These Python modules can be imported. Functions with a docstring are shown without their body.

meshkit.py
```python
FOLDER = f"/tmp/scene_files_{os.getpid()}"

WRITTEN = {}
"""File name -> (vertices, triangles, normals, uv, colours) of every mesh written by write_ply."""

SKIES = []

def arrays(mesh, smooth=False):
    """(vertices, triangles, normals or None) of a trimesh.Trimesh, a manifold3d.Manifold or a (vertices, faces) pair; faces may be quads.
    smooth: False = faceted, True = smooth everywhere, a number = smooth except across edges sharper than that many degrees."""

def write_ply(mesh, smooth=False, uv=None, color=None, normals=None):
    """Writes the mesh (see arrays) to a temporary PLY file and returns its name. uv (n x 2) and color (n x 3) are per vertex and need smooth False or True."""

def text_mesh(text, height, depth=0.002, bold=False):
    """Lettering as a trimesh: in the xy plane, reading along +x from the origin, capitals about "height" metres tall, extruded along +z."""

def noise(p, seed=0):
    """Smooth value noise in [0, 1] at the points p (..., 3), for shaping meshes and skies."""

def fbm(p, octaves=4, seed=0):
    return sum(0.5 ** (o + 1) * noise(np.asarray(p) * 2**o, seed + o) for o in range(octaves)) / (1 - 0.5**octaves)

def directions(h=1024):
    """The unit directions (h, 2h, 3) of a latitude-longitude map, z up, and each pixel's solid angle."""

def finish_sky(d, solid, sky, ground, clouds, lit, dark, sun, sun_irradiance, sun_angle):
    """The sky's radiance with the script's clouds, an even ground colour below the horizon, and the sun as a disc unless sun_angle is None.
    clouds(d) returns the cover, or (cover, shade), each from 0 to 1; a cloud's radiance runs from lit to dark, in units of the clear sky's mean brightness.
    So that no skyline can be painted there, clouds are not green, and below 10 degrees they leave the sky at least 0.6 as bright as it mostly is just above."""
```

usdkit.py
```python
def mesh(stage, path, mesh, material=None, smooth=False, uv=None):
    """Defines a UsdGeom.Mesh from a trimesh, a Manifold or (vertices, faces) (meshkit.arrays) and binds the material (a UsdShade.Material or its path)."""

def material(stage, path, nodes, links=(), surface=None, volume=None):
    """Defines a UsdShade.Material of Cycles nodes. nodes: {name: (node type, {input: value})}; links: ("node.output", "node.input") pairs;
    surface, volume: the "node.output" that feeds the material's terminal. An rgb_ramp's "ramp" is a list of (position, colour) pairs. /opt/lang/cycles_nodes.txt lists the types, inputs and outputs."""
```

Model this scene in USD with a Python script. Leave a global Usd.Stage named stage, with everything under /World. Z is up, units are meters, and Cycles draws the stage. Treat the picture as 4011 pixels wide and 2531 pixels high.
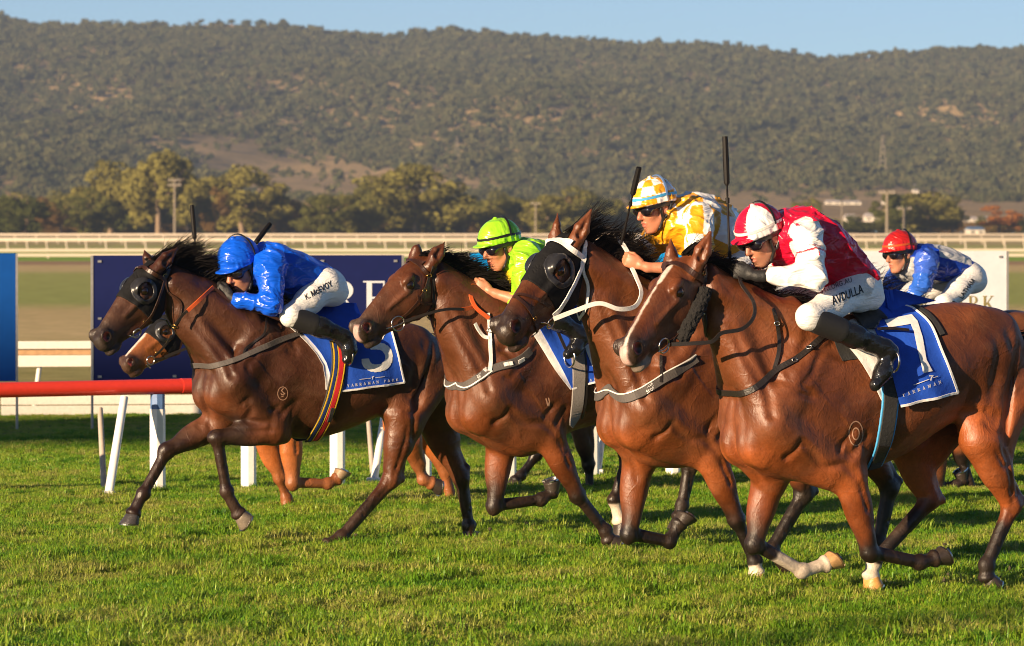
import math, random, re
import numpy as np
import trimesh, shapely, usdkit, meshkit
from scipy.spatial import cKDTree
from scipy import ndimage
from shapely import affinity
from shapely.geometry import LineString, Polygon, Point, box as sbox
from shapely.ops import unary_union
from pxr import Usd, UsdGeom, UsdLux, UsdShade, Sdf, Gf, Vt

# ------------------------------------------------------------------ camera, sky, sun, exposure
stage = Usd.Stage.CreateInMemory()
UsdGeom.SetStageUpAxis(stage, UsdGeom.Tokens.z)
UsdGeom.SetStageMetersPerUnit(stage, 1.0)
UsdGeom.Xform.Define(stage, '/World')
UsdGeom.Scope.Define(stage, '/World/Looks')
FOCAL, CAM_H = 165.0, 2.05
FPX = 4011 * FOCAL / 36.0
PITCH = math.atan((1265.5 - 883.0) / FPX)
SUN_EL, SUN_AZ = math.radians(13.0), math.radians(42.0)        # azimuth: to the left of straight behind the camera
TO_SUN = np.array([-math.sin(SUN_AZ) * math.cos(SUN_EL), -math.cos(SUN_AZ) * math.cos(SUN_EL), math.sin(SUN_EL)])
cam = UsdGeom.Camera.Define(stage, '/World/camera')
cam.AddTranslateOp().Set((0, 0, CAM_H))
cam.AddRotateXOp().Set(90 - math.degrees(PITCH))
cam.CreateFocalLengthAttr(FOCAL)
cam.CreateHorizontalApertureAttr(36.0)
cam.CreateVerticalApertureAttr(36.0 * 646 / 1024)
cam.CreateFStopAttr(7.5)
cam.CreateFocusDistanceAttr(26.5)
cam.CreateClippingRangeAttr((0.5, 60000))
cam.CreateExposureAttr(1.13)

sky_mat = usdkit.material(stage, '/World/Looks/sky', {
    'sky': ('sky_texture', {'sky_type': 'single_scattering', 'sun_disc': False, 'sun_elevation': SUN_EL,
                            'sun_rotation': math.atan2(TO_SUN[0], TO_SUN[1]), 'altitude': 200.0, 'air_density': 0.55,
                            'aerosol_density': 0.35, 'ozone_density': 2.6}),
    'bg': ('background_shader', {'strength': 0.05})},
    [('sky.color', 'bg.color')], surface='bg.background')
dome = UsdLux.DomeLight.Define(stage, '/World/sky')
UsdShade.MaterialBindingAPI.Apply(dome.GetPrim()).Bind(sky_mat)
dome.GetPrim().SetCustomDataByKey('label', 'clear pale blue evening sky above the wooded ridge')
dome.GetPrim().SetCustomDataByKey('category', 'sky')
dome.GetPrim().SetCustomDataByKey('kind', 'structure')
sun = UsdLux.DistantLight.Define(stage, '/World/sun')
sun.CreateIntensityAttr(1.25)
sun.CreateNormalizeAttr(True) if hasattr(sun, 'CreateNormalizeAttr') else None
sun.GetPrim().CreateAttribute('inputs:normalize', Sdf.ValueTypeNames.Bool).Set(True)
sun.CreateAngleAttr(0.55)
sun.CreateColorAttr(Gf.Vec3f(1.0, 0.745, 0.48))
_z = TO_SUN
_x = np.cross([0, 0, 1.0], _z); _x /= np.linalg.norm(_x)
_y = np.cross(_z, _x)
sun.AddTransformOp().Set(Gf.Matrix4d(*_x, 0, *_y, 0, *_z, 0, 0, 0, 0, 1))

# ------------------------------------------------------------------ small helpers
NAMES = {}
def numbered(parent, name):
    key = (parent, name)
    n = NAMES.get(key, -1) + 1
    NAMES[key] = n
    return f'{parent}/{name}' if n == 0 else f'{parent}/{name}_{n:03d}'
def data(prim, label=None, cat=None, group=None, kind=None):
    for k, v in (('label', label), ('category', cat), ('group', group), ('kind', kind)):
        if v:
            prim.SetCustomDataByKey(k, v)
    return prim
def thing(name, label, cat, loc=(0, 0, 0), group=None, kind=None):
    x = UsdGeom.Xform.Define(stage, numbered('/World', name))
    x.AddTranslateOp().Set(tuple(float(c) for c in loc))
    data(x.GetPrim(), label, cat, group, kind)
    return str(x.GetPath())
def empty(name, parent, label=None):
    x = UsdGeom.Xform.Define(stage, numbered(parent, name))
    data(x.GetPrim(), label)
    return str(x.GetPath())
LOC = {}
def part(name, mesh, mat, parent='/World', smooth=False, color=None, label=None, cat=None, group=None, kind=None, origin=None):
    """One Mesh prim. mesh is in world coordinates; origin (the thing's base) is taken off."""
    path = numbered(parent, name)
    if isinstance(mesh, list):
        mesh = trimesh.util.concatenate([m for m in mesh if m is not None])
    if origin is not None:
        mesh = trimesh.Trimesh(np.array(mesh.vertices) - np.asarray(origin), mesh.faces, process=False)
    m = usdkit.mesh(stage, path, mesh, f'/World/Looks/{mat}', smooth=smooth)
    if color is not None:
        pv = UsdGeom.PrimvarsAPI(m).CreatePrimvar('tint', Sdf.ValueTypeNames.Color3fArray, 'vertex')
        pv.Set(Vt.Vec3fArray.FromNumpy(np.asarray(color, np.float32)))
    data(m.GetPrim(), label, cat, group, kind)
    return path
def rgb(r, g, b):
    c = np.array([r, g, b], float) / 255
    return tuple(np.where(c <= 0.04045, c / 12.92, ((c + 0.055) / 1.055) ** 2.4))

# pixel <-> world (pixels of the 4011 x 2531 photograph), used to measure where things stand
CAM = np.array([0, 0, CAM_H])
FWD = np.array([0, math.cos(PITCH), -math.sin(PITCH)])
UPV = np.array([0, math.sin(PITCH), math.cos(PITCH)])
def ray(p):
    p = np.asarray(p, float)
    d = FWD + ((p[..., 0:1] - 2005.5) / FPX) * np.array([1.0, 0, 0]) + ((1265.5 - p[..., 1:2]) / FPX) * UPV
    return d / np.linalg.norm(d, axis=-1, keepdims=True)
def at_depth(px, py, y):
    d = ray((px, py))
    return CAM + d * (y / d[1])
def on_ground(px, py, z=0.0):
    d = ray((px, py))
    return CAM + d * ((z - CAM_H) / d[2])
def on_plane(px, py, p0, n):
    d = ray((px, py))
    return CAM + d * (np.dot(np.asarray(p0) - CAM, n) / np.dot(d, n))
def zoomed(x0, y0, k):
    return lambda x, y: (x0 + x / k, y0 + y / k)
R1, R2, R3, R4 = zoomed(300, 850, 1.6053), zoomed(300, 1500, 1.505), zoomed(1300, 800, 1.6875), zoomed(1800, 650, 1.519)
R5, R6, R7, R8 = zoomed(2400, 650, 1.519), zoomed(2900, 850, 1.519), zoomed(1700, 1500, 2.0067), zoomed(2700, 1600, 1.787)
RF, RE = zoomed(0, 950, 2.17), zoomed(3111, 650, 2.531)
def RS(x, y): return (x, y)

# ------------------------------------------------------------------ mesh helpers
def smooth01(x, a, b):
    t = np.clip((x - a) / (b - a), 0, 1)
    return t * t * (3 - 2 * t)
def norm(v):
    v = np.asarray(v, float)
    return v / (np.linalg.norm(v, axis=-1, keepdims=True) + 1e-12)
def box_mesh(c, s, rot=None, bevel=0.0):
    m = trimesh.creation.box(s)
    if bevel:
        import manifold3d as m3
        h = np.array(s) / 2 - bevel
        pts = []
        for sx in (-1, 1):
            for sy in (-1, 1):
                for sz in (-1, 1):
                    cc = np.array([sx, sy, sz]) * h
                    for k in range(3):
                        e = np.zeros(3); e[k] = np.array([sx, sy, sz])[k] * bevel
                        pts.append(cc + e)
        m = trimesh.convex.convex_hull(np.array(pts))
    if rot is not None:
        T = np.eye(4); T[:3, :3] = rot; m.apply_transform(T)
    m.apply_translation(c)
    return m
def rotz(a):
    c, s = math.cos(a), math.sin(a)
    return np.array([[c, -s, 0], [s, c, 0], [0, 0, 1.0]])
def frames(P):
    P = np.asarray(P, float)
    t = norm(np.gradient(P, axis=0))
    return t
def tube(P, r, sides=8, caps=True):
    P = np.asarray(P, float)
    r = np.broadcast_to(np.asarray(r, float), (len(P),))
    t = frames(P)
    ref = np.array([0, 0, 1.0]) if abs(t[:, 2]).mean() < 0.8 else np.array([0, 1.0, 0])
    a = norm(np.cross(t, ref)); b = np.cross(t, a)
    ang = np.arange(sides) * 2 * np.pi / sides
    v = P[:, None] + r[:, None, None] * (np.cos(ang)[None, :, None] * a[:, None] + np.sin(ang)[None, :, None] * b[:, None])
    n = len(P)
    i, j = np.meshgrid(np.arange(n - 1), np.arange(sides), indexing='ij')
    q = np.stack([i * sides + j, i * sides + (j + 1) % sides, (i + 1) * sides + (j + 1) % sides, (i + 1) * sides + j], -1).reshape(-1, 4)[:, ::-1]
    f = [q[:, [0, 1, 2]], q[:, [0, 2, 3]]]
    v = v.reshape(-1, 3)
    if caps:
        v = np.vstack([v, P[0], P[-1]])
        k = np.arange(sides)
        f.append(np.stack([np.full(sides, n * sides), k, (k + 1) % sides], 1))
        f.append(np.stack([np.full(sides, n * sides + 1), (n - 1) * sides + (k + 1) % sides, (n - 1) * sides + k], 1))
    m = trimesh.Trimesh(v, np.vstack(f), process=False)
    return m
def ribbon(P, N, width, thick=0.004):
    """A strap: rectangular section, wide across the path and thick along N."""
    P, N = np.asarray(P, float), norm(N)
    t = frames(P)
    s = norm(np.cross(N, t)); N = np.cross(t, s)
    width = np.broadcast_to(np.asarray(width, float), (len(P),))[:, None] / 2
    h = thick / 2
    ring = np.stack([P - s * width - N * h, P + s * width - N * h, P + s * width * 0.9 + N * h, P - s * width * 0.9 + N * h], 1)
    n = len(P)
    i, j = np.meshgrid(np.arange(n - 1), np.arange(4), indexing='ij')
    q = np.stack([i * 4 + j, i * 4 + (j + 1) % 4, (i + 1) * 4 + (j + 1) % 4, (i + 1) * 4 + j], -1).reshape(-1, 4)
    f = np.vstack([q[:, [0, 1, 2]], q[:, [0, 2, 3]], [[0, 2, 1], [0, 3, 2]], np.array([[0, 1, 2], [0, 2, 3]]) + 4 * (n - 1)])
    m = trimesh.Trimesh(ring.reshape(-1, 3), f, process=False)
    return m
def torus(c, n, R, r, segs=20, sides=8, squash=1.0, up=None):
    n = norm(n)
    a = norm(np.cross(n, [0, 0, 1.0] if abs(n[2]) < 0.9 else [1.0, 0, 0])) if up is None else norm(up)
    b = np.cross(n, a)
    th = np.linspace(0, 2 * np.pi, segs + 1)
    P = np.asarray(c) + R * (np.cos(th)[:, None] * a + squash * np.sin(th)[:, None] * b)
    rad = norm(np.cos(th)[:, None] * a + squash * np.sin(th)[:, None] * b)
    ph = np.arange(sides) * 2 * np.pi / sides
    v = (P[:-1, None] + r * (np.cos(ph)[None, :, None] * rad[:-1, None] + np.sin(ph)[None, :, None] * n)).reshape(-1, 3)
    i, j = np.meshgrid(np.arange(segs), np.arange(sides), indexing='ij')
    q = np.stack([i * sides + j, i * sides + (j + 1) % sides, (i + 1) % segs * sides + (j + 1) % sides, (i + 1) % segs * sides + j], -1).reshape(-1, 4)
    m = trimesh.Trimesh(v, np.vstack([q[:, [0, 1, 2]], q[:, [0, 2, 3]]]), process=False)
    m.fix_normals()
    return m
def resample(P, n):
    """Catmull-Rom curve through the points, n samples evenly by length."""
    P = np.asarray(P, float)
    if len(P) == 2:
        return P[0] + np.linspace(0, 1, n)[:, None] * (P[1] - P[0])
    Q = np.vstack([2 * P[0] - P[1], P, 2 * P[-1] - P[-2]])
    out = []
    for i in range(len(P) - 1):
        p0, p1, p2, p3 = Q[i:i + 4]
        t = np.linspace(0, 1, 24, endpoint=False)[:, None]
        out.append(0.5 * (2 * p1 + (p2 - p0) * t + (2 * p0 - 5 * p1 + 4 * p2 - p3) * t ** 2 + (3 * p1 - p0 - 3 * p2 + p3) * t ** 3))
    C = np.vstack(out + [P[-1:]])
    s = np.r_[0, np.cumsum(np.linalg.norm(np.diff(C, axis=0), axis=1))]
    u = np.linspace(0, s[-1], n)
    return np.stack([np.interp(u, s, C[:, k]) for k in range(C.shape[1])], 1)

# ------------------------------------------------------------------ implicit modelling: smooth unions on a grid, then surface nets
class Field:
    def __init__(self, lo, hi, h):
        self.h = h
        self.lo = np.asarray(lo, float)
        self.n = np.ceil((np.asarray(hi) - self.lo) / h).astype(int) + 1
        self.a = np.full(self.n, 0.3, np.float32)
        self.ax = [(self.lo[k] + h * np.arange(self.n[k])).astype(np.float32) for k in range(3)]
    def window(self, lo, hi):
        i0 = np.clip(np.floor((np.asarray(lo) - self.lo) / self.h).astype(int), 0, self.n - 1)
        i1 = np.clip(np.ceil((np.asarray(hi) - self.lo) / self.h).astype(int) + 1, 1, self.n)
        sl = tuple(slice(a, b) for a, b in zip(i0, i1))
        g = [self.ax[k][sl[k]].reshape([-1 if q == k else 1 for q in range(3)]) for k in range(3)]
        return sl, g
    def add(self, prim, k=0.03, sub=False):
        lo, hi, fn = prim
        m = k + 0.045
        sl, g = self.window(np.asarray(lo) - m, np.asarray(hi) + m)
        if min(s.stop - s.start for s in sl) <= 0:
            return
        d = fn(*g).astype(np.float32)
        a = self.a[sl]
        if sub:
            d = -d
            hh = np.maximum(k - np.abs(a - d), 0) / k
            self.a[sl] = np.maximum(a, d) + hh * hh * (k * 0.25)
        else:
            hh = np.maximum(k - np.abs(a - d), 0) / k
            self.a[sl] = np.minimum(a, d) - hh * hh * (k * 0.25)
    def sub(self, prim, k=0.02):
        self.add(prim, k, True)
    def sample(self, p):
        q = (np.asarray(p) - self.lo) / self.h
        q = np.clip(q, 0, self.n - 1.001)
        i = q.astype(int); f = q - i
        o = 0
        for a in (0, 1):
            for b in (0, 1):
                for c in (0, 1):
                    w = (f[..., 0] if a else 1 - f[..., 0]) * (f[..., 1] if b else 1 - f[..., 1]) * (f[..., 2] if c else 1 - f[..., 2])
                    o = o + w * self.a[i[..., 0] + a, i[..., 1] + b, i[..., 2] + c]
        return o
    def grad(self, p, e=None):
        e = e or self.h
        p = np.asarray(p, float)
        return norm(np.stack([self.sample(p + np.eye(3)[k] * e) - self.sample(p - np.eye(3)[k] * e) for k in range(3)], -1))
    def snap(self, p, off=0.0, it=4):
        p = np.array(p, float)
        for _ in range(it):
            p = p - (self.sample(p) - off)[..., None] * self.grad(p) * 0.9
        return p
    def mesh(self, a=None, lo=None):
        return nets(self.a if a is None else a, self.lo if lo is None else lo, self.h)
def nets(a, lo, h):
    s = a < 0
    n = np.array(a.shape)
    c = np.zeros(n - 1, np.int8)
    for i in (0, 1):
        for j in (0, 1):
            for k in (0, 1):
                c += s[i:n[0] - 1 + i, j:n[1] - 1 + j, k:n[2] - 1 + k]
    act = np.argwhere((c > 0) & (c < 8))
    idx = np.full(n - 1, -1, np.int32)
    idx[tuple(act.T)] = np.arange(len(act))
    acc = np.zeros((len(act), 3)); cnt = np.zeros(len(act))
    corners = {}
    for o in np.ndindex(2, 2, 2):
        corners[o] = a[act[:, 0] + o[0], act[:, 1] + o[1], act[:, 2] + o[2]].astype(float)
    for axis in range(3):
        for o in np.ndindex(2, 2):
            p0 = list(o); p0.insert(axis, 0); p1 = list(o); p1.insert(axis, 1)
            d0, d1 = corners[tuple(p0)], corners[tuple(p1)]
            x = (d0 < 0) != (d1 < 0)
            t = np.where(x, d0 / np.where(x, d0 - d1, 1), 0)
            pos = np.array(p0, float) + t[:, None] * (np.array(p1) - np.array(p0))
            acc += np.where(x[:, None], pos, 0); cnt += x
    v = lo + h * (act + acc / cnt[:, None])
    faces = []
    for axis in range(3):
        u, w = [(1, 2), (2, 0), (0, 1)][axis]
        s0 = np.take(s, np.arange(n[axis] - 1), axis); s1 = np.take(s, np.arange(1, n[axis]), axis)
        for flip, mask in ((False, s0 & ~s1), (True, ~s0 & s1)):
            e = np.argwhere(mask)
            e = e[(e[:, u] > 0) & (e[:, w] > 0) & (e[:, u] < n[u] - 1) & (e[:, w] < n[w] - 1)]
            if not len(e):
                continue
            q = []
            for du, dw in ((-1, -1), (0, -1), (0, 0), (-1, 0)):
                g = e.copy(); g[:, u] += du; g[:, w] += dw
                q.append(idx[g[:, 0], g[:, 1], g[:, 2]])
            q = np.stack(q, 1)
            if flip:
                q = q[:, ::-1]
            faces += [q[:, [0, 1, 2]], q[:, [0, 2, 3]]]
    f = np.vstack(faces)
    f = f[(f >= 0).all(1)]
    return trimesh.Trimesh(v, f, process=False)

def cone(a, b, ra, rb):
    a, b = np.asarray(a, float), np.asarray(b, float)
    r = max(ra, rb)
    ba = b - a; L2 = max(ba @ ba, 1e-9)
    def fn(x, y, z):
        px, py, pz = x - a[0], y - a[1], z - a[2]
        t = np.clip((px * ba[0] + py * ba[1] + pz * ba[2]) / L2, 0, 1)
        return np.sqrt((px - t * ba[0]) ** 2 + (py - t * ba[1]) ** 2 + (pz - t * ba[2]) ** 2) - (ra + (rb - ra) * t)
    return np.minimum(a, b) - r, np.maximum(a, b) + r, fn
def ell(c, r, axes=None):
    c, r = np.asarray(c, float), np.asarray(r, float)
    A = np.eye(3) if axes is None else np.asarray(axes, float)   # rows: unit axes
    ext = np.sqrt(((A * r[:, None]) ** 2).sum(0))
    def fn(x, y, z):
        px, py, pz = x - c[0], y - c[1], z - c[2]
        k0 = 0; k1 = 0
        for k in range(3):
            q = (px * A[k, 0] + py * A[k, 1] + pz * A[k, 2]) / r[k]
            k0 = k0 + q * q; k1 = k1 + (q / r[k]) ** 2
        k0 = np.sqrt(k0)
        return k0 * (k0 - 1) / np.sqrt(k1 + 1e-9)
    return c - ext, c + ext, fn
def along(a, b, side):
    """Axes for an ellipsoid that lies along a-b."""
    x = norm(np.asarray(b, float) - np.asarray(a, float))
    y = norm(np.asarray(side, float) - x * np.dot(side, x))
    return np.array([x, y, np.cross(x, y)])
def loft(a, b, ea, eb, wa, wb, cap=0.05, side=(0, 1, 0)):
    """Between two elliptical sections: centres a, b, half-height vectors ea, eb, half widths along side."""
    a, b, ea, eb, side = (np.asarray(q, float) for q in (a, b, ea, eb, side))
    em = norm(norm(ea) + norm(eb))
    nn = norm(np.cross(side, em))
    ba = b - a
    den = ba @ nn
    if den < 0:
        nn, den = -nn, -den
    ha, hb = np.linalg.norm(ea), np.linalg.norm(eb)
    ua, ub = ea / ha, eb / hb
    pts = np.array([a + ea, a - ea, b + eb, b - eb, a + side * wa, a - side * wa, b + side * wb, b - side * wb])
    def fn(x, y, z):
        px, py, pz = x - a[0], y - a[1], z - a[2]
        tr = (px * nn[0] + py * nn[1] + pz * nn[2]) / den
        t = np.clip(tr, 0, 1)
        qx, qy, qz = px - t * ba[0], py - t * ba[1], pz - t * ba[2]
        h = ha + (hb - ha) * t; w = wa + (wb - wa) * t
        u = [ua[k] + (ub[k] - ua[k]) * t for k in range(3)]
        qe = (qx * u[0] + qy * u[1] + qz * u[2])
        qs = qx * side[0] + qy * side[1] + qz * side[2]
        qn = (tr - t) * den
        k0 = np.sqrt((qe / h) ** 2 + (qs / w) ** 2 + (qn / cap) ** 2)
        k1 = np.sqrt((qe / h ** 2) ** 2 + (qs / w ** 2) ** 2 + (qn / cap ** 2) ** 2) + 1e-6
        return k0 * (k0 - 1) / k1
    return pts.min(0) - cap, pts.max(0) + cap, fn
# ------------------------------------------------------------------ materials
def mat(name, nodes, links, surface='p.BSDF', volume=None):
    return usdkit.material(stage, f'/World/Looks/{name}', nodes, links, surface=surface, volume=volume)
def plain(name, col, rough=0.5, bump=0.0, scale=40.0, vary=0.12, **kw):
    dark = tuple(c * (1 - vary) for c in col); light = tuple(min(1, c * (1 + vary)) for c in col)
    nodes = {'tc': ('texture_coordinate', {}), 'n': ('noise_texture', {'scale': scale, 'detail': 4.0, 'roughness': 0.6}),
             'r': ('rgb_ramp', {'ramp': [(0.3, dark), (0.7, light)]}),
             'p': ('principled_bsdf', {'roughness': rough, **kw})}
    links = [('tc.object', 'n.vector'), ('n.fac', 'r.fac'), ('r.color', 'p.base_color')]
    if bump:
        nodes['b'] = ('bump', {'strength': 1.0, 'distance': bump})
        links += [('n.fac', 'b.height'), ('b.normal', 'p.normal')]
    return mat(name, nodes, links)
def tinted(name, rough, bump, scale, vary=0.15, stretch=(1, 1, 1), distort=0.0, **kw):
    """Base colour from the mesh's own colour attribute, with fine relief."""
    nodes = {'at': ('attribute', {'attribute': 'tint'}), 'tc': ('texture_coordinate', {}),
             'm': ('mapping', {'scale': stretch}),
             'n': ('noise_texture', {'scale': scale, 'detail': 4.0, 'roughness': 0.6, 'distortion': distort}),
             'r': ('rgb_ramp', {'ramp': [(0.25, (1 - vary,) * 3), (0.75, (1 + vary,) * 3)]}),
             'x': ('mix', {'mix_type': 'multiply', 'fac': 1.0}),
             'p': ('principled_bsdf', {'roughness': rough, **kw})}
    links = [('at.color', 'x.color1'), ('tc.object', 'm.vector'), ('m.vector', 'n.vector'), ('n.fac', 'r.fac'), ('r.color', 'x.color2'), ('x.color', 'p.base_color')]
    if bump:
        nodes['b'] = ('bump', {'strength': 1.0, 'distance': bump})
        links += [('n.fac', 'b.height'), ('b.normal', 'p.normal')]
    return mat(name, nodes, links)
# the horses' coats: fine hair, faint veins and sweat sheen
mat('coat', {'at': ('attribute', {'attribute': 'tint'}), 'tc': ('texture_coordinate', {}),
             'm': ('mapping', {'scale': (0.55, 1.0, 0.30), 'rotation': (0.0, 0.5, 0.0)}),
             'n': ('noise_texture', {'scale': 150.0, 'detail': 4.0, 'roughness': 0.7, 'distortion': 0.4}),
             'v': ('noise_texture', {'scale': 5.5, 'detail': 4.0, 'roughness': 0.55, 'distortion': 0.6}),
             'k': ('noise_texture', {'scale': 4.2, 'detail': 2.5, 'roughness': 0.5, 'distortion': 1.6}),
             'kr': ('rgb_ramp', {'ramp': [(0.455, (0, 0, 0)), (0.5, (1, 1, 1)), (0.545, (0, 0, 0))]}),
             'w': ('noise_texture', {'scale': 2.6, 'detail': 5.0, 'roughness': 0.62}),
             'wr': ('rgb_ramp', {'ramp': [(0.32, (0.62, 0.60, 0.58)), (0.52, (1.0, 1.0, 1.0)), (0.70, (1.32, 1.28, 1.22))]}),
             'hr': ('rgb_ramp', {'ramp': [(0.3, (0.80, 0.80, 0.80)), (0.7, (1.2, 1.2, 1.2))]}),
             'x': ('mix', {'mix_type': 'multiply', 'fac': 1.0}), 'x2': ('mix', {'mix_type': 'multiply', 'fac': 1.0}),
             'rr': ('rgb_ramp', {'ramp': [(0.30, (0.30,) * 3), (0.50, (0.44,) * 3), (0.66, (0.64,) * 3)]}),
             'b1': ('bump', {'strength': 0.9, 'distance': 0.0022}), 'b2': ('bump', {'strength': 0.6, 'distance': 0.016}), 'b3': ('bump', {'strength': 0.30, 'distance': 0.003}),
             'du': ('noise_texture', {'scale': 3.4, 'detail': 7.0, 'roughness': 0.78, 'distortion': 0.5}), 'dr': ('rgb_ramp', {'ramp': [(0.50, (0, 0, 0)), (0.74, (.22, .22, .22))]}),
             'dx': ('mix', {'mix_type': 'mix', 'color2': (.23, .135, .080)}),  # pale sheen patches painted into the coat colour
             'p': ('principled_bsdf', {'specular_ior_level': 0.45})},
    [('at.color', 'x.color1'), ('tc.object', 'm.vector'), ('m.vector', 'n.vector'), ('tc.object', 'v.vector'), ('tc.object', 'w.vector'), ('tc.object', 'k.vector'), ('k.fac', 'kr.fac'),
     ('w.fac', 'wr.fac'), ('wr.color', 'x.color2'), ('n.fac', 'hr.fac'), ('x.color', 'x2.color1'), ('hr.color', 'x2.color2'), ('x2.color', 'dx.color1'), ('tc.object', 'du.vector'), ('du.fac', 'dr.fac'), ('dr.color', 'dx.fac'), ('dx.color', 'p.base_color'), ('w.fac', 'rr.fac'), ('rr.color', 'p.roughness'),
     ('v.fac', 'b2.height'), ('kr.color', 'b3.height'), ('n.fac', 'b1.height'), ('b2.normal', 'b3.normal'), ('b3.normal', 'b1.normal'), ('b1.normal', 'p.normal')])
tinted('skin', 0.45, 0.0008, 260, 0.10, subsurface_weight=0.12, subsurface_scale=0.01)
mat('silk', {'at': ('attribute', {'attribute': 'tint'}), 'tc': ('texture_coordinate', {}),
             'm': ('mapping', {'scale': (1.0, 1.0, 2.2)}),
             'v': ('noise_texture', {'scale': 5.0, 'detail': 2.0, 'roughness': 0.45, 'distortion': 2.4}),
             'f': ('noise_texture', {'scale': 32.0, 'detail': 3.0, 'roughness': 0.5, 'distortion': 1.5}),
             'b1': ('bump', {'strength': 0.7, 'distance': 0.026}), 'b2': ('bump', {'strength': 0.12, 'distance': 0.003}),
             'p': ('principled_bsdf', {'roughness': 0.25, 'specular_ior_level': 0.6, 'sheen_weight': 0.02, 'sheen_roughness': 0.35})},
    [('at.color', 'p.base_color'), ('tc.object', 'm.vector'), ('m.vector', 'v.vector'), ('m.vector', 'f.vector'),
     ('v.fac', 'b1.height'), ('f.fac', 'b2.height'), ('b1.normal', 'b2.normal'), ('b2.normal', 'p.normal')])
tinted('breeches', 0.5, 0.012, 7, 0.04, (1, 1, 3.0), 2.0)
plain('boot', (0.008, 0.008, 0.009), 0.14, 0.010, 18, specular_ior_level=0.7)
plain('gaiter', (0.012, 0.012, 0.013), 0.6, 0.002, 90)
plain('black_leather', (0.018, 0.014, 0.012), 0.38, 0.0015, 120)
plain('brown_leather', (0.035, 0.014, 0.008), 0.36, 0.0015, 120)
plain('white_strap', (0.72, 0.70, 0.66), 0.45, 0.001, 90)
plain('grey_elastic', (0.075, 0.065, 0.06), 0.7, 0.002, 200)
plain('orange_rein', (0.60, 0.10, 0.02), 0.5, 0.001, 300)
plain('hood_cloth', (0.008, 0.008, 0.009), 0.75, 0.004, 30, specular_ior_level=0.2)
plain('fleece', (0.010, 0.009, 0.009), 0.95, 0.03, 45)
plain('clear_cup', (0.02, 0.02, 0.022), 0.30, 0.0, 40, specular_ior_level=0.5)
plain('steel', (0.62, 0.60, 0.57), 0.22, 0.0, 60, metallic=1.0)
plain('brass', (0.62, 0.40, 0.13), 0.25, 0.0, 60, metallic=1.0)
plain('eye', (0.010, 0.005, 0.003), 0.04, 0.0, 40, specular_ior_level=0.9)
plain('goggle_lens', (0.008, 0.006, 0.010), 0.05, 0.0, 40, specular_ior_level=0.9)
plain('black_plastic', (0.012, 0.012, 0.012), 0.35, 0.0, 60)
plain('whip_leather', (0.008, 0.007, 0.007), 0.62, 0.001, 150, specular_ior_level=0.2)
plain('blue_cloth', (0.008, 0.070, 0.47), 0.72, 0.006, 11)
plain('white_cloth', (0.78, 0.77, 0.75), 0.7, 0.003, 30)
plain('dark_pad', (0.02, 0.02, 0.02), 0.8, 0.003, 60)
plain('cyan_trim', (0.05, 0.32, 0.62), 0.6, 0.001, 60)
plain('red_web', (0.50, 0.015, 0.02), 0.6, 0.001, 200)
plain('yellow_web', (0.62, 0.40, 0.02), 0.6, 0.001, 200)
plain('navy_web', (0.012, 0.03, 0.14), 0.6, 0.001, 200)
plain('grey_web', (0.20, 0.18, 0.165), 0.7, 0.003, 260, 0.35)
plain('ink', (0.012, 0.012, 0.014), 0.6)
plain('red_ink', (0.45, 0.02, 0.04), 0.6)
plain('pale_brand', (0.34, 0.20, 0.13), 0.7)
plain('tack_white', (0.75, 0.74, 0.72), 0.5)
tinted('hoof', 0.35, 0.002, 70, 0.25, (1, 1, 4))
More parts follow.
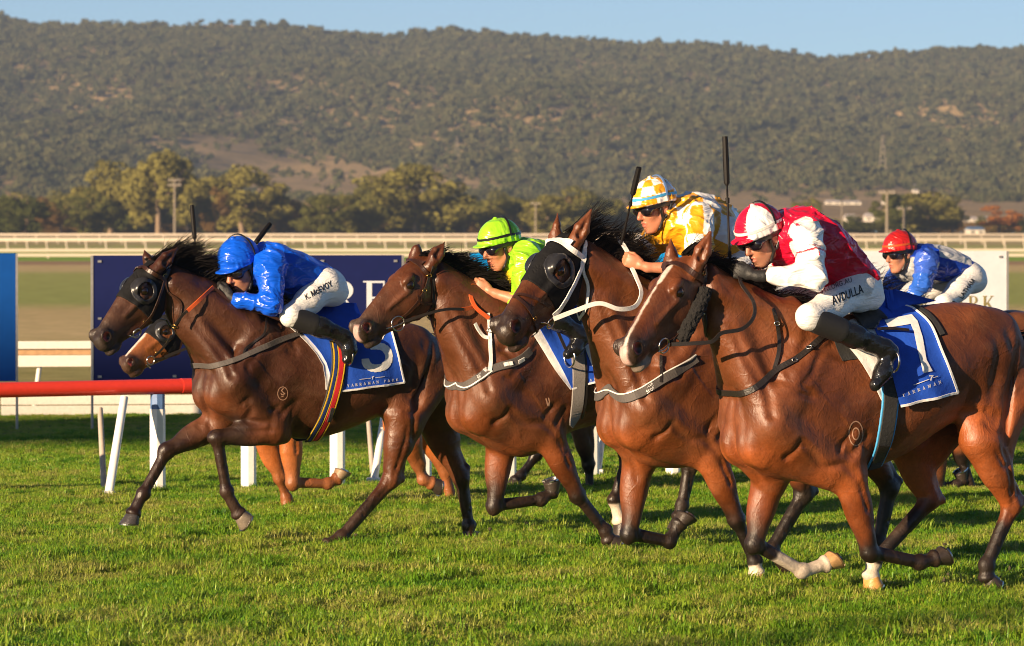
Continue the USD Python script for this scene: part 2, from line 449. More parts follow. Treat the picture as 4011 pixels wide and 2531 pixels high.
mat('hair', {'oi': ('attribute', {'attribute': 'tint'}), 'p': ('principled_bsdf', {'roughness': 0.38, 'specular_ior_level': 0.6})},
    [('oi.color', 'p.base_color')])
plain('turf_clod', (.045, .040, .018), 0.9, 0.004, 60, 0.4)
# ------------------------------------------------------------------ the setting
rng = np.random.default_rng(42)
def struct(name, mesh, material, label, smooth=False, color=None, kind='structure', cat=None):
    return part(name, mesh, material, '/World', smooth, color, label=label, cat=cat or name, kind=kind)
def grid(xs, ys, fz):
    X, Y = np.meshgrid(xs, ys, indexing='ij')
    v = np.stack([X, Y, fz(X, Y)], -1).reshape(-1, 3)
    n, m = len(xs), len(ys)
    i, j = np.meshgrid(np.arange(n - 1), np.arange(m - 1), indexing='ij')
    q = np.stack([i * m + j, (i + 1) * m + j, (i + 1) * m + j + 1, i * m + j + 1], -1).reshape(-1, 4)
    return trimesh.Trimesh(v, np.vstack([q[:, [0, 1, 2]], q[:, [0, 2, 3]]]), process=False)
# ground: turf course, mown infield in bands, far track, paddocks at the foot of the hills
mat('turf_ground', {'g': ('geometry', {}), 'sx': ('separate_xyz', {}), 'tc': ('texture_coordinate', {}),
    'n1': ('noise_texture', {'scale': 0.045, 'detail': 4.0, 'roughness': 0.6}), 'n2': ('noise_texture', {'scale': 1.3, 'detail': 5.0, 'roughness': 0.65}),
    'n3': ('noise_texture', {'scale': 26.0, 'detail': 3.0, 'roughness': 0.6}),
    'w': ('math', {'math_type': 'multiply_add', 'value2': 46.0, 'value3': -23.0}), 'a': ('math', {'math_type': 'add'}),
    'wm': ('math', {'math_type': 'multiply_add', 'value2': 0.22, 'value3': 0.86}),
    'd': ('math', {'math_type': 'divide', 'value2': 1300.0}),
    'q': ('math', {'math_type': 'sqrt'}),
    'r': ('rgb_ramp', {'ramp': [(0.0, (.028, .050, .008)), (.150, (.034, .060, .010)), (.176, (.060, .100, .016)), (.181, (.065, .105, .018)), (.198, (.065, .105, .018)), (.203, (0.383, 0.318, 0.114)), (.225, (0.306, 0.280, 0.090)), (.262, (0.535, 0.422, 0.204)),  # near stops hold painted shade: gaps between blades and strip beyond the rail
                                (.295, (0.485, 0.383, 0.178)), (.310, (0.294, 0.332, 0.090)), (.39, (0.332, 0.357, 0.102)), (.405, (0.510, 0.408, 0.192)), (.43, (0.510, 0.396, 0.192)), (.436, (0.332, 0.217, 0.128)), (.452, (0.332, 0.217, 0.128)), (.458, (0.229, 0.383, 0.051)),
                                (.535, (0.217, 0.383, 0.051)), (.56, (0.332, 0.383, 0.102)), (.64, (0.408, 0.332, 0.153)), (1.0, (.17, .14, .07))]}),
    'x': ('mix', {'mix_type': 'multiply', 'fac': 1.0}),
    'c': ('rgb_ramp', {'ramp': [(0.25, (.68, .70, .6)), (0.75, (1.35, 1.28, 1.35))]}),
    'x2': ('mix', {'mix_type': 'multiply', 'fac': 0.8}), 'c3': ('rgb_ramp', {'ramp': [(0.3, (.6, .6, .6)), (0.7, (1.4, 1.4, 1.4))]}),
    'b': ('bump', {'strength': 1.0, 'distance': 0.03}), 'p': ('principled_bsdf', {'roughness': 0.85, 'specular_ior_level': 0.2})},
    [('g.position', 'sx.vector'), ('g.position', 'n1.vector'), ('g.position', 'n2.vector'), ('g.position', 'n3.vector'),
     ('n1.fac', 'wm.value1'), ('sx.y', 'a.value1'), ('n1.fac', 'w.value1'), ('sx.y', 'd.value1'), ('d.value', 'q.value1'), ('q.value', 'a.value2'),
     ('q.value', 'r.fac'), ('r.color', 'x.color1'), ('n2.fac', 'c.fac'), ('c.color', 'x.color2'), ('x.color', 'x2.color1'), ('n3.fac', 'c3.fac'), ('c3.color', 'x2.color2'),
     ('x2.color', 'p.base_color'), ('n3.fac', 'b.height'), ('b.normal', 'p.normal')])
part('ground', grid(np.linspace(-1500, 1500, 31), np.r_[np.linspace(-120, 60, 37), np.linspace(70, 1400, 60)], lambda x, y: x * 0), 'turf_ground',
     label='mown turf of the course and the banded infield out to the far track', cat='ground', kind='structure')

# hills: wooded range with dry bare slopes
RX = np.array([-700, 0, 175, 407, 698, 931, 1164, 1309, 1475, 1590, 1777, 1940, 2173, 2464, 2696, 2902, 3164, 3280, 3426, 3775, 4007, 4700])
RY = np.array([40, 72, 106, 106, 95, 89, 107, 132, 148, 148, 127, 138, 158, 175, 184, 195, 225, 234, 214, 190, 197, 240])
DR = 3500.0
def ridge_z(x, y):
    sx = 2005.5 + x / np.maximum(y, 1) * FPX
    return CAM_H + (883 - np.interp(sx, RX, RY)) * DR / FPX
def hill_z(x, y):
    p = np.stack([x / 330.0, y / 420.0, 0 * x], -1)
    foot = 14 * smooth01(y, 1300, 2150) + 3 * (meshkit.fbm(p * 2.2, 3, 7) - .5) * smooth01(y, 1350, 1700)
    t = np.clip((y - 2100) / (DR - 2100), 0, 1.35)
    spur = meshkit.fbm(np.stack([(x + .35 * y) / 210.0, y / 900.0, 0 * x], -1), 4, 3) - .5
    spur2 = meshkit.fbm(np.stack([(x - .25 * y) / 75.0, y / 300.0, 0 * x + 4], -1), 3, 5) - .5
    rz = ridge_z(x, y * 0 + DR) - 15
    prof = np.where(t < 1, t ** 1.12, 1 - 1.5 * (t - 1) ** 1.2)
    env = np.clip(4 * t * (1 - t), 0, 1)
    return foot + rz * prof + env * (spur * 74 + spur2 * 20)
hx = np.linspace(-1500, 1500, 260); hy = np.r_[np.linspace(1395, 2100, 40), np.linspace(2115, 3950, 150)]
mat('hill_ground', {'g': ('geometry', {}), 'n1': ('noise_texture', {'scale': 0.012, 'detail': 6.0, 'roughness': 0.65}), 'n2': ('noise_texture', {'scale': 0.09, 'detail': 5.0, 'roughness': 0.7}),
    'r': ('rgb_ramp', {'ramp': [(0.35, (.20, .140, .066)), (0.5, (.30, .210, .100)), (0.68, (.38, .265, .130))]}), 'c': ('rgb_ramp', {'ramp': [(0.3, (.7, .72, .68)), (0.7, (1.15, 1.12, 1.1))]}),
    'x': ('mix', {'mix_type': 'multiply', 'fac': 1.0}), 'p': ('principled_bsdf', {'roughness': 0.95, 'specular_ior_level': 0.1})},
    [('g.position', 'n1.vector'), ('g.position', 'n2.vector'), ('n1.fac', 'r.fac'), ('r.color', 'x.color1'), ('n2.fac', 'c.fac'), ('c.color', 'x.color2'), ('x.color', 'p.base_color')])
part('hills', grid(hx, hy, hill_z), 'hill_ground', smooth=True, label='long dry grassy range of hills across the whole background', cat='hills', kind='structure')

# foliage: crowns of many leaf-sized faces
def crown(seed, n, shape, leaf, clumps=14, tall=1.0):
    """Leaf faces in clumps through a crown about 1 m across and tall high, base at z = 0."""
    r = np.random.default_rng(seed)
    cc = []
    while len(cc) < clumps:
        p = r.uniform(-1, 1, 3) * [.5, .5, .5] + [0, 0, .5]
        w = shape(p[2])
        if math.hypot(p[0], p[1]) < w * .5 and (not cc or min(np.linalg.norm(p * [1, 1, tall] - q) for q in cc) < .25):
            cc.append(p * [1, 1, tall])
    cc = np.array(cc)
    k = r.integers(0, clumps, n)
    rad = r.uniform(.09, .17, clumps)
    d = norm(r.normal(0, 1, (n, 3)))
    P = cc[k] + d * (rad[k] * r.uniform(.55, 1.05, n) ** .5)[:, None] * [1, 1, .85]
    N = norm(d + r.normal(0, .55, (n, 3)))
    a = norm(np.cross(N, r.normal(0, 1, (n, 3)))); b = np.cross(N, a)
    s = leaf * r.uniform(.6, 1.4, (n, 1))
    V = np.stack([P - a * s, P + b * s * .7, P + a * s, P - b * s * .7], 1).reshape(-1, 3)
    q = np.arange(4 * n).reshape(-1, 4)
    m = trimesh.Trimesh(V, np.vstack([q[:, [0, 1, 2]], q[:, [0, 2, 3]]]), process=False)
    return m
def leafmat(name, lo, hi, tr=0.28):
    mat(name, {'g': ('geometry', {}), 'o': ('object_info', {}), 'n': ('noise_texture', {'scale': 0.7, 'detail': 2.0}), 'ad': ('math', {'math_type': 'multiply_add', 'value2': 0.55}), 'r': ('rgb_ramp', {'ramp': [(0.3, lo), (1.0, hi)]}),
        'd': ('diffuse_bsdf', {}), 't': ('translucent_bsdf', {}), 'm': ('mix_closure', {'fac': tr})},
        [('g.position', 'n.vector'), ('o.random', 'ad.value1'), ('n.fac', 'ad.value3'), ('ad.value', 'r.fac'), ('r.color', 'd.color'), ('r.color', 't.color'), ('d.BSDF', 'm.closure1'), ('t.BSDF', 'm.closure2')], 'm.closure')
leafmat('gum_leaves', (.070, .082, .019), (.195, .172, .045))
leafmat('pine_leaves', (.050, .062, .014), (.105, .105, .026))
leafmat('dry_leaves', (.11, .065, .02), (.20, .12, .04))
leafmat('orange_leaves', (.26, .085, .02), (.36, .14, .035))
leafmat('wood_leaves', (.034, .046, .020), (.105, .098, .040), .08)
plain('bark', (.20, .14, .085), 0.85, 0.02, 8, 0.3)
ROUND = lambda z: 1.0 * math.sqrt(max(0, 1 - (2 * z - 1) ** 2)) ** .8
WIDE = lambda z: (1.1 if z > .40 else .95) * math.sqrt(max(0, 1 - (2 * z - 1) ** 2))
PINE = lambda z: max(0.08, 1.05 * (1 - z) ** .8)
CROWNS = {}
for key, (sh, n, leaf, cl, ta, mt) in {'gum': (WIDE, 6500, .027, 52, 1.0, 'gum_leaves'), 'round': (ROUND, 6500, .027, 52, 1.0, 'gum_leaves'), 'pine': (PINE, 5200, .026, 46, 1.3, 'pine_leaves'),
                                 'dry': (WIDE, 3600, .025, 36, .9, 'dry_leaves'), 'orange': (ROUND, 3500, .026, 22, 1.1, 'orange_leaves'), 'dark': (ROUND, 6500, .027, 50, 1.0, 'pine_leaves')}.items():
    CROWNS[key] = [(crown(101 + 7 * i + len(key), n, sh, leaf, cl, ta), ta, mt) for i in range(3)]
def tree(px, top, width, kind, label, depth=1120.0, base=915, seed=0, name='tree', group=None, foot=0.18):
    """A tree where the photograph shows it: centre, top and width in its pixels, at a depth in metres."""
    r = np.random.default_rng(seed + int(px))
    s = FPX / depth
    b = at_depth(px, base, depth)
    z0 = float(hill_z(np.array(b[0]), np.array(depth))) if depth > 1400 else 0.0
    b[2] = z0
    H = at_depth(px, top, depth)[2] - z0
    Wd = width / s
    m, ta, mt = CROWNS[kind][seed % 3]
    a = r.uniform(0, 6.28)
    v = np.array(m.vertices) @ rotz(a).T
    lo = foot * H
    v = v * [Wd, Wd * .9, (H - lo) / (ta * 1.02)] + [0, 0, lo]
    path = thing(name, label, 'tree', b, group)
    part('crown', trimesh.Trimesh(v, m.faces, process=False), mt, path)
    tr = Wd * .022 + .12
    bits = [tube(resample(np.array([[0, 0, -.3], [r.normal(0, .02) * H, 0, H * .3], [r.normal(0, .03) * H, 0, H * .62]]), 7), np.linspace(tr * 1.3, tr * .35, 7), 7)]
    for k in range(5):
        an = r.uniform(0, 6.28); z = r.uniform(.22, .5) * H
        bits.append(tube(resample(np.array([[0, 0, z], [math.cos(an) * Wd * .16, math.sin(an) * Wd * .12, z + H * .12], [math.cos(an) * Wd * .32, math.sin(an) * Wd * .25, z + H * .26]]), 6), np.linspace(tr * .6, tr * .15, 6), 5))
    part('trunk', bits, 'bark', path)
    return path
KN = {'gum': 'spreading olive gum tree', 'round': 'rounded olive tree', 'pine': 'dark green pointed pine', 'dry': 'thin brownish tree', 'orange': 'orange autumn tree', 'dark': 'dark green bushy tree'}
TREES = [(100, 690, 200, 'pine', 'leftmost tree of the line, dark green and pointed, above the bright blue board', 2),
 (10, 760, 130, 'dark', 'dark green bushy tree cut by the left edge of the picture', 0), (235, 790, 130, 'dry', 'thin brownish tree just right of the leftmost dark pine', 1),
 (330, 745, 170, 'gum', 'low olive gum tree left of the tallest gum', 3), (430, 640, 230, 'gum', 'broad olive gum tree joined to the left side of the tallest gum', 1),
 (620, 545, 250, 'gum', 'tallest gum tree of the line, spreading behind the whip of the blue jockey', 2), (735, 690, 150, 'dark', 'dark green bushy tree right behind the left power pole', 2),
 (845, 740, 120, 'dry', 'thin brownish tree left of the dense tree over the blue cap', 0),
 (950, 665, 260, 'round', 'dense olive tree right above the cap of the blue jockey', 4), (1090, 770, 150, 'dry', 'thin brownish tree between the dense olive tree and the pine cone shape', 2),
 (1262, 728, 190, 'pine', 'pointed dark pine standing over the back of the blue jockey', 1), (1390, 735, 180, 'gum', 'small olive gum tree between the pointed pine and the big round tree', 0),
 (1630, 660, 350, 'round', 'big rounded olive tree behind the head of the bare faced bay', 1), (1820, 780, 150, 'dry', 'thin brownish tree left of the lime jockey cap', 1),
 (1960, 755, 240, 'gum', 'olive gum tree right above the lime jockey cap', 2), (2130, 765, 220, 'round', 'low round olive tree right of the middle power pole', 2),
 (2270, 740, 220, 'gum', 'olive gum tree between the lime cap and the ears of the hooded bay', 3), (2400, 770, 180, 'dark', 'dark bushy tree right behind the yellow check cap', 1),
 (2700, 790, 200, 'gum', 'olive gum tree behind the back of the yellow check jockey', 1), (2850, 800, 160, 'dark', 'dark bushy tree behind the tall whip', 0),
 (3190, 770, 150, 'round', 'small olive tree behind the back of the red silks', 0), (3490, 762, 130, 'dark', 'dark tree left of the tall right pole', 2),
 (3640, 752, 260, 'round', 'big dark olive tree above the red cap', 5), (3730, 790, 150, 'gum', 'olive tree leaning on the right side of the big tree above the red cap', 4),
 (3915, 808, 150, 'orange', 'only orange autumn tree, at the right edge behind the far rail', 0), (3370, 860, 260, 'dark', 'low dark green bush by the white houses', 1),
 (3250, 850, 130, 'gum', 'low olive shrub left of the white houses', 2), (3560, 845, 150, 'dark', 'low dark shrub at the foot of the right poles', 0)]
for i, (px, top, w, k, lab, sd) in enumerate(TREES):
    tree(px, top, w * 1.30, k, lab, 1080 + 17 * (i % 5), seed=sd, foot=.0 if k in ('pine', 'dark', 'round') else .04)
# scrub along the far rail, an unbroken low tangle
und = []
for i in range(150):
    m, ta, mt = CROWNS['dry'][i % 3]
    x = -260 + 520 * i / 150 + rng.normal(0, 1.5)
    sz = rng.uniform(4, 9)
    keep = np.repeat(rng.uniform(0, 1, len(m.faces) // 2) < .22, 1)
    f = np.vstack([m.faces[:len(m.faces) // 2][keep], m.faces[len(m.faces) // 2:][keep]])
    und.append(trimesh.Trimesh(np.array(m.vertices) * [sz, sz, sz * .55] + [x, 1150 + rng.uniform(-10, 40), -.5], f, process=False))
part('scrub', und, 'dry_leaves', label='low brown scrub in an unbroken strip under the tree line', cat='scrub', kind='stuff')

# a belt of lower trees that reads as one mass behind the single ones
bx = np.r_[rng.uniform(-140, 30, 150), rng.uniform(30, 140, 26)]
by = rng.uniform(1170, 1290, len(bx))
bs = rng.uniform(7, 13, len(bx)) * np.where(bx < 30, 1, .62)
TB = [(CROWNS[k][i][0], CROWNS[k][i][2]) for k in ('gum', 'dark', 'dry') for i in (0, 1)]
# hillside woodland: one mass of far-off trees
def instancer(name, protos, pos, idx, scale, angles, label, cat, kind='stuff', tilt=None):
    pi = UsdGeom.PointInstancer.Define(stage, f'/World/{name}')
    paths = []
    for k, (m, mt) in enumerate(protos):
        p = f'/World/{name}/kind_{chr(97 + k)}'
        usdkit.mesh(stage, p, m, f'/World/Looks/{mt}')
        paths.append(Sdf.Path(p))
    pi.CreatePrototypesRel().SetTargets(paths)
    pi.CreatePositionsAttr(Vt.Vec3fArray.FromNumpy(np.asarray(pos, np.float32)))
    pi.CreateProtoIndicesAttr(Vt.IntArray.FromNumpy(np.asarray(idx, np.int32)))
    pi.CreateScalesAttr(Vt.Vec3fArray.FromNumpy(np.asarray(scale, np.float32)))
    h = np.asarray(angles) / 2
    q = np.zeros((len(h), 4), np.float16); q[:, 2] = np.sin(h); q[:, 3] = np.cos(h)
    pi.CreateOrientationsAttr(Vt.QuathArray.FromNumpy(q))
    data(pi.GetPrim(), label, cat, None, kind)
instancer('tree_belt', TB, np.stack([bx, by, bx * 0 - .4], 1), np.where(rng.uniform(0, 1, len(bx)) < .75, rng.integers(0, 4, len(bx)), rng.integers(4, 6, len(bx))), np.stack([bs * 1.3, bs * 1.3, bs * .85], 1), rng.uniform(0, 6.28, len(bx)), 'belt of lower olive trees in one mass behind the single trees', 'tree belt')
def seen(x, y, z):
    return 2005.5 + x / y * FPX, 883 - (z - CAM_H) / y * FPX
n = 74000
wx, wy = rng.uniform(-620, 620, n), 1950 + 1650 * rng.uniform(0, 1, n) ** .9
wz = hill_z(wx, wy)
sx, sy = seen(wx, wy, wz)
dens = 1.14 + .45 * (meshkit.fbm(np.stack([wx / 60, wy / 90, 0 * wx], -1), 4, 21) - .5) * 2
def hole(cx, cy, rx, ry, k):
    global dens
    dens = dens - k * np.exp(-(((sx - cx) / rx) ** 2 + ((sy - cy) / ry) ** 2) ** 1.5)
for h in ((860, 560, 210, 50, .7), (980, 640, 330, 75, .95), (1250, 700, 380, 75, 1.0), (1650, 735, 380, 55, 1.0), (2120, 640, 220, 32, .7), (1150, 475, 80, 22, .8), (2420, 275, 260, 26, .75), (2330, 320, 190, 22, .6),
          (800, 98, 440, 30, 1.3), (2440, 178, 160, 14, .7), (1480, 690, 150, 40, .6), (900, 770, 600, 40, 1.0), (2650, 715, 280, 45, .6), (3200, 790, 700, 45, 1.0), (3000, 800, 900, 45, .9), (500, 370, 70, 12, .6), (2700, 260, 200, 12, .5), (3100, 545, 90, 14, .5)):
    hole(*h)
keep = rng.uniform(0, 1, n) < np.clip(dens, .045, 1)
wx, wy, wz = wx[keep], wy[keep], wz[keep]
sc = rng.uniform(4.0, 8.2, len(wx)) * np.where(rng.uniform(0, 1, len(wx)) < .12, 1.45, 1.0)
wood = [(crown(900 + i, 110, ROUND, .10, 7, .85), 'wood_leaves') for i in range(5)]
instancer('woodland', wood, np.stack([wx, wy, wz - .6], 1), rng.integers(0, 5, len(wx)), np.stack([sc, sc, sc * rng.uniform(.75, 1.1, len(wx))], 1), rng.uniform(0, 6.28, len(wx)),
          'far-off eucalypt woodland covering the slopes of the range', 'woodland')
for i, (px, w, lab) in enumerate(((437, 60, 'lone dark tree on the bare skyline at the upper left'), (862, 30, 'left tree of the small row on the bare skyline'), (905, 34, 'second tree of the small row on the bare skyline'), (965, 40, 'third tree of the small row on the bare skyline'), (1020, 44, 'rightmost tree of the small row on the bare skyline'))):
    y_ = DR - 15
    b = at_depth(px, 100, y_)
    m, ta, mt = CROWNS['dark'][i % 3]
    z = float(hill_z(np.array(b[0]), np.array(y_)))
    w_ = w / (FPX / y_)
    path = thing('tree', lab, 'tree', (b[0], y_, z))
    part('crown', trimesh.Trimesh(np.array(m.vertices) * [w_, w_, w_ * .55] + [0, 0, w_ * .12], m.faces, process=False), mt, path)
    part('trunk', tube(np.array([[0, 0, -1], [0.1, 0, w_ * .2], [0, 0, w_ * .4]]), .45, 6), 'bark', path)

# ------------------------------------------------------------------ rails
plain('white_rail', (.70, .66, .58), 0.5, 0.001, 30, 0.08)
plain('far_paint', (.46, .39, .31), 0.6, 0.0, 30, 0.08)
plain('tan_board', (.40, .24, .12), 0.7, 0.0, 12, 0.2)
plain('red_rail', (.74, .050, .028), 0.32, 0.0, 30, 0.05)
plain('post_white', (.78, .77, .74), 0.45, 0.001, 20, 0.06)
plain('post_blue', (.09, .17, .36), 0.5, 0.0, 20)
plain('grey_pole', (.36, .31, .26), 0.7, 0.002, 12)
plain('yellow_paint', (.65, .42, .03), 0.5, 0.0, 20)
def line_at(yaw, p0):
    d = np.array([math.cos(math.radians(yaw)), math.sin(math.radians(yaw)), 0])
    return lambda t, z=0.0: np.array([p0[0], p0[1], 0]) + d * t + [0, 0, z]
RAIL = line_at(32.6, (-2.72, 36.0))
rail = thing('running_rail', 'low running rail with a fat red top bar on white posts, nearest the horses', 'rail', RAIL(0))
def rail_bar(z, R, t0, t1, ry=None):
    a, b = RAIL(t0, z), RAIL(t1, z)
    return tube(np.array([a + (b - a) * u for u in np.linspace(0, 1, 9)]), R, 20)
bar = rail_bar(.812, .058, -6, 12)
part('top_bar', bar, 'red_rail', rail, 40, origin=RAIL(0))
for t_ in (-4.6, -2.2, .2, 2.6, 5.0, 7.4, 9.8):
    a_, b_ = RAIL(t_, .812), RAIL(t_ + .10, .812)
    part('joint_sleeve', tube(np.array([a_, (a_ + b_) / 2, b_]), .0605, 20), 'red_rail', rail, 40, origin=RAIL(0))
for k in range(0, 13):
    t = k * .80
    b = RAIL(t)
    def octo(z0, z1, r):
        m = trimesh.creation.cylinder(r, z1 - z0, sections=8); m.apply_translation(b + [0, 0, (z0 + z1) / 2]); return m
    p = part('post', octo(-.05, .64, .060), 'post_white', rail, origin=RAIL(0))
    part('post_cap', octo(.641, .755, .056), 'post_blue', p, origin=RAIL(0))
for (tx, ty), (fx, fy), mt_, r_, lab in (((487, 1556), (422, 1960), 'post_white', .034, None), ((392, 1600), (408, 1928), 'grey_pole', .024, 'weathered grey brace leaning the other way'), ((1510, 1590), (1462, 1905), 'post_white', .030, None),
                             ((1440, 1600), (1462, 1880), 'grey_pole', .022, 'weathered grey brace leaning the other way'), ((2372, 1600), (2338, 1872), 'post_white', .030, None), ((-500, 1560), (-560, 1990), 'post_white', .034, None)):
    foot = on_ground(fx, fy, -.02)
    top = at_depth(tx, ty, foot[1] + .42)
    part('brace', tube(np.array([foot, (foot + top) / 2, top]), [r_, r_ * .97, r_ * .9], 10), mt_, rail, True, origin=RAIL(0), label=lab)
    if mt_ == 'post_white':
        part('brace_foot', box_mesh(foot + [0, 0, .04], (.11, .10, .06), None, .01), mt_, rail, origin=RAIL(0))
# white board fence behind the boards
FB = line_at(9, (-5.6, 51.0))
fb = thing('board_fence', 'white plank fence on slanted posts behind the sponsors’ boards', 'fence', FB(0))
def plank(name, z0, z1, t0, t1, off=0.0, mt='white_rail', th=.035):
    a, b = FB(t0), FB(t1)
    m = box_mesh((a + b) / 2 + [0, off, (z0 + z1) / 2], (np.linalg.norm(b - a), th, z1 - z0), rotz(math.radians(9)), .004)
    part(name, m, mt, fb, origin=FB(0))
for k in range(6):
    t0, t1 = -2.5 + 2.6 * k, -2.5 + 2.6 * (k + 1) - .012
    plank('plank', .705, .79, t0, t1); plank('plank', .51, .635, t0, t1)
    plank('mid_plank', .638, .702, t0, t1, .03, 'tan_board', .02)
    plank('kickboard', .115, .215, t0, t1, -.5); plank('kickboard', .0, .105, t0, t1, -.5)
    for u in (.35, 1.35, 2.3):
        a = FB(t0 + u) + np.array([.03, .06, .70]); b = FB(t0 + u) + np.array([-.06, .02, 0])
        part('post', tube(np.array([a, (a + b) / 2, b]), .026, 8), 'white_rail', fb, True, origin=FB(0))
# far rails across the infield
def far_rail(y, rails, post_gap, label, zp, bend=0.0, name='far_rail', th=.04, lean=.12):
    o = np.array([0, y, 0])
    r = thing(name, label, 'rail', o)
    xs = np.linspace(-y * .135, y * .135, 25)
    yy = lambda x: y + bend * (x / (y * .12)) ** 2
    for z, h in rails:
        P = np.stack([xs, yy(xs), np.full(25, z)], 1)
        N = np.tile([0, -1.0, 0], (25, 1))
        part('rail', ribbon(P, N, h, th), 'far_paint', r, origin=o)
    x = -y * .13
    while x < y * .13:
        a = np.array([x, yy(x) + .05, zp]); b = np.array([x + lean, yy(x) + .05, 0])
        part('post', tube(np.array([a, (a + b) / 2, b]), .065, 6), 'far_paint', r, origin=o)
        x += post_gap
far_rail(292, ((.50, .20), (.20, .20)), 9.0, 'low white double board of the inner far rail, nearest of the far rails', .3, 0)
far_rail(378, ((.86, .22),), 1.62, 'white far rail on close posts along the green far track', .86, 4)
far_rail(520, ((1.02, .22), (.55, .22)), 2.4, 'white two-bar outer far rail before the tree line', 1.0, 6)

# ------------------------------------------------------------------ sponsors' boards
plain('board_navy', (.008, .013, .075), 0.6, 0.0, 8, 0.05, specular_ior_level=0.15)
plain('board_blue', (.003, .060, .27), 0.6, 0.0, 8, 0.05, specular_ior_level=0.15)
plain('board_sky', (.004, .24, .62), 0.6, 0.0, 8, 0.05, specular_ior_level=0.15)
plain('board_white', (.56, .58, .62), 0.6, 0.0, 8, 0.05, specular_ior_level=0.15)
plain('board_gold', (.22, .18, .06), 0.5, 0.0, 8)
plain('alloy', (.42, .40, .37), 0.4, 0.0, 20, metallic=0.6)
def serif(text, h, track=.18, wgt=1.0):
    """Roman capitals, thick and thin strokes with serifs: shapely outlines, height h, along +x."""
    T, t = .15 * wgt, .055 * wgt
    def V(x, y0=0, y1=1, w=T): return sbox(x - w / 2, y0, x + w / 2, y1)
    def S(x, y, w=.30): return sbox(x - w / 2, y - (.022 if y > .5 else 0) - .02, x + w / 2, y + (.042 if y < .5 else 0.0) + (.0 if y > .5 else 0))
    def D(p, q, w): return LineString([p, q]).buffer(w / 2, cap_style=2)
    def arc(cx, cy, rx, ry, a0, a1, w0, w1=None):
        th = np.radians(np.linspace(a0, a1, 24)); w1 = w1 or w0
        o, i = [], []
        for a in th:
            w = w0 + (w1 - w0) * abs(math.cos(a))
            o.append((cx + (rx + w / 2) * math.cos(a), cy + (ry + w / 2 * .6) * math.sin(a))); i.append((cx + (rx - w / 2) * math.cos(a), cy + (ry - w / 2 * .6) * math.sin(a)))
        return Polygon(o + i[::-1]).buffer(0)
    G = {
     'R': (.78, [V(.17), S(.17, 0), S(.17, 1, .32), arc(.36, .74, .22, .235, -90, 90, t, T), D((.15, .975), (.38, .975), t), D((.15, .505), (.38, .505), t), D((.36, .5), (.72, .03), T), S(.72, 0, .22)]),
     'P': (.68, [V(.17), S(.17, 0), S(.17, 1, .32), arc(.36, .74, .22, .235, -90, 90, t, T), D((.15, .975), (.38, .975), t), D((.15, .505), (.38, .505), t)]),
     'F': (.64, [V(.17), S(.17, 0, .34), S(.17, 1, .34), D((.1, .972), (.60, .972), t), D((.15, .53), (.46, .53), t), D((.585, 1), (.585, .78), .04), D((.45, .64), (.45, .42), .035)]),
     'U': (.86, [V(.18, .28), S(.18, 1, .32), V(.70, .28, 1, t), S(.70, 1, .26), arc(.44, .30, .26, .29, 180, 360, t * 1.4, T * .8)]),
     'T': (.74, [V(.37), S(.37, 0, .34), D((.04, .972), (.70, .972), t), D((.06, 1), (.06, .76), .04), D((.68, 1), (.68, .76), .04)]),
     'A': (.82, [D((.12, .02), (.42, 1), t), D((.40, 1), (.70, .02), T), S(.12, 0, .24), S(.70, 0, .28), D((.22, .34), (.60, .34), t)]),
     'Y': (.78, [V(.39, 0, .46), S(.39, 0, .32), D((.39, .42), (.12, .98), T), D((.40, .42), (.66, .98), t), S(.12, 1, .26), S(.66, 1, .22)]),
     'M': (1.0, [V(.16, 0, 1, t), D((.17, 1), (.50, .06), T), D((.50, .06), (.82, 1), t), V(.84), S(.16, 0, .24), S(.84, 0, .30), S(.14, 1, .22), S(.86, 1, .26)]),
     'N': (.86, [V(.15, 0, 1, t), V(.71, 0, 1, t), D((.15, 1), (.71, .02), T), S(.15, 0, .24), S(.71, 1, .24), S(.12, 1, .2)]),
     'K': (.82, [V(.17), S(.17, 0), S(.17, 1), D((.24, .42), (.66, .98), t), D((.34, .56), (.72, .02), T), S(.66, 1, .24), S(.74, 0, .26)]), ' ': (.45, [])}
    out, x = [], 0
    for ch in text:
        w, ps = G[ch]
        if ps:
            out.append(affinity.translate(unary_union(ps), x, 0))
        x += w + track
    return affinity.scale(unary_union(out), h, h, origin=(0, 0)), (x - track) * h
def extrude(shape, d):
    return trimesh.util.concatenate([trimesh.creation.extrude_polygon(g, d, engine='earcut') for g in getattr(shape, 'geoms', [shape]) if g.area > 1e-9])
BD = line_at(12, (0, 48.0))
BDIR = np.array([math.cos(math.radians(12)), math.sin(math.radians(12)), 0])
BN = np.array([math.sin(math.radians(12)), -math.cos(math.radians(12)), 0])
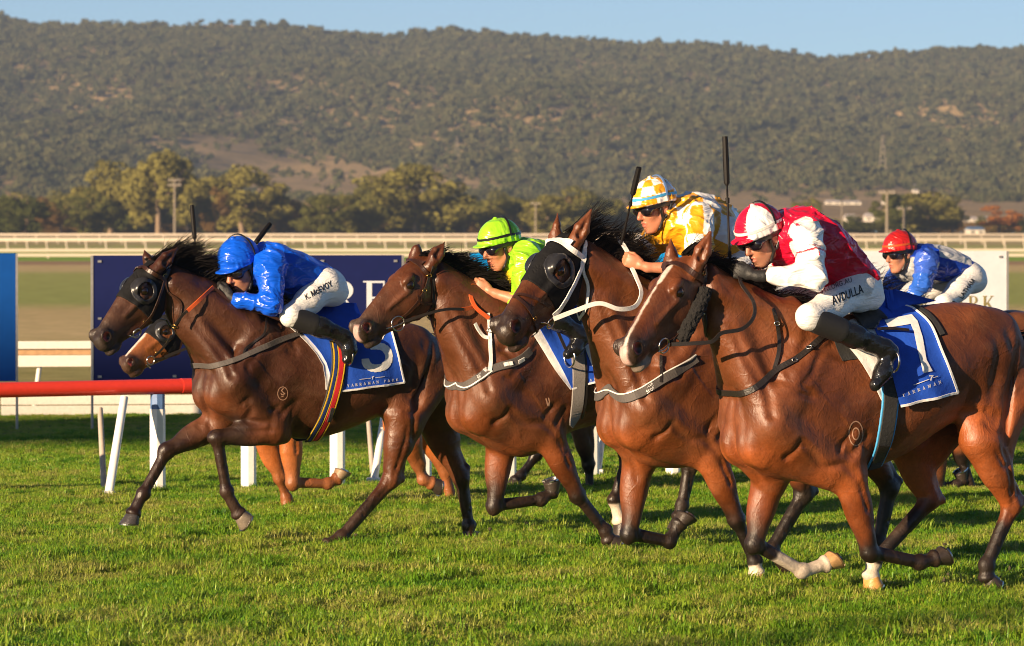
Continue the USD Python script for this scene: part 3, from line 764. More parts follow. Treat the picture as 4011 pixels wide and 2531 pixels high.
def board(px0, px1, top, bot, mt, label, frame=None, text=None, bolts=True):
    P0 = BD(0)
    a, b = on_plane(px0, top, P0, BN), on_plane(px1, top, P0, BN)
    zt, zb = (a[2] + b[2]) / 2, on_plane((px0 + px1) / 2, bot, P0, BN)[2]
    a[2] = b[2] = 0
    W = np.linalg.norm(b - a)
    o = (a + b) / 2
    path = thing('sponsor_board', label, 'sign', o)
    R = rotz(math.radians(12))
    part('panel', box_mesh(o + [0, 0, (zt + zb) / 2], (W, .02, zt - zb), R), mt, path, origin=o)
    for s in (-1, 1):
        part('upright', box_mesh(o + R @ np.array([s * (W / 2 + .013), 0, 0]) + [0, 0, (zt + .0) / 2], (.022, .035, zt + .0), R), 'alloy', path, origin=o)
    if bolts:
        for u in np.linspace(-.48, .48, 5):
            for z in (zt - .06, (zt + zb) / 2, zb + .05):
                if z == (zt + zb) / 2 and abs(u) < .45:
                    continue
                part('bolt', box_mesh(o + R @ np.array([u * W, -.016, 0]) + [0, 0, z], (.035, .012, .022), R), 'alloy', path, origin=o)
    if text:
        s, sx_, sy_, hh, mt2, tr = text
        sh, w = serif(s, hh, tr)
        c = on_plane(abs(sx_), sy_, P0, BN)
        if sx_ < 0:                                  # given by its right end
            c = c - BDIR * w
        m = extrude(sh, .004)
        v = np.array(m.vertices)
        part('lettering', trimesh.Trimesh(c + v[:, :1] * BDIR + v[:, 1:2] * [0, 0, 1] + (v[:, 2:3] + .0105) * BN, m.faces, process=False), mt2, path, origin=o)
    return path
board(-900, 60, 993, 1497, 'board_blue', 'bright blue sponsor board cut by the left edge', bolts=False)
board(365, 1572, 1000, 1491, 'board_navy', 'dark navy sponsor board with white serif letters behind the leading horse', text=('TURF', 1024, 1243, .365, 'board_white', .16))
board(1838, 2690, 990, 1482, 'board_sky', 'plain sky blue sponsor board behind the lime jockey')
board(2735, 3941, 984, 1474, 'board_white', 'white sponsor board with gold serif letters behind the red capped jockey', text=('YARRAMAN PARK', -3893, 1219, .160, 'board_gold', .20))

# ------------------------------------------------------------------ poles and far buildings
plain('wood_pole', (.22, .18, .13), 0.8, 0.01, 6)
plain('wall_cream', (.55, .50, .42), 0.8, 0.0, 4)
plain('roof_pale', (.48, .42, .38), 0.6, 0.0, 4)
plain('roof_blue', (.10, .20, .36), 0.5, 0.0, 4)
plain('window_dark', (.03, .035, .04), 0.2, 0.0, 4)
def pole(px, top, base, depth, label, arms=1, w=9):
    b = at_depth(px, base, depth)
    b[2] = 0 if depth < 1400 else float(hill_z(np.array(b[0]), np.array(depth)))
    H = at_depth(px, top, depth)[2] - b[2]
    r = w / (FPX / depth) / 2
    path = thing('power_pole', label, 'pole', b)
    part('pole', tube(np.array([[0, 0, -.5], [0, 0, H / 2], [0, 0, H]]), [r, r * .85, r * .7], 8), 'wood_pole', path)
    for k in range(arms):
        z = H * (.97 - .09 * k)
        part('cross_arm', box_mesh((0, 0, z), (r * 11, r * .9, r * .9)), 'wood_pole', path)
        for u in (-.44, -.2, .2, .44):
            part('insulator', trimesh.creation.cylinder(r * .3, r * 1.2, sections=6).apply_translation((u * r * 11, 0, z + r)), 'wall_cream', path)
pole(684, 700, 915, 1010, 'power pole with two cross arms standing in front of the tallest gum', 2)
pole(2098, 795, 912, 1010, 'power pole behind the ears of the bare faced bay', 1, 7)
pole(3474, 752, 912, 1000, 'tall power pole right of the red silks', 1, 11)
pole(3541, 815, 912, 1005, 'short power pole beside the tall one, above the red cap', 1, 10)
pole(3297, 800, 912, 1015, 'thin power pole behind the back of the red silks', 1, 5)
def pylon(px, top, depth, label):
    b = at_depth(px, 600, depth); b[2] = float(hill_z(np.array(b[0]), np.array(depth)))
    H = at_depth(px, top, depth)[2] - b[2]
    path = thing('pylon', label, 'pylon', b)
    for sx_ in (-1, 1):
        for sy_ in (-1, 1):
            part('leg', tube(np.array([[sx_ * H * .09, sy_ * H * .09, 0], [sx_ * H * .05, sy_ * H * .05, H * .5], [sx_ * H * .012, sy_ * H * .012, H]]), .10, 5), 'wood_pole', path)
    for z in (.2, .4, .6, .75):
        w = H * (.10 - .085 * z)
        part('brace', box_mesh((0, 0, z * H), (2 * w, .25, .3)), 'wood_pole', path)
    for z in (.7, .85):
        part('cross_arm', box_mesh((0, 0, z * H), (H * .12, .2, .2)), 'wood_pole', path)
pylon(1790, 535, 2330, 'pale lattice pylon on the slope above the lime cap')
pylon(3458, 528, 2330, 'pale lattice pylon on the slope above the red silks')
def house(px, base, w, h, depth, label, roof='roof_pale', d=9.0, rise=.45, name='house'):
    s = FPX / depth
    b = at_depth(px, base, depth)
    if depth > 1400:
        b[2] = float(hill_z(np.array(b[0]), np.array(depth)))
    else:
        b[2] = 0
    W_, H_ = w / s, h / s * (1 - rise)
    path = thing(name, label, 'house' if name == 'house' else 'shed', b)
    part('wall', box_mesh((0, 0, H_ / 2 - .5), (W_, d, H_ + 1)), 'wall_cream', path)
    zr = h / s * rise
    v = np.array([[-W_ * .54, -d * .56, H_], [W_ * .54, -d * .56, H_], [W_ * .54, d * .56, H_], [-W_ * .54, d * .56, H_], [-W_ * .40, 0, H_ + zr], [W_ * .40, 0, H_ + zr]])
    f = np.array([[0, 1, 5], [0, 5, 4], [1, 2, 5], [2, 3, 4], [2, 4, 5], [3, 0, 4], [0, 2, 1], [0, 3, 2]])
    part('roof', trimesh.Trimesh(v, f, process=False), roof, path)
    nw = max(2, int(W_ / 4))
    for k in range(nw):
        part('window', box_mesh((-W_ / 2 + W_ * (k + .5) / nw, -d / 2 - .03, H_ * .5), (min(1.6, W_ / nw * .5), .08, H_ * .34)), 'window_dark', path)
house(3818, 912, 62, 32, 1000, 'white shed with a flat blue roof behind the far rail at the right', 'roof_blue', name='shed', rise=.3)
house(3262, 782, 60, 17, 1900, 'long pale house left in the row under the hill, behind the red silks')
house(3335, 778, 70, 16, 1900, 'second long pale house in the row under the hill')
house(3480, 778, 50, 14, 1920, 'small white roofed house beside the top of the tall pole')
house(3330, 876, 46, 34, 1540, 'cream house left of the bush right of the red silks')
house(3415, 872, 60, 34, 1560, 'white gabled house in the middle of the village strip')
house(3520, 872, 44, 26, 1560, 'white house half hidden between the two right poles')
house(3765, 870, 34, 22, 1560, 'white house at the left of the village strip above the shed')
house(3800, 872, 50, 20, 1560, 'long white house directly above the blue roofed shed')
house(3850, 868, 30, 22, 1560, 'small white house right above the blue roofed shed, next to the orange tree')
for i, (px, py, lab) in enumerate(((3493, 645, 'upper white house alone on the wooded slope at the right'), (3578, 668, 'middle white house alone on the wooded slope at the right'), (3585, 705, 'lowest white house alone on the wooded slope at the right'))):
    house(px, py, 22, 13, 2250 - 40 * i, lab)

# ------------------------------------------------------------------ evening haze between here and the range
mat('haze', {'v': ('principled_volume', {'color': (.60, .75, 1.0), 'density': 6.0e-5, 'anisotropy': 0.0})}, [], surface=None, volume='v.volume')
struct('haze', box_mesh((0, 1900, 92), (3400, 4400, 190)), 'haze', 'thin evening haze in the air between the track and the hills', kind='stuff')

# added unseen slab behind the camera, shaped to shade the strip beyond the rail
st = thing('grandstand', 'added unseen slab on slim columns that shades the strip beyond the rail', 'grandstand', (-76, -37, 0))
xs_ = np.linspace(-24, 24, 49)
for k_ in range(48):
    zb_ = 24.75 + .45 * meshkit.noise(np.array([k_ * .9, 0, 0]), 3)
    part('roof_panel', box_mesh(((xs_[k_] + xs_[k_ + 1]) / 2, 0, (zb_ + 26.95) / 2), (.995, .6, 26.95 - zb_)), 'alloy', st)
for x_ in (-23.5, 23.5):
    part('column', trimesh.creation.cylinder(.18, 25.2, sections=12).apply_translation((x_, 0, 12.6)), 'alloy', st)
# ------------------------------------------------------------------ grass blades on the near course
def tuft(seed, n, h, spread):
    r = np.random.default_rng(seed)
    V, Fc = [], []
    for i in range(n):
        a = r.uniform(0, 6.28); p = np.array([r.normal(0, spread), r.normal(0, spread), 0])
        ln = h * r.uniform(.5, 1.15); lean = r.uniform(.15, .95); w = r.uniform(.0022, .0042)
        d = np.array([math.cos(a), math.sin(a), 0]); s = np.array([-d[1], d[0], 0]) * w
        k = len(V)
        m1 = p + d * ln * lean * .30 + [0, 0, ln * .62]; t = p + d * ln * lean + [0, 0, ln * (1.0 - .35 * lean)]
        V += [p - s, p + s, m1 + s * .85, m1 - s * .85, t]
        Fc += [(k, k + 1, k + 2), (k, k + 2, k + 3), (k + 3, k + 2, k + 4)]
    return trimesh.Trimesh(np.array(V), np.array(Fc), process=False)
mat('grass_blade', {'g': ('geometry', {}), 'o': ('object_info', {}), 'n': ('noise_texture', {'scale': 0.9, 'detail': 4.0, 'roughness': 0.6}), 'n2': ('noise_texture', {'scale': 7.0, 'detail': 2.0}),
     'ad': ('math', {'math_type': 'multiply_add', 'value2': 0.35}), 'ad2': ('math', {'math_type': 'multiply_add', 'value2': 0.3}),
     'r': ('rgb_ramp', {'ramp': [(0.28, (.018, .075, .006)), (0.50, (.062, .200, .009)), (0.72, (.158, .315, .016)), (0.92, (.30, .38, .036)), (1.0, (.34, .35, .08))]}),
     'd': ('principled_bsdf', {'roughness': 0.45, 'specular_ior_level': 0.35}), 't': ('translucent_bsdf', {}), 'm': ('mix_closure', {'fac': 0.35})},
    [('g.position', 'n.vector'), ('g.position', 'n2.vector'), ('o.random', 'ad.value1'), ('n.fac', 'ad.value3'), ('n2.fac', 'ad2.value1'), ('ad.value', 'ad2.value3'), ('ad2.value', 'r.fac'), ('r.color', 'd.base_color'), ('r.color', 't.color'), ('d.BSDF', 'm.closure1'), ('t.BSDF', 'm.closure2')], 'm.closure')
TUFTS = [(tuft(50 + i, 24, .040 + .004 * i, .030), 'grass_blade') for i in range(4)] + [(tuft(80 + i, 34, .088 + .010 * i, .026), 'grass_blade') for i in range(4)]
gr = np.random.default_rng(77)
def sow(y0, y1, per_m2):
    area = (y1 - y0) * (y0 + y1) * .118
    n = int(area * per_m2)
    y = np.sqrt(gr.uniform(y0 ** 2, y1 ** 2, n))
    return np.stack([gr.uniform(-.118, .118, n) * y, y, np.zeros(n)], 1)
low = np.vstack([sow(20.5, 30, 620), sow(30, 38, 480), sow(38, 52, 220)])
tall = np.vstack([sow(20.5, 30, 330), sow(30, 38, 210), sow(38, 46, 60)])
ck = meshkit.fbm(tall * [6.0, 2.6, 0], 3, 15) + .35 * (meshkit.fbm(tall * [.9, .5, 0], 2, 33) - .5)
tall = tall[ck + gr.normal(0, .04, len(tall)) > .50]
pos = np.vstack([low, tall])
isl = np.arange(len(pos)) < len(low)
cl = meshkit.fbm(pos * [2.2, 1.1, 0], 3, 8)
fade = np.interp(pos[:, 1], [22, 30, 36, 44], [1.08, .92, .72, .5])
sc = np.where(isl, .6 + .8 * cl, .45 + .75 * cl) * gr.uniform(.75, 1.25, len(pos)) * fade
idx = np.where(isl, gr.integers(0, 4, len(pos)), gr.integers(4, 8, len(pos)))
instancer('grass', TUFTS, pos, idx, np.stack([sc * 1.15, sc * 1.15, sc], 1), gr.uniform(0, 6.28, len(pos)), 'thick green turf of the course under the horses', 'grass')
# ------------------------------------------------------------------ horses
class Rig:
    """A horse's own frame: x forward, y to its left, z up; lane = signed distance of its line from the camera."""
    def __init__(self, lane, psi, px):
        self.psi = math.radians(psi)
        c, s = math.cos(self.psi), math.sin(self.psi)
        self.h, self.l = np.array([-c, -s, 0]), np.array([s, -c, 0])
        self.M = np.array([self.h, self.l, [0, 0, 1.0]])
        o = on_plane(px, 1400, self.l * lane, self.l)
        self.O = np.array([o[0], o[1], 0.0])
    def W(self, p): return np.asarray(p, float) @ self.M + self.O
    def L(self, p): return (np.asarray(p, float) - self.O) @ self.M.T
    def D(self, v): return np.asarray(v, float) @ self.M
    def at(self, px, lat=0.0): return self.L(on_plane(px[0], px[1], self.O + self.l * lat, self.l))

LEGS = ('LF', 'RF', 'LH', 'RH')
class Horse:
    def __init__(self, spec, base=None):
        self.spec = spec
        g = self.rig = Rig(spec['lane'], spec['psi'], spec['px'])
        shift = np.array(spec.get('shift', (0, 0, 0)), float)
        J = {}
        J['torso'] = [(g.at(t), g.at(b), w) for t, b, w in spec['torso']] if 'torso' in spec else [(t + shift, b + shift, w) for t, b, w in base.J['torso']]
        J['neck'] = [(g.at(t), g.at(b), w) for t, b, w in spec['neck']] if 'neck' in spec else [(t + shift, b + shift, w) for t, b, w in base.J['neck']]
        if 'head' in spec:
            poll, lip, yaw = spec['head']
            p0 = g.at(poll)
            ya = math.radians(yaw)
            nl = np.array([-math.sin(ya), math.cos(ya), 0])
            p1 = g.L(on_plane(*lip, g.W(p0), g.D(nl)))
            v = p1 - p0
            L = np.linalg.norm(v) / 1.015
            a0 = math.atan2(v[2], math.hypot(v[0], v[1])) + math.atan(0.17)
            fw = np.array([math.cos(ya), math.sin(ya), 0])
            X = fw * math.cos(a0) + np.array([0, 0, math.sin(a0)])
            Z = -fw * math.sin(a0) + np.array([0, 0, math.cos(a0)])
            J['head'] = (p0, X, np.cross(Z, X), Z, L)
            J['ears'] = [(g.at(b, lb), g.at(t, lt)) for b, t, lb, lt in spec['ears']]
        else:
            p0, X, Y, Z, L = base.J['head']
            J['head'] = (p0 + shift, X, Y, Z, L)
            J['ears'] = [(a + shift, b + shift) for a, b in base.J['ears']]
        for k in LEGS:
            lat = {'LF': 0.13, 'RF': -0.13, 'LH': 0.14, 'RH': -0.14}[k] * spec.get('lat', 1.0)
            if k in spec:
                J[k] = [g.at(p, lat * (1.15 if i == 0 and k[1] == 'H' else 1)) for i, p in enumerate(spec[k])]
            else:
                J[k] = [p + shift for p in base.J[k]]
        self.J = J
        self.S = spec.get('size', 1.0)
        self.sculpt()
    def H(self, x, y, z):
        p0, X, Y, Z, L = self.J['head']
        return p0 + L * (x * X + y * Y + z * Z)
    def to_head(self, v):
        p0, X, Y, Z, L = self.J['head']
        return ((v - p0) @ np.array([X, Y, Z]).T) / L
    def sculpt(self):
        J, S = self.J, self.S
        pts = [p for t, b, w in J['torso'] + J['neck'] for p in (t, b)] + [p for k in LEGS for p in J[k]] + [self.H(1.05, 0, -.2), self.H(.3, 0, -.4)] + [e for p in J['ears'] for e in p]
        pts = np.array(pts)
        lo, hi = pts.min(0) - 0.13, pts.max(0) + 0.13
        lo[1], hi[1] = min(lo[1], -0.40), max(hi[1], 0.40)
        F = self.F = Field(lo, hi, self.spec.get('res', 0.0085))
        # --- barrel
        T = J['torso']
        def skin(rows, n, cap, k):
            R = resample(np.array([np.r_[t, b, w] for t, b, w in rows]), n)
            for q, r in zip(R[:-1], R[1:]):
                F.add(loft((q[:3] + q[3:6]) / 2, (r[:3] + r[3:6]) / 2, (q[:3] - q[3:6]) / 2, (r[:3] - r[3:6]) / 2, q[6], r[6], cap), k)
        skin(T, 34, 0.06, 0.0006)
        tx = lambda i, f, y: np.array([T[i][0][0], y, 0]) * [1, 1, 0] + np.array([0, 0, T[i][1][2] + f * (T[i][0][2] - T[i][1][2])]) + np.array([0, 0, 0])
        N = J['neck']
        G = Field(F.lo, F.hi if hasattr(F, 'hi') else F.lo + (F.n - 1) * F.h, F.h) if False else None
        skin(N, 16, 0.04, 0.0006)
        F.a = ndimage.gaussian_filter(np.minimum(F.a, .09), 2.2 * .0085 / F.h)
        F.a[F.a > .05] = .3
        ntx = lambda i, f, y: N[i][1] + f * (N[i][0] - N[i][1]) + np.array([0, y, 0])
        # neck into shoulder
        n0 = N[-1]
        F.add(loft((n0[0] + n0[1]) / 2, (T[1][0] + T[1][1]) / 2 + np.array([-.05, 0, .08]), (n0[0] - n0[1]) / 2 * 0.98, (T[1][0] - T[1][1]) / 2 * 0.85, n0[2], T[1][2] * 0.9, 0.06), 0.07)
        for s in (1, -1):
            PS = np.array([(T[0][0][0] + T[0][1][0]) / 2 - 0.06, s * 0.165, (T[0][0][2] + T[0][1][2]) / 2 + 0.03])
            SC = np.array([T[2][0][0] - 0.02, s * 0.10, T[2][0][2] - 0.12])
            F.add(ell((PS + SC) / 2 + [0, s * .035, 0], (np.linalg.norm(PS - SC) / 2 + .04, .075, .12), along(PS, SC, (0, s, 0))), 0.05)
            F.add(cone(ntx(1, .40, s * N[1][2] * .55), PS + [0.02, -s * .03, .08], .055, .075), 0.08)
            F.add(cone(ntx(0, .62, s * N[0][2] * .45), SC + [.1, 0, .02], .06, .10), 0.07)
            leg = J['LF' if s > 0 else 'RF']
            E, K, Fe, Co, To = leg
            self.PS = PS
            F.add(cone(PS + [-.02, 0, -.02], E, .105 * S, .085 * S), 0.06)
            tri = (SC + [-.10, s * .05, -.18])
            F.add(ell((tri + E) / 2 + [0, s * .02, 0], (np.linalg.norm(tri - E) / 2 + .05, .075, .115), along(tri, E, (0, s, 0))), 0.045)
            F.add(ell(E + (tri - E) * .22 + [0, s * .055, 0], (.12, .035, .07), along(tri, E, (0, s, 0))), 0.03)
            # pectorals
            pe = np.array([(T[0][0][0] + T[0][1][0]) / 2 - .02, s * .085, T[0][1][2] * .75 + T[0][0][2] * .25])
            F.add(ell(pe, (.10, .085, .125)), 0.035)
            F.add(cone(pe + [-.06, 0, -.06], E + (K - E) * .12 + [0, -s * .03, 0], .085, .06), 0.05)
            self.fore(F, E, K, Fe, Co, To, s)
            self.hind(F, J['LH' if s > 0 else 'RH'], T, s)
        self.grooves(F, T, N, tx, ntx)
        self.head(F)
        # rippling of muscle under the skin
        X, Y, Z = np.meshgrid(*F.ax, indexing='ij', sparse=True)
        near = np.argwhere(np.abs(F.a) < 0.03)
        p = F.lo + near * F.h
        sc = self.spec.get('ripple', 1.0)
        rot = np.array([[.8, .36, -.48], [-.6, .48, -.64], [0, .8, .6]])
        amp = 0.0085 * sc * ((meshkit.noise(p @ rot * 5.0, 5) - .5) * 2 + (meshkit.noise(p @ rot.T * 10.5, 6) - .5) * .9)
        hl = self.to_head(p)
        amp = np.where(hl[:, 0] > -0.02, amp * 0.3, amp)
        legm = p[:, 2] < (T[3][1][2] - 0.12)
        amp = np.where(legm, amp * 0.45, amp)
        F.a[tuple(near.T)] += amp.astype(np.float32)
    def grooves(self, F, T, N, tx, ntx):
        J = self.J
        def g(pts, depth, sig):
            P = resample(np.array(pts, float), 24)
            P = F.snap(P, 0.0, 6)
            for n_ in (8, 3):
                for _ in range(n_):
                    P[1:-1] = .25 * P[:-2] + .5 * P[1:-1] + .25 * P[2:]
                P = F.snap(P, 0.0, 7)
            P = resample(P, 60)
            lo, hi = P.min(0) - 3 * sig, P.max(0) + 3 * sig
            sl, gr = F.window(lo, hi)
            sub = F.a[sl]
            idx = np.argwhere(np.abs(sub) < .05)
            if not len(idx):
                return
            q = np.stack([gr[k].ravel()[idx[:, k]] for k in range(3)], 1)
            d, i = cKDTree(P).query(q)
            fade = np.sin(np.pi * np.clip((i + 2.0) / 63, 0.02, .98)) ** .5
            sub[tuple(idx.T)] += (1.8 * depth * fade * np.exp(-(d / sig) ** 2)).astype(np.float32)
        for s in (1, -1):
            leg, hl = J['LF' if s > 0 else 'RF'], J['LH' if s > 0 else 'RH']
            E, K = leg[0], leg[1]
            PS = np.array([(T[0][0][0] + T[0][1][0]) / 2 - 0.06, s * 0.17, (T[0][0][2] + T[0][1][2]) / 2 + 0.03])
            SC = np.array([T[2][0][0] - 0.02, s * 0.12, T[2][0][2] - 0.10])
            y = np.array([0, s, 0])
            o = y * .25
            tri = SC + [-.20, s * .1, -.26]
            g([ntx(0, .12, s * .2), ntx(1, .16, s * .2), ntx(2, .18, s * .2), ntx(3, .16, s * .25), PS + o + [.08, 0, .06]], .011, .024)      # jugular
            g([ntx(0, .72, s * .2), ntx(1, .66, s * .2), ntx(2, .62, s * .25), ntx(3, .62, s * .25), SC + o + [.12, 0, -.06]], .005, .035)
            g([SC + o + [.05, 0, 0], (SC + PS) / 2 + o + [.10, 0, .05], PS + o + [.03, 0, .02]], .009, .026)                                 # front of the shoulder
            g([SC + o + [-.03, 0, -.06], (SC + PS) / 2 + o + [-.01, 0, 0], PS + o + [-.05, 0, .01]], .007, .020)                              # spine of the blade
            g([SC + o + [-.14, 0, -.08], tri + o, E + o + [-.06, 0, .10], E + o + [-.07, 0, 0]], .012, .026)                                  # behind the shoulder
            g([tri + o + [.10, 0, .02], (tri + E) / 2 + o + [.08, 0, .03], E + o + [.06, 0, .10]], .008, .020)                                # triceps heads
            g([PS + o + [-.02, 0, -.08], E + o + [.07, 0, .06], E + (K - E) * .2 + o], .009, .022)
            g([np.array([T[0][0][0] + .2, s * .03, T[0][0][2]]), np.array([T[0][1][0] + .2, s * .10, T[0][1][2] + .02]), E + (K - E) * .15 + [.12, -s * .1, 0]], .007, .022)
            g([E + (K - E) * .10 + o + [-.01, 0, 0], E + (K - E) * .45 + o, E + (K - E) * .85 + o], .006, .013)
            # barrel: ribs, flank, belly
            for i, f in enumerate(np.linspace(.05, 1.9, 7)):
                a = int(f) + 3; u = f - int(f)
                top, bot = (T[a][0] * (1 - u) + T[a + 1][0] * u), (T[a][1] * (1 - u) + T[a + 1][1] * u)
                g([bot + (top - bot) * .62 + y * .5 + [.05, 0, 0], bot + (top - bot) * .38 + y * .5, bot + (top - bot) * .18 + y * .4 + [-.05, 0, 0]], .0028, .018)
            g([tx(5, .72, s * .6) , tx(6, .48, s * .6), hl[0] + o + [.13, 0, .12]], .014, .045)
            g([tx(4, .10, s * .3), tx(5, .16, s * .4), tx(6, .30, s * .5)], .006, .030)
            # quarters
            St, Hk = hl[0], hl[1]
            hip = np.array([T[6][0][0], s * .4, T[6][0][2] - .10])
            PB = np.array([T[8][1][0] + .04, s * .3, T[8][1][2] * .5 + T[8][0][2] * .5])
            g([PB + [.10, 0, .10], PB + [.16, 0, -.10], St + (Hk - St) * .15 + o + [-.10, 0, .10], St + (Hk - St) * .45 + o + [-.06, 0, 0]], .012, .020)
            g([hip + [.06, 0, -.02], hip + [-.04, 0, -.16], St + o + [.02, 0, .16]], .007, .035)
            g([hip + [-.10, 0, .03], PB + [.16, 0, .06]], .006, .030)
            g([St + (Hk - St) * .22 + o, St + (Hk - St) * .55 + o, St + (Hk - St) * .88 + o], .007, .015)
        for k in LEGS:
            lg = J[k]
            s = 1 if k[0] == 'L' else -1
            for yy in (1, -1):
                y = np.array([0, yy * .2, 0])
                A_, B_, C_ = lg[0], lg[1], lg[2]
                c = norm(C_ - B_); gg = norm(B_ - A_)
                out = norm(.7 * (gg - c) + np.array([.25 if k[1] == 'F' else -.35, 0, 0])); oc = norm(out - c * (out @ c)) * (-1 if k[1] == 'F' else 1)
                g([B_ + oc * .012 + y + c * .05, (B_ + C_) / 2 + oc * .010 + y, C_ + oc * .012 + y - c * .03], .0050, .0085)
                g([B_ + y - gg * .06 + oc * -.008, B_ + y + c * .055 + oc * -.010], .0030, .012)
        g([T[0][0] + [.2, 0, -.05], T[0][1] + [.2, 0, 0.02], T[1][1] + [.05, 0, -.1]], .014, .022)
        g([T[6][0] + [.06, 0, .1], T[7][0] + [0, 0, .1], T[8][0] + [0.02, 0, .1]], .010, .020)
    def fore(self, F, E, K, Fe, Co, To, s):
        S = self.S
        g, c = norm(K - E), norm(Fe - K)
        out = norm(.7 * (g - c) + np.array([.25, 0, 0])); out = norm(out - c * (out @ c) * .5)
        F.add(cone(E + g * .02, K, .088 * S, .046 * S), 0.045)
        side = np.array([0, s, 0])
        m = E + (K - E) * .32
        outg = norm(out - g * (out @ g))
        F.add(ell(m + outg * .030 + side * .012, (.19, .055, .062), along(E, K, side)), 0.03)
        F.add(ell(m - outg * .035 + side * .008, (.16, .05, .045), along(E, K, side)), 0.025)
        F.add(cone(E - outg * .03, E - g * .06 - outg * .05, .055, .05), 0.04)
        F.add(ell(K + outg * .004, (.062, .049, .048), along(E, Fe if abs(g @ c) > .3 else K, side)), 0.02)
        F.add(cone(K + outg * .022 + side * .012, K + outg * .022 - side * .012, .024, .024), 0.02)
        F.add(ell(K - outg * .032 - g * .0, (.03, .022, .025)), 0.02)
        oc = norm(out - c * (out @ c))
        F.add(cone(K, Fe, .034 * S, .028 * S), 0.02)
        F.add(cone(K - oc * .026 + c * .04, Fe - oc * .020, .017, .020), 0.012)
        F.add(ell(Fe - oc * .004, (.042, .037, .041), along(K, Fe, side)), 0.02)
        F.add(ell(Fe - oc * .028, (.026, .024, .024)), 0.02)
        F.add(cone(Fe, Co, .033 * S, .038 * S), 0.02)
        F.add(ell(Co, (.03, .050, .052), along(Fe, Co, side)), 0.015)
    def hind(self, F, leg, T, s):
        S = self.S
        St, Hk, Fe, Co, To = leg
        side = np.array([0, s, 0])
        hip = np.array([T[7][0][0] * .35 + T[6][0][0] * .65, s * .115, T[6][0][2] - .21])
        F.add(ell(hip + [.02, 0, .03], (.20, .125, .145)), 0.06)
        F.add(loft(hip + [0, 0, -.02], St, norm(np.cross(side, St - hip)) * .22, norm(np.cross(side, St - hip)) * .115, .125, .085, .08, side), 0.07)
        F.add(ell(St + [0.01, s * .01, 0.02], (.085, .075, .10)), 0.05)
        g, c = norm(Hk - St), norm(Fe - Hk)
        out = norm(.8 * (g - c) + np.array([-.35, 0, 0]))
        og, oc = norm(out - g * (out @ g)), norm(out - c * (out @ c))
        PB = np.array([T[8][1][0] + .05, s * .085, T[8][1][2] * .65 + T[8][0][2] * .35])
        GB = St + (Hk - St) * .45 + og * .055
        F.add(cone(PB, GB, .105, .062), 0.06)
        F.add(cone(PB + [.02, 0, -.1], St + (Hk - St) * .1 + og * .06, .13, .095), 0.06)
        F.sub(cone(PB + [.11, s * .10, .06], GB + [0.03, s * .085, .12], .006, .010), 0.035)
        F.add(cone(St, Hk, .100 * S, .052 * S), 0.045)
        F.add(ell(St + (Hk - St) * .35 + side * .02, (.19, .062, .085), along(St, Hk, side)), 0.04)
        CA = Hk - c * .055 + oc * .052
        F.add(cone(Hk + oc * .01, CA, .046, .026), 0.02)
        F.add(cone(CA, St + (Hk - St) * .45 + og * .05, .017, .035), 0.02)
        F.add(ell(Hk, (.075, .046, .052), along(Hk - c, Hk + c, side)), 0.025)
        F.add(cone(Hk, Fe, .042 * S, .031 * S), 0.02)
        F.add(cone(Hk + oc * .030 + c * .03, Fe + oc * .022, .020, .020), 0.014)
        F.add(ell(Fe, (.044, .038, .043), along(Hk, Fe, side)), 0.02)
        F.add(ell(Fe + oc * .028, (.026, .024, .024)), 0.02)
        F.add(cone(Fe, Co, .034 * S, .039 * S), 0.02)
        F.add(ell(Co, (.03, .050, .052), along(Fe, Co, side)), 0.015)
    def head(self, F):
        p0, X, Y, Z, L = self.J['head']
        A = np.array([X, Y, Z])
        H = self.H
        def st(x, top, bot, w): return (H(x, 0, (top + bot) / 2), Z * L * (top - bot) / 2, w * L)
        prof = [st(-.02, -.01, -.30, .098), st(.08, .022, -.35, .118), st(.18, .042, -.385, .132), st(.28, .045, -.40, .138), st(.38, .034, -.395, .124), st(.48, .020, -.37, .106),
                st(.58, .002, -.34, .092), st(.70, -.022, -.310, .082), st(.80, -.042, -.300, .082), st(.88, -.062, -.305, .086), st(.945, -.098, -.295, .074)]
        for a, b in zip(prof[:-1], prof[1:]):
            F.add(loft(a[0], b[0], a[1], b[1], a[2], b[2], .03 * L / .62, Y), 0.0015)
        e = lambda x, y, z, r: ell(H(x, y, z), np.array(r) * L, A)
        for s in (1, -1):
            F.add(e(.29, s * .062, -.255, (.185, .052, .178)), 0.03)              # cheek
            F.add(cone(H(.44, s * .030, -.375), H(.78, s * .024, -.300), .045 * L, .036 * L), 0.03)
            F.add(e(.300, s * .118, -.038, (.078, .038, .040)), 0.02)             # brow over the eye
            F.add(cone(H(.37, s * .118, -.130), H(.62, s * .082, -.140), .022 * L, .012 * L), 0.025)   # facial crest
            F.add(e(.905, s * .066, -.135, (.068, .038, .066)), 0.02)             # nostril wing
            F.sub(e(.09, s * .140, -.03, (.05, .020, .03)), 0.03)                  # hollow over the eye
            # eye socket and lids
            F.sub(e(.320, s * .166, -.095, (.048, .036, .037)), 0.010)
            lid = [H(.320 + .052 * math.cos(a), s * (.140 - .012 * abs(math.cos(a))), -.093 + .037 * math.sin(a)) for a in np.linspace(0.1, math.pi - .1, 7)]
            for q0, q1 in zip(lid[:-1], lid[1:]):
                F.add(cone(q0, q1, .0105 * L, .0105 * L), 0.008)
            lid = [H(.320 + .050 * math.cos(a), s * (.138 - .012 * abs(math.cos(a))), -.099 - .032 * math.sin(a)) for a in np.linspace(0, math.pi, 6)]
            for q0, q1 in zip(lid[:-1], lid[1:]):
                F.add(cone(q0, q1, .008 * L, .008 * L), 0.008)
            # nostril opening and rim
            F.sub(e(.925, s * .108, -.135, (.040, .032, .046)), 0.012)
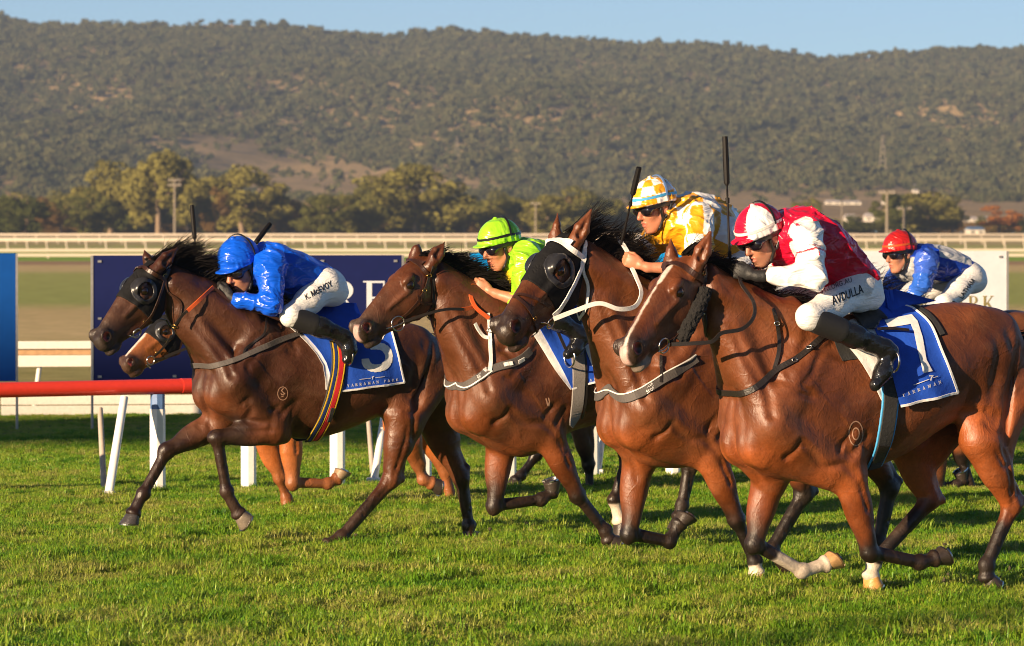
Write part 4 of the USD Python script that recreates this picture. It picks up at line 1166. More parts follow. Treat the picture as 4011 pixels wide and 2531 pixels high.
            rim = [H(.922 + .052 * math.cos(a), s * (.096 + .004 * math.sin(a)), -.135 + .056 * math.sin(a)) for a in np.linspace(0, 2 * math.pi, 13)]
            for q0, q1 in zip(rim[:-1], rim[1:]):
                F.add(cone(q0, q1, .0095 * L, .0095 * L), 0.012)
        F.add(e(.968, 0, -.195, (.055, .074, .080)), 0.025)                       # upper lip
        F.add(e(.925, 0, -.318, (.066, .062, .042)), 0.02)                        # lower lip
        F.add(e(.855, 0, -.335, (.060, .046, .045)), 0.025)                       # chin
        for s in (1, -1):
            F.sub(cone(H(1.02, s * .030, -.277), H(.90, s * .092, -.272), .0055 * L, .0055 * L), 0.010)
            F.sub(cone(H(.90, s * .092, -.272), H(.82, s * .090, -.255), .0055 * L, .005 * L), 0.010)
        for i, (b, t) in enumerate(self.J['ears']):
            v = t - b
            ln = np.linalg.norm(v)
            u = v / ln
            face = norm(X * .75 + (Y if i == 0 else -Y) * .5 - u * np.dot(X * .75 + (Y if i == 0 else -Y) * .5, u))
            F.add(cone(b - u * .05, b + v * .12, .036, .040), 0.03)
            F.add(loft(b + v * .08, b + v * .45, face * .030, face * .027, .040, .043, .02, np.cross(u, face)), 0.012)
            F.add(loft(b + v * .45, t, face * .027, face * .006, .043, .006, .012, np.cross(u, face)), 0.01)
            F.sub(cone(b + v * .22 + face * .034, b + v * .80 + face * .018, .022, .010), 0.010)
    def build(self):
        F, g, sp, J = self.F, self.rig, self.spec, self.J
        m = F.mesh()
        comps = m.split(only_watertight=False) if False else None
        v = np.array(m.vertices)
        v = v - 0.5 * F.sample(v)[:, None] * F.grad(v)
        col = self.coat(v)
        self.mesh = trimesh.Trimesh(g.W(v), m.faces, process=False)
        if np.linalg.det(g.M) < 0:
            self.mesh.invert()
        self.path = thing('racehorse', sp['label'], 'horse', g.O)
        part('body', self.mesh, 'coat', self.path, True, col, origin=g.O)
        self.hit_mesh = self.mesh
        if sp.get('hidden'):
            pass
        L = J['head'][4]
        for s in (1, -1):
            e = trimesh.creation.icosphere(3, .052 * L)
            e.apply_translation(g.W(self.H(.320, s * .106, -.096)))
            part('eye', e, 'eye', self.path, True, origin=g.O)
        for k in LEGS:
            self.hoof(k)
        self.hair()
        return self
    def coat(self, v):
        sp = self.spec
        c0, c1 = np.array(sp['coat']), np.array(sp['points'])
        n = meshkit.fbm(v * 2.2, 3, 11)[:, None]
        col = c0 * (0.86 + .28 * n)
        T = self.J['torso']
        zt, zb = np.interp(v[:, 0], [t[0][0] for t in T][::-1], [t[0][2] for t in T][::-1]), np.interp(v[:, 0], [t[1][0] for t in T][::-1], [t[1][2] for t in T][::-1])
        hgt = (v[:, 2] - zb) / np.maximum(zt - zb, .1)
        warm = smooth01(hgt + .35 * (meshkit.fbm(v * 2.5, 2, 8) - .5), .30, -.05)[:, None]
        col = col * (1 - warm) + np.array(sp.get('warm', c0 * np.array((1.85, 1.6, 1.2)))) * warm
        patch = smooth01(meshkit.fbm(v * [3.0, 3.0, 2.0], 4, 31), .50, .68)[:, None]
        col = col * (1 - .38 * patch)
        best = np.full(len(v), 9.0); S = np.zeros(len(v)); which = np.full(len(v), -1)
        for li, k in enumerate(LEGS):
            P = self.J[k][:4]
            for i in range(3):
                a, b = P[i], P[i + 1]
                t = np.clip(((v - a) @ (b - a)) / ((b - a) @ (b - a)), 0, 1)
                d = np.linalg.norm(v - a - t[:, None] * (b - a), axis=1)
                up = d < best
                best = np.where(up, d, best); S = np.where(up, i + t, S); which = np.where(up, li, which)
        onleg = smooth01(best, .17, .09)
        wob = .25 * (meshkit.fbm(v * 14, 2, 4) - .5)
        for li, k in enumerate(LEGS):
            d0 = sp.get('dark_from', {}).get(k, .45)
            w = (smooth01(S + wob, d0, d0 + .5) * onleg * (which == li))[:, None]
            col = col * (1 - w) + c1 * w
            if k in sp.get('socks', {}):
                w = (smooth01(S + wob, sp['socks'][k], sp['socks'][k] + .10) * onleg * (which == li))[:, None]
                col = col * (1 - w) + np.array((.55, .47, .38)) * w
        h = self.to_head(v)
        onh = smooth01(h[:, 0], -.05, .05) * smooth01(np.abs(h[:, 2] + .18), .45, .36) * (np.abs(h[:, 1]) < .25)
        mz = sp.get('muzzle', (.022, .016, .013))
        w = (onh * smooth01(h[:, 0] - .35 * h[:, 2] * 0 + .12 * (meshkit.fbm(v * 9, 2) - .5), .70, .90))[:, None] * .9
        col = col * (1 - w) + np.array(mz) * w
        de = np.linalg.norm((h - [.32, 0, -.095]) * [1, 0, 1], axis=1)
        w = (onh * smooth01(de, .10, .045) * (np.abs(h[:, 1]) > .07))[:, None] * .45
        col = col * (1 - w) + c1 * w
        if 'blaze' in sp:
            zz = np.interp(h[:, 0], [x for x, _, _ in sp['blaze']], [w_ for _, w_, _ in sp['blaze']], 0, 0)
            yc = np.interp(h[:, 0], [x for x, _, _ in sp['blaze']], [c_ for _, _, c_ in sp['blaze']], 0, 0)
            top = np.interp(h[:, 0], [0, .27, .56, .86, .96], [.0, .045, .006, -.055, -.105])
            wob2 = .02 * (meshkit.fbm(v * 30, 2, 9) - .5)
            w = (onh * smooth01(np.abs(h[:, 1] - yc) + wob2, zz + .006, zz - .006) * (zz > .001) * smooth01(h[:, 2], top - .10, top - .06))[:, None]
            col = col * (1 - w) + np.array((.62, .52, .46)) * w
        for s in (1, -1):   # lining of the nostrils
            d = np.linalg.norm((h - [.925, s * .104, -.135]) / [.044, .034, .050], axis=1)
            w = smooth01(d, 1.05, .85)[:, None] * (h[:, 0] > .8)[:, None]
            lin = np.array((.50, .085, .065))
            fl = smooth01(h[:, 0] * .5 - h[:, 2] * 0 + h[:, 2] * .6, .362, .382)[:, None]      # only the back of the opening is pink
            col = col * (1 - w) + (lin * fl + np.array((.02, .012, .01)) * (1 - fl)) * w
        if sp.get('chin'):
            w = (onh * smooth01(h[:, 2], -.255, -.29) * smooth01(h[:, 0], .78, .86))[:, None]
            col = col * (1 - w) + np.array(sp['chin']) * w
        if sp.get('pinknose'):
            w = (onh * smooth01(h[:, 0], .93, .97) * smooth01(h[:, 1] * 0 + h[:, 2], -.26, -.20) * smooth01(np.abs(h[:, 1]), .05, .03))[:, None]
            col = col * (1 - w) + np.array((.55, .36, .32)) * w
        return np.clip(col, .002, .9)
    def hoof(self, k):
        g, sp = self.rig, self.spec
        Fe, Co, To = self.J[k][2:5]
        d = To - Co; d[1] = 0
        a = math.atan2(d[2], d[0])
        n = np.array([math.cos(a - math.radians(40)), 0, math.sin(a - math.radians(40))])
        f = np.array([math.cos(a + math.radians(50)), 0, math.sin(a + math.radians(50))])
        y = np.array([0, 1.0, 0])
        rings, ang = [], np.linspace(0, 2 * np.pi, 21)[:-1]
        for u, (rf, ry, sh) in zip((-.010, .012, .035, .060, .070), ((.046, .044, 0.0), (.053, .051, .004), (.060, .056, .010), (.068, .061, .016), (.069, .062, .018))):
            heel = np.where(np.cos(ang) < 0, .80, 1.0)
            c = Co + n * u + f * sh
            slant = np.cos(ang) * .012 * (1 - u / .07)
            rings.append(c + np.cos(ang)[:, None] * heel[:, None] * rf * f + np.sin(ang)[:, None] * ry * y - slant[:, None] * n * -1)
        V = np.vstack(rings + [[Co - n * .012]] + [[Co + n * .066 + f * .018]])
        m_, q = 20, []
        for i in range(4):
            for j in range(m_):
                q.append((i * m_ + j, i * m_ + (j + 1) % m_, (i + 1) * m_ + (j + 1) % m_, (i + 1) * m_ + j))
        q = np.array(q)
        fc = np.vstack([q[:, [0, 1, 2]], q[:, [0, 2, 3]], [(5 * m_, (j + 1) % m_, j) for j in range(m_)], [(5 * m_ + 1, 4 * m_ + j, 4 * m_ + (j + 1) % m_) for j in range(m_)]])
        mesh = trimesh.Trimesh(g.W(V), fc, process=False)
        mesh.fix_normals()
        hc = np.array(sp.get('hooves', {}).get(k, (.040, .030, .024)))
        nn = meshkit.fbm(V * 40, 2, 3)[:, None]
        path = part('hoof', mesh, 'hoof', self.path, 35 if False else True, np.clip(hc * (.6 + .8 * nn), 0, .9), origin=g.O)
        th = np.linspace(-2.35, 2.35, 22)
        P = Co + n * .073 + f * .018 + np.cos(th)[:, None] * .063 * f * np.where(np.cos(th) < 0, .85, 1)[:, None] + np.sin(th)[:, None] * .057 * y
        part('horseshoe', ribbon(g.W(P), np.tile(g.D(n), (22, 1)), .018, .009), 'steel', path, False, origin=g.O)
    def hair(self):
        """Mane strands along the crest and the tail, as tapered strands."""
        sp, g, J = self.spec, self.rig, self.J
        rng = np.random.default_rng(sp.get('seed', 1))
        N = J['neck']
        crest = resample(np.array([self.H(-.03, 0, .02)] + [n[0] for n in N] + [J['torso'][2][0]]), 60)
        tang = frames(crest)
        def strands(name, roots, dirs, lens, width, curl, sag, seg=8):
            pts, cnt, wid = [], [], []
            for r, d, ln in zip(roots, dirs, lens):
                p = r.copy(); dd = d.copy(); w = rng.normal(0, 1, 3) * curl
                for i in range(seg):
                    pts.append(p.copy()); wid.append(width * (1 - .85 * (i / (seg - 1)) ** 1.5))
                    p = p + dd * ln / (seg - 1)
                    w = w * .8 + rng.normal(0, curl * .5, 3)
                    dd = norm(dd + w + np.array([0, 0, -sag]))
                cnt.append(seg)
            path = numbered(self.path, name)
            c = UsdGeom.BasisCurves.Define(stage, path)
            c.CreateTypeAttr('linear')
            c.CreatePointsAttr(Vt.Vec3fArray.FromNumpy((g.W(np.array(pts)) - g.O).astype(np.float32)))
            c.CreateCurveVertexCountsAttr(Vt.IntArray.FromNumpy(np.array(cnt, np.int32)))
            c.CreateWidthsAttr(Vt.FloatArray.FromNumpy(np.array(wid, np.float32)))
            c.SetWidthsInterpolation('vertex')
            UsdShade.MaterialBindingAPI.Apply(c.GetPrim()).Bind(UsdShade.Material.Get(stage, '/World/Looks/' + sp.get('hair', 'mane_hair')))
        n = sp.get('mane_n', 2600)
        K = 90
        lock = rng.integers(0, K, n)
        lm = np.sort(rng.uniform(0, 1, K)); lm[:8] = rng.uniform(0, .12, 8)
        ldir = norm(np.stack([-np.abs(rng.normal(1.0, .15, K)), rng.normal(sp.get('mane_side', -.1), .22, K), rng.normal(sp.get('mane_up', .35), .20, K)], 1))
        llen = rng.uniform(.12, .27, K) * sp.get('mane_len', 1.0)
        mi = np.clip(lm[lock] + rng.normal(0, .018, n), 0, 1)
        ii = (mi * 59).astype(int)
        roots = crest[ii] + np.stack([rng.normal(0, .012, n), rng.normal(0, .013, n), rng.normal(-.012, .006, n)], 1)
        tips = crest[(lm[lock] * 59).astype(int)] + ldir[lock] * llen[lock][:, None] + [0, 0, -.02] + rng.normal(0, .012, (n, 3))
        ln = np.linalg.norm(tips - roots, axis=1)
        strands('mane', roots, norm(norm(tips - roots) + np.array([0, 0, .28])), ln * rng.uniform(.8, 1.15, n), .0046, .05, .085)
        # a forelock and stubble line on the poll
        dock = J['torso'][8][0] + np.array([.02, 0, -.03])
        n = sp.get('tail_n', 700)
        roots = dock + rng.normal(0, .02, (n, 3)) + np.array([-.0, 0, 0]) + rng.uniform(0, 1, (n, 1)) ** 2 * np.array([-.30, 0, .02])
        d = norm(np.array(sp.get('tail_dir', (-1.0, 0, .05))) + rng.normal(0, .10, (n, 3)))
        strands('tail', roots, d, rng.uniform(.45, .85, n), .005, .05, sp.get('tail_sag', .13), 10)
    # ---- fitting tack to the body: points of the photograph carried onto the skin
    def lay(self, pts, n=24, off=.006, mirror=False, smooth=2, field=None):
        P2 = resample(np.array(pts, float), n)
        d = ray(P2)
        loc = np.full((n, 3), np.nan)
        hits, ri, _ = self.hit_mesh.ray.intersects_location(np.tile(CAM, (n, 1)), d, multiple_hits=False)
        loc[ri] = hits
        bad = np.isnan(loc[:, 0])
        if bad.all():
            loc = np.array([on_plane(p[0], p[1], self.rig.O + self.rig.l * .08, self.rig.l) for p in P2]); bad[:] = False
        if bad.any():
            good = np.flatnonzero(~bad)
            for i in np.flatnonzero(bad):
                j = good[np.argmin(abs(good - i))]
                loc[i] = CAM + d[i] * np.linalg.norm(loc[j] - CAM)
        q = self.rig.L(loc)
        q = self.F.snap(q, off)
        for _ in range(smooth):
            q[1:-1] = .25 * q[:-2] + .5 * q[1:-1] + .25 * q[2:]
        q = self.F.snap(q, off, 2)
        if mirror:
            q = self.flip(q)
            q = self.F.snap(q, off, 3)
        return q, self.F.grad(q, .012)
    def flip(self, q):
        h = self.to_head(q)
        if self.headside(q):
            h[:, 1] *= -1
            p0, X, Y, Z, L = self.J['head']
            return p0 + L * (h @ np.array([X, Y, Z]))
        q = q.copy(); q[:, 1] *= -1
        return q
    def headside(self, q):
        return (self.to_head(q)[:, 0] > -.05).mean() > .5 and (np.abs(self.to_head(q)[:, 2] + .15) < .4).all()
    def strap(self, name, pts, width, mat, off=.006, mirror=False, n=24, thick=.004, parent=None, label=None, wrap=False):
        q, N = self.lay(pts, n, off)
        if wrap:
            w = q[::-1].copy(); w[:, 1] *= -1
            P = np.vstack([w, q]) if q[0, 1] > .015 else np.vstack([w[:-1], q[1:]])
            q = self.F.snap(resample(P, 2 * n), off, 5)
            for _ in range(14):
                q[1:-1] = .25 * q[:-2] + .5 * q[1:-1] + .25 * q[2:]
                dd = np.maximum(off - self.F.sample(q), 0)
                q = q + dd[:, None] * self.F.grad(q, .02)
            N = self.F.grad(q, .03)
            for _ in range(6):
                N[1:-1] = norm(N[:-2] + 2 * N[1:-1] + N[2:])
        out = ribbon(self.rig.W(q), self.rig.D(N), width, thick)
        p = part(name, out, mat, parent or self.path, False, origin=self.rig.O, label=label)
        if mirror:
            q, N = self.lay(pts, n, off, True)
            part(name, ribbon(self.rig.W(q), self.rig.D(N), width, thick), mat, parent or self.path, False, origin=self.rig.O)
        return p
    def free(self, name, pts, width, mat, thick=.005, n=40, parent=None, flat=True, label=None):
        """A rein: (pixel, distance to the left of the horse's middle) points, hanging free."""
        P = resample(np.array([self.rig.at(p, lat) for p, lat in pts]), n)
        if flat:
            t = frames(P)
            N = np.tile([0, 1.0, 0], (n, 1)); N = N - t * (N * t).sum(1, keepdims=True)
            m = ribbon(self.rig.W(P), self.rig.D(norm(N)), width, thick)
        else:
            m = tube(self.rig.W(P), width / 2)
        return part(name, m, mat, parent or self.path, False, origin=self.rig.O, label=label)
    def ring(self, name, px, R, r, mat, off=.012, squash=1.0, tilt=None):
        q, N = self.lay([px, (px[0] + 2, px[1] + 2)], 2, off, smooth=0)
        return part(name, torus(self.rig.W(q[0]), self.rig.D(N[0]), R, r, squash=squash), mat, self.path, True, origin=self.rig.O)
    def shell(self, name, inside, mat, t=.008, h=.006, lo=None, hi=None, parent=None, label=None, bump=0.0):
        """A cloth that follows the skin: the field's offset within a region (negative inside) given in the horse's frame."""
        G = Field(lo, hi, h)
        P = np.stack(np.meshgrid(*[a.astype(float) for a in G.ax], indexing='ij'), -1)
        f = self.F.sample(P)
        r = inside(P)
        w = 0 if not bump else bump * (meshkit.fbm(P * 16, 2, 2) - .5)
        a = np.maximum(np.maximum(f - t - w, -(f - t + .010)), r)
        G.a = a.astype(np.float32)
        m = G.mesh()
        w_ = trimesh.Trimesh(self.rig.W(m.vertices), m.faces, process=False)
        return part(name, w_, mat, parent or self.path, True, origin=self.rig.O, label=label), w_
plain('mane_hair', (0.008, 0.006, 0.005), 0.6, 0.0, 60, specular_ior_level=0.2)
plain('chestnut_hair', (0.13, 0.045, 0.015), 0.40, 0.0, 60, specular_ior_level=0.6)
# ------------------------------------------------------------------ the seven horses: where the photograph shows their joints
def pts(R, *a): return [R(*p) for p in a]
def pairs(R, *a): return [(R(*t), R(*b), w) for t, b, w in a]
SA = dict(lane=-26.5, psi=30, px=1150, coat=(.062, .021, .009), points=(.022, .010, .006), seed=3,
    label='dark brown racehorse in black hood, ridden by the jockey in plain blue silks',
    torso=pairs(R1, ((830, 960), (845, 1150), .14), ((960, 800), (910, 1260), .21), ((1150, 640), (1130, 1340), .245), ((1330, 655), (1400, 1395), .265),
                ((1550, 655), (1600, 1365), .29), ((1780, 650), (1850, 1270), .28), ((1990, 645), (2010, 1150), .25), ((2150, 690), (2170, 1090), .20), ((2250, 760), (2270, 960), .11)),
    neck=pairs(R1, ((590, 285), (590, 640), .075), ((730, 345), (650, 760), .085), ((910, 440), (745, 860), .10), ((1060, 545), (800, 970), .13), ((1180, 620), (815, 1080), .165)),
    head=((594, 1024), (382, 1349), 10), ears=[(R1(520, 310), R1(632, 195), .075, .085), (R1(452, 285), R1(425, 210), -.075, -.085)],
    LF=pts(R2, (1165, 275), (825, 325), (880, 640), (955, 770), (985, 855)),
    RF=pts(R2, (850, 240), (530, 400), (390, 650), (335, 770), (262, 850)),
    LH=pts(R2, (1915, 180), (1850, 570), (1560, 905), (1480, 955), (1400, 990)),
    RH=pts(R2, (2080, 190), (2265, 560), (2310, 840), (2315, 900), (2345, 945)),
    dark_from={'LF': .2, 'RF': .3, 'LH': 1.0, 'RH': .7}, hooves={'LF': (.16, .13, .10), 'RF': (.05, .045, .045)}, tail_dir=(-1, 0, -.15), mane_up=.55, mane_len=1.15)
SB = dict(lane=-25.1, psi=30, px=2200, coat=(.100, .031, .011), points=(.016, .009, .006), seed=5, pinknose=True,
    label='bay racehorse with bare face and pink nose tip, ridden by the jockey in lime silks',
    torso=pairs(RS, ((1800, 1480), (1840, 1660), .14), ((1930, 1300), (1915, 1750), .21), ((2060, 1228), (2060, 1790), .245), ((2190, 1235), (2210, 1700), .265),
                ((2310, 1240), (2330, 1655), .29), ((2420, 1240), (2450, 1600), .28), ((2520, 1240), (2540, 1555), .25), ((2600, 1270), (2610, 1500), .20), ((2660, 1320), (2670, 1430), .11)),
    neck=pairs(R3, ((690, 350), (680, 760), .075), ((800, 415), (705, 870), .085), ((950, 510), (760, 1000), .10), ((1090, 620), (810, 1120), .13), ((1180, 700), (840, 1200), .165)),
    head=((1647, 1005), (1399, 1313), 6), ears=[(R3(672, 370), R3(745, 252), .075, .085), (R3(555, 325), R3(577, 258), -.075, -.08)],
    LF=pts(R7, (900, 400), (1125, 885), (1345, 1170), (1370, 1230), (1400, 1275)),
    RF=pts(R7, (540, 420), (475, 970), (840, 925), (930, 855), (960, 765)),
    LH=pts(R7, (1800, 250), (2010, 640), (1950, 960), (1930, 1050), (1880, 1130)),
    RH=pts(R7, (1500, 240), (1530, 590), (1415, 920), (1460, 1080), (1440, 1200)),
    dark_from={'LF': .55, 'RF': .45}, socks={'RH': 2.1}, tail_dir=(-1, 0, .1), mane_up=.15, mane_len=.95)
SC = dict(lane=-22.7, psi=30, px=2900, coat=(.138, .042, .0135), points=(.012, .008, .006), seed=7,
    label='bay racehorse in black hood with white bridle, ridden by the jockey in yellow check silks',
    torso=pairs(RS, ((2400, 1500), (2440, 1720), .15), ((2560, 1290), (2530, 1820), .22), ((2725, 1195), (2700, 1830), .25), ((2860, 1205), (2870, 1770), .27),
                ((3000, 1210), (3030, 1720), .29), ((3130, 1205), (3150, 1660), .28), ((3250, 1195), (3260, 1590), .25), ((3360, 1220), (3370, 1540), .20), ((3430, 1270), (3445, 1450), .11)),
    neck=pairs(R4, ((735, 430), (735, 860), .08), ((880, 510), (780, 1010), .09), ((1040, 640), (845, 1160), .11), ((1180, 750), (890, 1280), .14), ((1300, 830), (910, 1390), .175)),
    head=((2217, 918), (1965, 1316), 17), ears=[(R4(685, 455), R4(780, 268), .075, .095), (R4(568, 420), R4(585, 268), -.075, -.085)],
    LF=pts(R8, (140, 300), (330, 780), (455, 1075), (470, 1150), (430, 1280)),
    RF=pts(R7, (1620, 560), (1535, 1190), (1850, 1255), (1925, 1110), (2085, 1045)),
    LH=pts(R8, (700, 180), (800, 600), (570, 985), (720, 1170), (850, 1260)),
    RH=pts(R8, (1180, 150), (1400, 560), (1320, 940), (1345, 1060), (1390, 1180)),
    dark_from={'LF': .5, 'RF': .5}, socks={'LF': 2.15}, hooves={'LF': (.36, .20, .09)}, mane_up=.50, mane_len=1.1)
SD = dict(lane=-21.3, psi=30, px=3400, coat=(.148, .043, .0135), points=(.013, .008, .006), seed=9,
    label='nearest bay racehorse with white blaze and blue cloth numbered 7',
    torso=pairs(RS, ((2885, 1560), (2930, 1790), .15), ((3000, 1340), (2990, 1860), .22), ((3175, 1222), (3190, 1890), .255), ((3330, 1230), (3400, 1835), .275),
                ((3480, 1220), (3530, 1775), .295), ((3620, 1192), (3650, 1690), .285), ((3780, 1180), (3770, 1600), .26), ((3895, 1228), (3900, 1560), .21), ((3975, 1325), (3985, 1500), .115)),
    neck=pairs(R5, ((565, 560), (590, 1010), .08), ((720, 655), (640, 1150), .09), ((900, 755), (690, 1290), .11), ((1040, 830), (740, 1420), .145), ((1150, 860), (770, 1500), .18)),
    head=((2679, 1002), (2448, 1402), 14), ears=[(R5(500, 590), R5(577, 402), .078, .10), (R5(342, 545), R5(345, 440), -.075, -.08)],
    LF=pts(R8, (1120, 470), (1265, 1010), (1610, 1085), (1715, 1050), (1870, 1080)),
    RF=pts(R8, (570, 470), (455, 950), (785, 1145), (950, 1090), (1085, 1090)),
    LH=pts(R8, (2030, 230), (2255, 680), (2080, 1095), (2085, 1185), (2120, 1325)),
    RH=pts(R8, (1530, 260), (1680, 640), (1290, 1070), (1270, 1170), (1250, 1310)),
    dark_from={'LF': .45, 'RF': .45, 'LH': .95, 'RH': .8}, socks={'RF': 1.35, 'RH': 2.1}, hooves={'RF': (.42, .25, .11), 'RH': (.50, .27, .08)},
    blaze=[(.13, 0, .0), (.18, .030, .0), (.25, .022, .008), (.40, .009, .012), (.75, .009, .012), (.88, .014, .004), (1.05, .026, 0)], chin=(.22, .17, .135), pinknose=True, mane_up=.12, mane_len=.75)
SF = dict(lane=-30.2, psi=30, px=1350, coat=(.26, .085, .024), points=(.24, .08, .025), seed=11, res=.012, shift=(.38, 0, -.17), hair='chestnut_hair',
    label='chestnut racehorse in black hood on the rail, half hidden behind the dark brown horse',
    head=((684, 1219), (485, 1439), 4), ears=[(RF(1590, 560), RF(1690, 470), .075, .085), (RF(1530, 540), RF(1510, 470), -.075, -.085)],
    neck=pairs(RF, ((1640, 590), (1560, 870), .075), ((1790, 640), (1650, 960), .085), ((1900, 700), (1740, 1080), .10), ((2010, 760), (1830, 1190), .13), ((2100, 800), (1880, 1290), .165)),
    LF=pts(R2, (1260, 250), (1275, 590), (1480, 600), (1535, 565), (1605, 525)),
    RF=pts(R2, (1110, 280), (1200, 560), (1232, 680), (1240, 715), (1255, 745)),
    LH=pts(R2, (1900, 250), (2010, 470), (2040, 570), (2090, 590), (2115, 620)),
    hooves={'LF': (.25, .17, .10)}, blaze=[(.2, .03, 0), (.6, .03, 0), (.9, .02, 0)], mane_n=200, tail_n=200)
SG = dict(lane=-31.6, psi=30, px=2690, coat=(.030, .014, .008), points=(.010, .007, .006), seed=13, res=.014, shift=(.0, 0, -.22),
    label='nearly black racehorse seen only by its forelegs beneath the lime jockey’s horse',
    LF=pts(R7, (1150, 300), (1215, 640), (1220, 840), (1222, 890), (1190, 930)),
    RF=pts(R7, (960, 330), (800, 570), (680, 725), (640, 770), (560, 830)),
    mane_n=150, tail_n=300)
SE = dict(lane=-30.0, psi=30, px=3730, coat=(.12, .042, .016), points=(.014, .008, .006), seed=15, res=.012, shift=(.0, 0, -.20),
    label='bay racehorse at the back, ridden by the jockey in the red cap',
    LF=pts(R8, (1720, 220), (1745, 560), (1860, 545), (1910, 500), (1920, 430)),
    RF=pts(R8, (1640, 260), (1690, 560), (1850, 560), (1900, 545), (1935, 570)),
    LH=pts(R8, (1900, 200), (1900, 330), (1990, 590), (2000, 620), (2030, 650)),
    mane_n=150, tail_n=300)
import time as _t; _t0=_t.time()
HA = Horse(SA).build(); HB = Horse(SB).build(); HC = Horse(SC).build(); HD = Horse(SD).build()
HF = Horse(SF, HA).build(); HG = Horse(SG, HC).build(); HE = Horse(SE, HC).build()
# ------------------------------------------------------------------ jockeys
SKIN = np.array((.44, .195, .115))
def cast_text(mesh, text, p0, p1, up, rig, origin, mat_name, parent, name='lettering', off=.0016, bold=False, shape=None, maxe=.02):
    """Lettering laid on a surface: the baseline runs p0 to p1 in the photograph, up is the height of a capital there."""
    m = meshkit.text_mesh(text, 1.0, .04, bold) if shape is None else extrude(shape, .04)
    v, f = trimesh.remesh.subdivide_to_size(m.vertices, m.faces, .13)
    w = v[:, 0].max()
    P = np.asarray(p0) + (np.asarray(p1) - np.asarray(p0)) * (v[:, :1] / w) + np.asarray(up) * v[:, 1:2]
    d = ray(P)
    loc, ri, ti = mesh.ray.intersects_location(np.tile(CAM, (len(P), 1)), d, multiple_hits=False)
    Q = np.full((len(P), 3), np.nan); Q[ri] = loc
    N = np.zeros((len(P), 3)); N[ri] = mesh.face_normals[ti]
    ok = ~np.isnan(Q[:, 0])
    if not ok.any():
        return None
    N[ok] = np.where((N[ok] * d[ok]).sum(1, keepdims=True) > 0, -N[ok], N[ok])
    tree_ = cKDTree(P[ok])
    _, nn = tree_.query(P, k=min(12, ok.sum()))
    Ns = norm(N[ok][nn].mean(1) if nn.ndim > 1 else N[ok][nn])
    Q[~ok] = 0
    Q = Q + Ns * (off + v[:, 2:3] / .04 * .0006)
    f = f[ok[f].all(1)]
    return part(name, trimesh.Trimesh(Q, f, process=False), mat_name, parent, origin=origin)
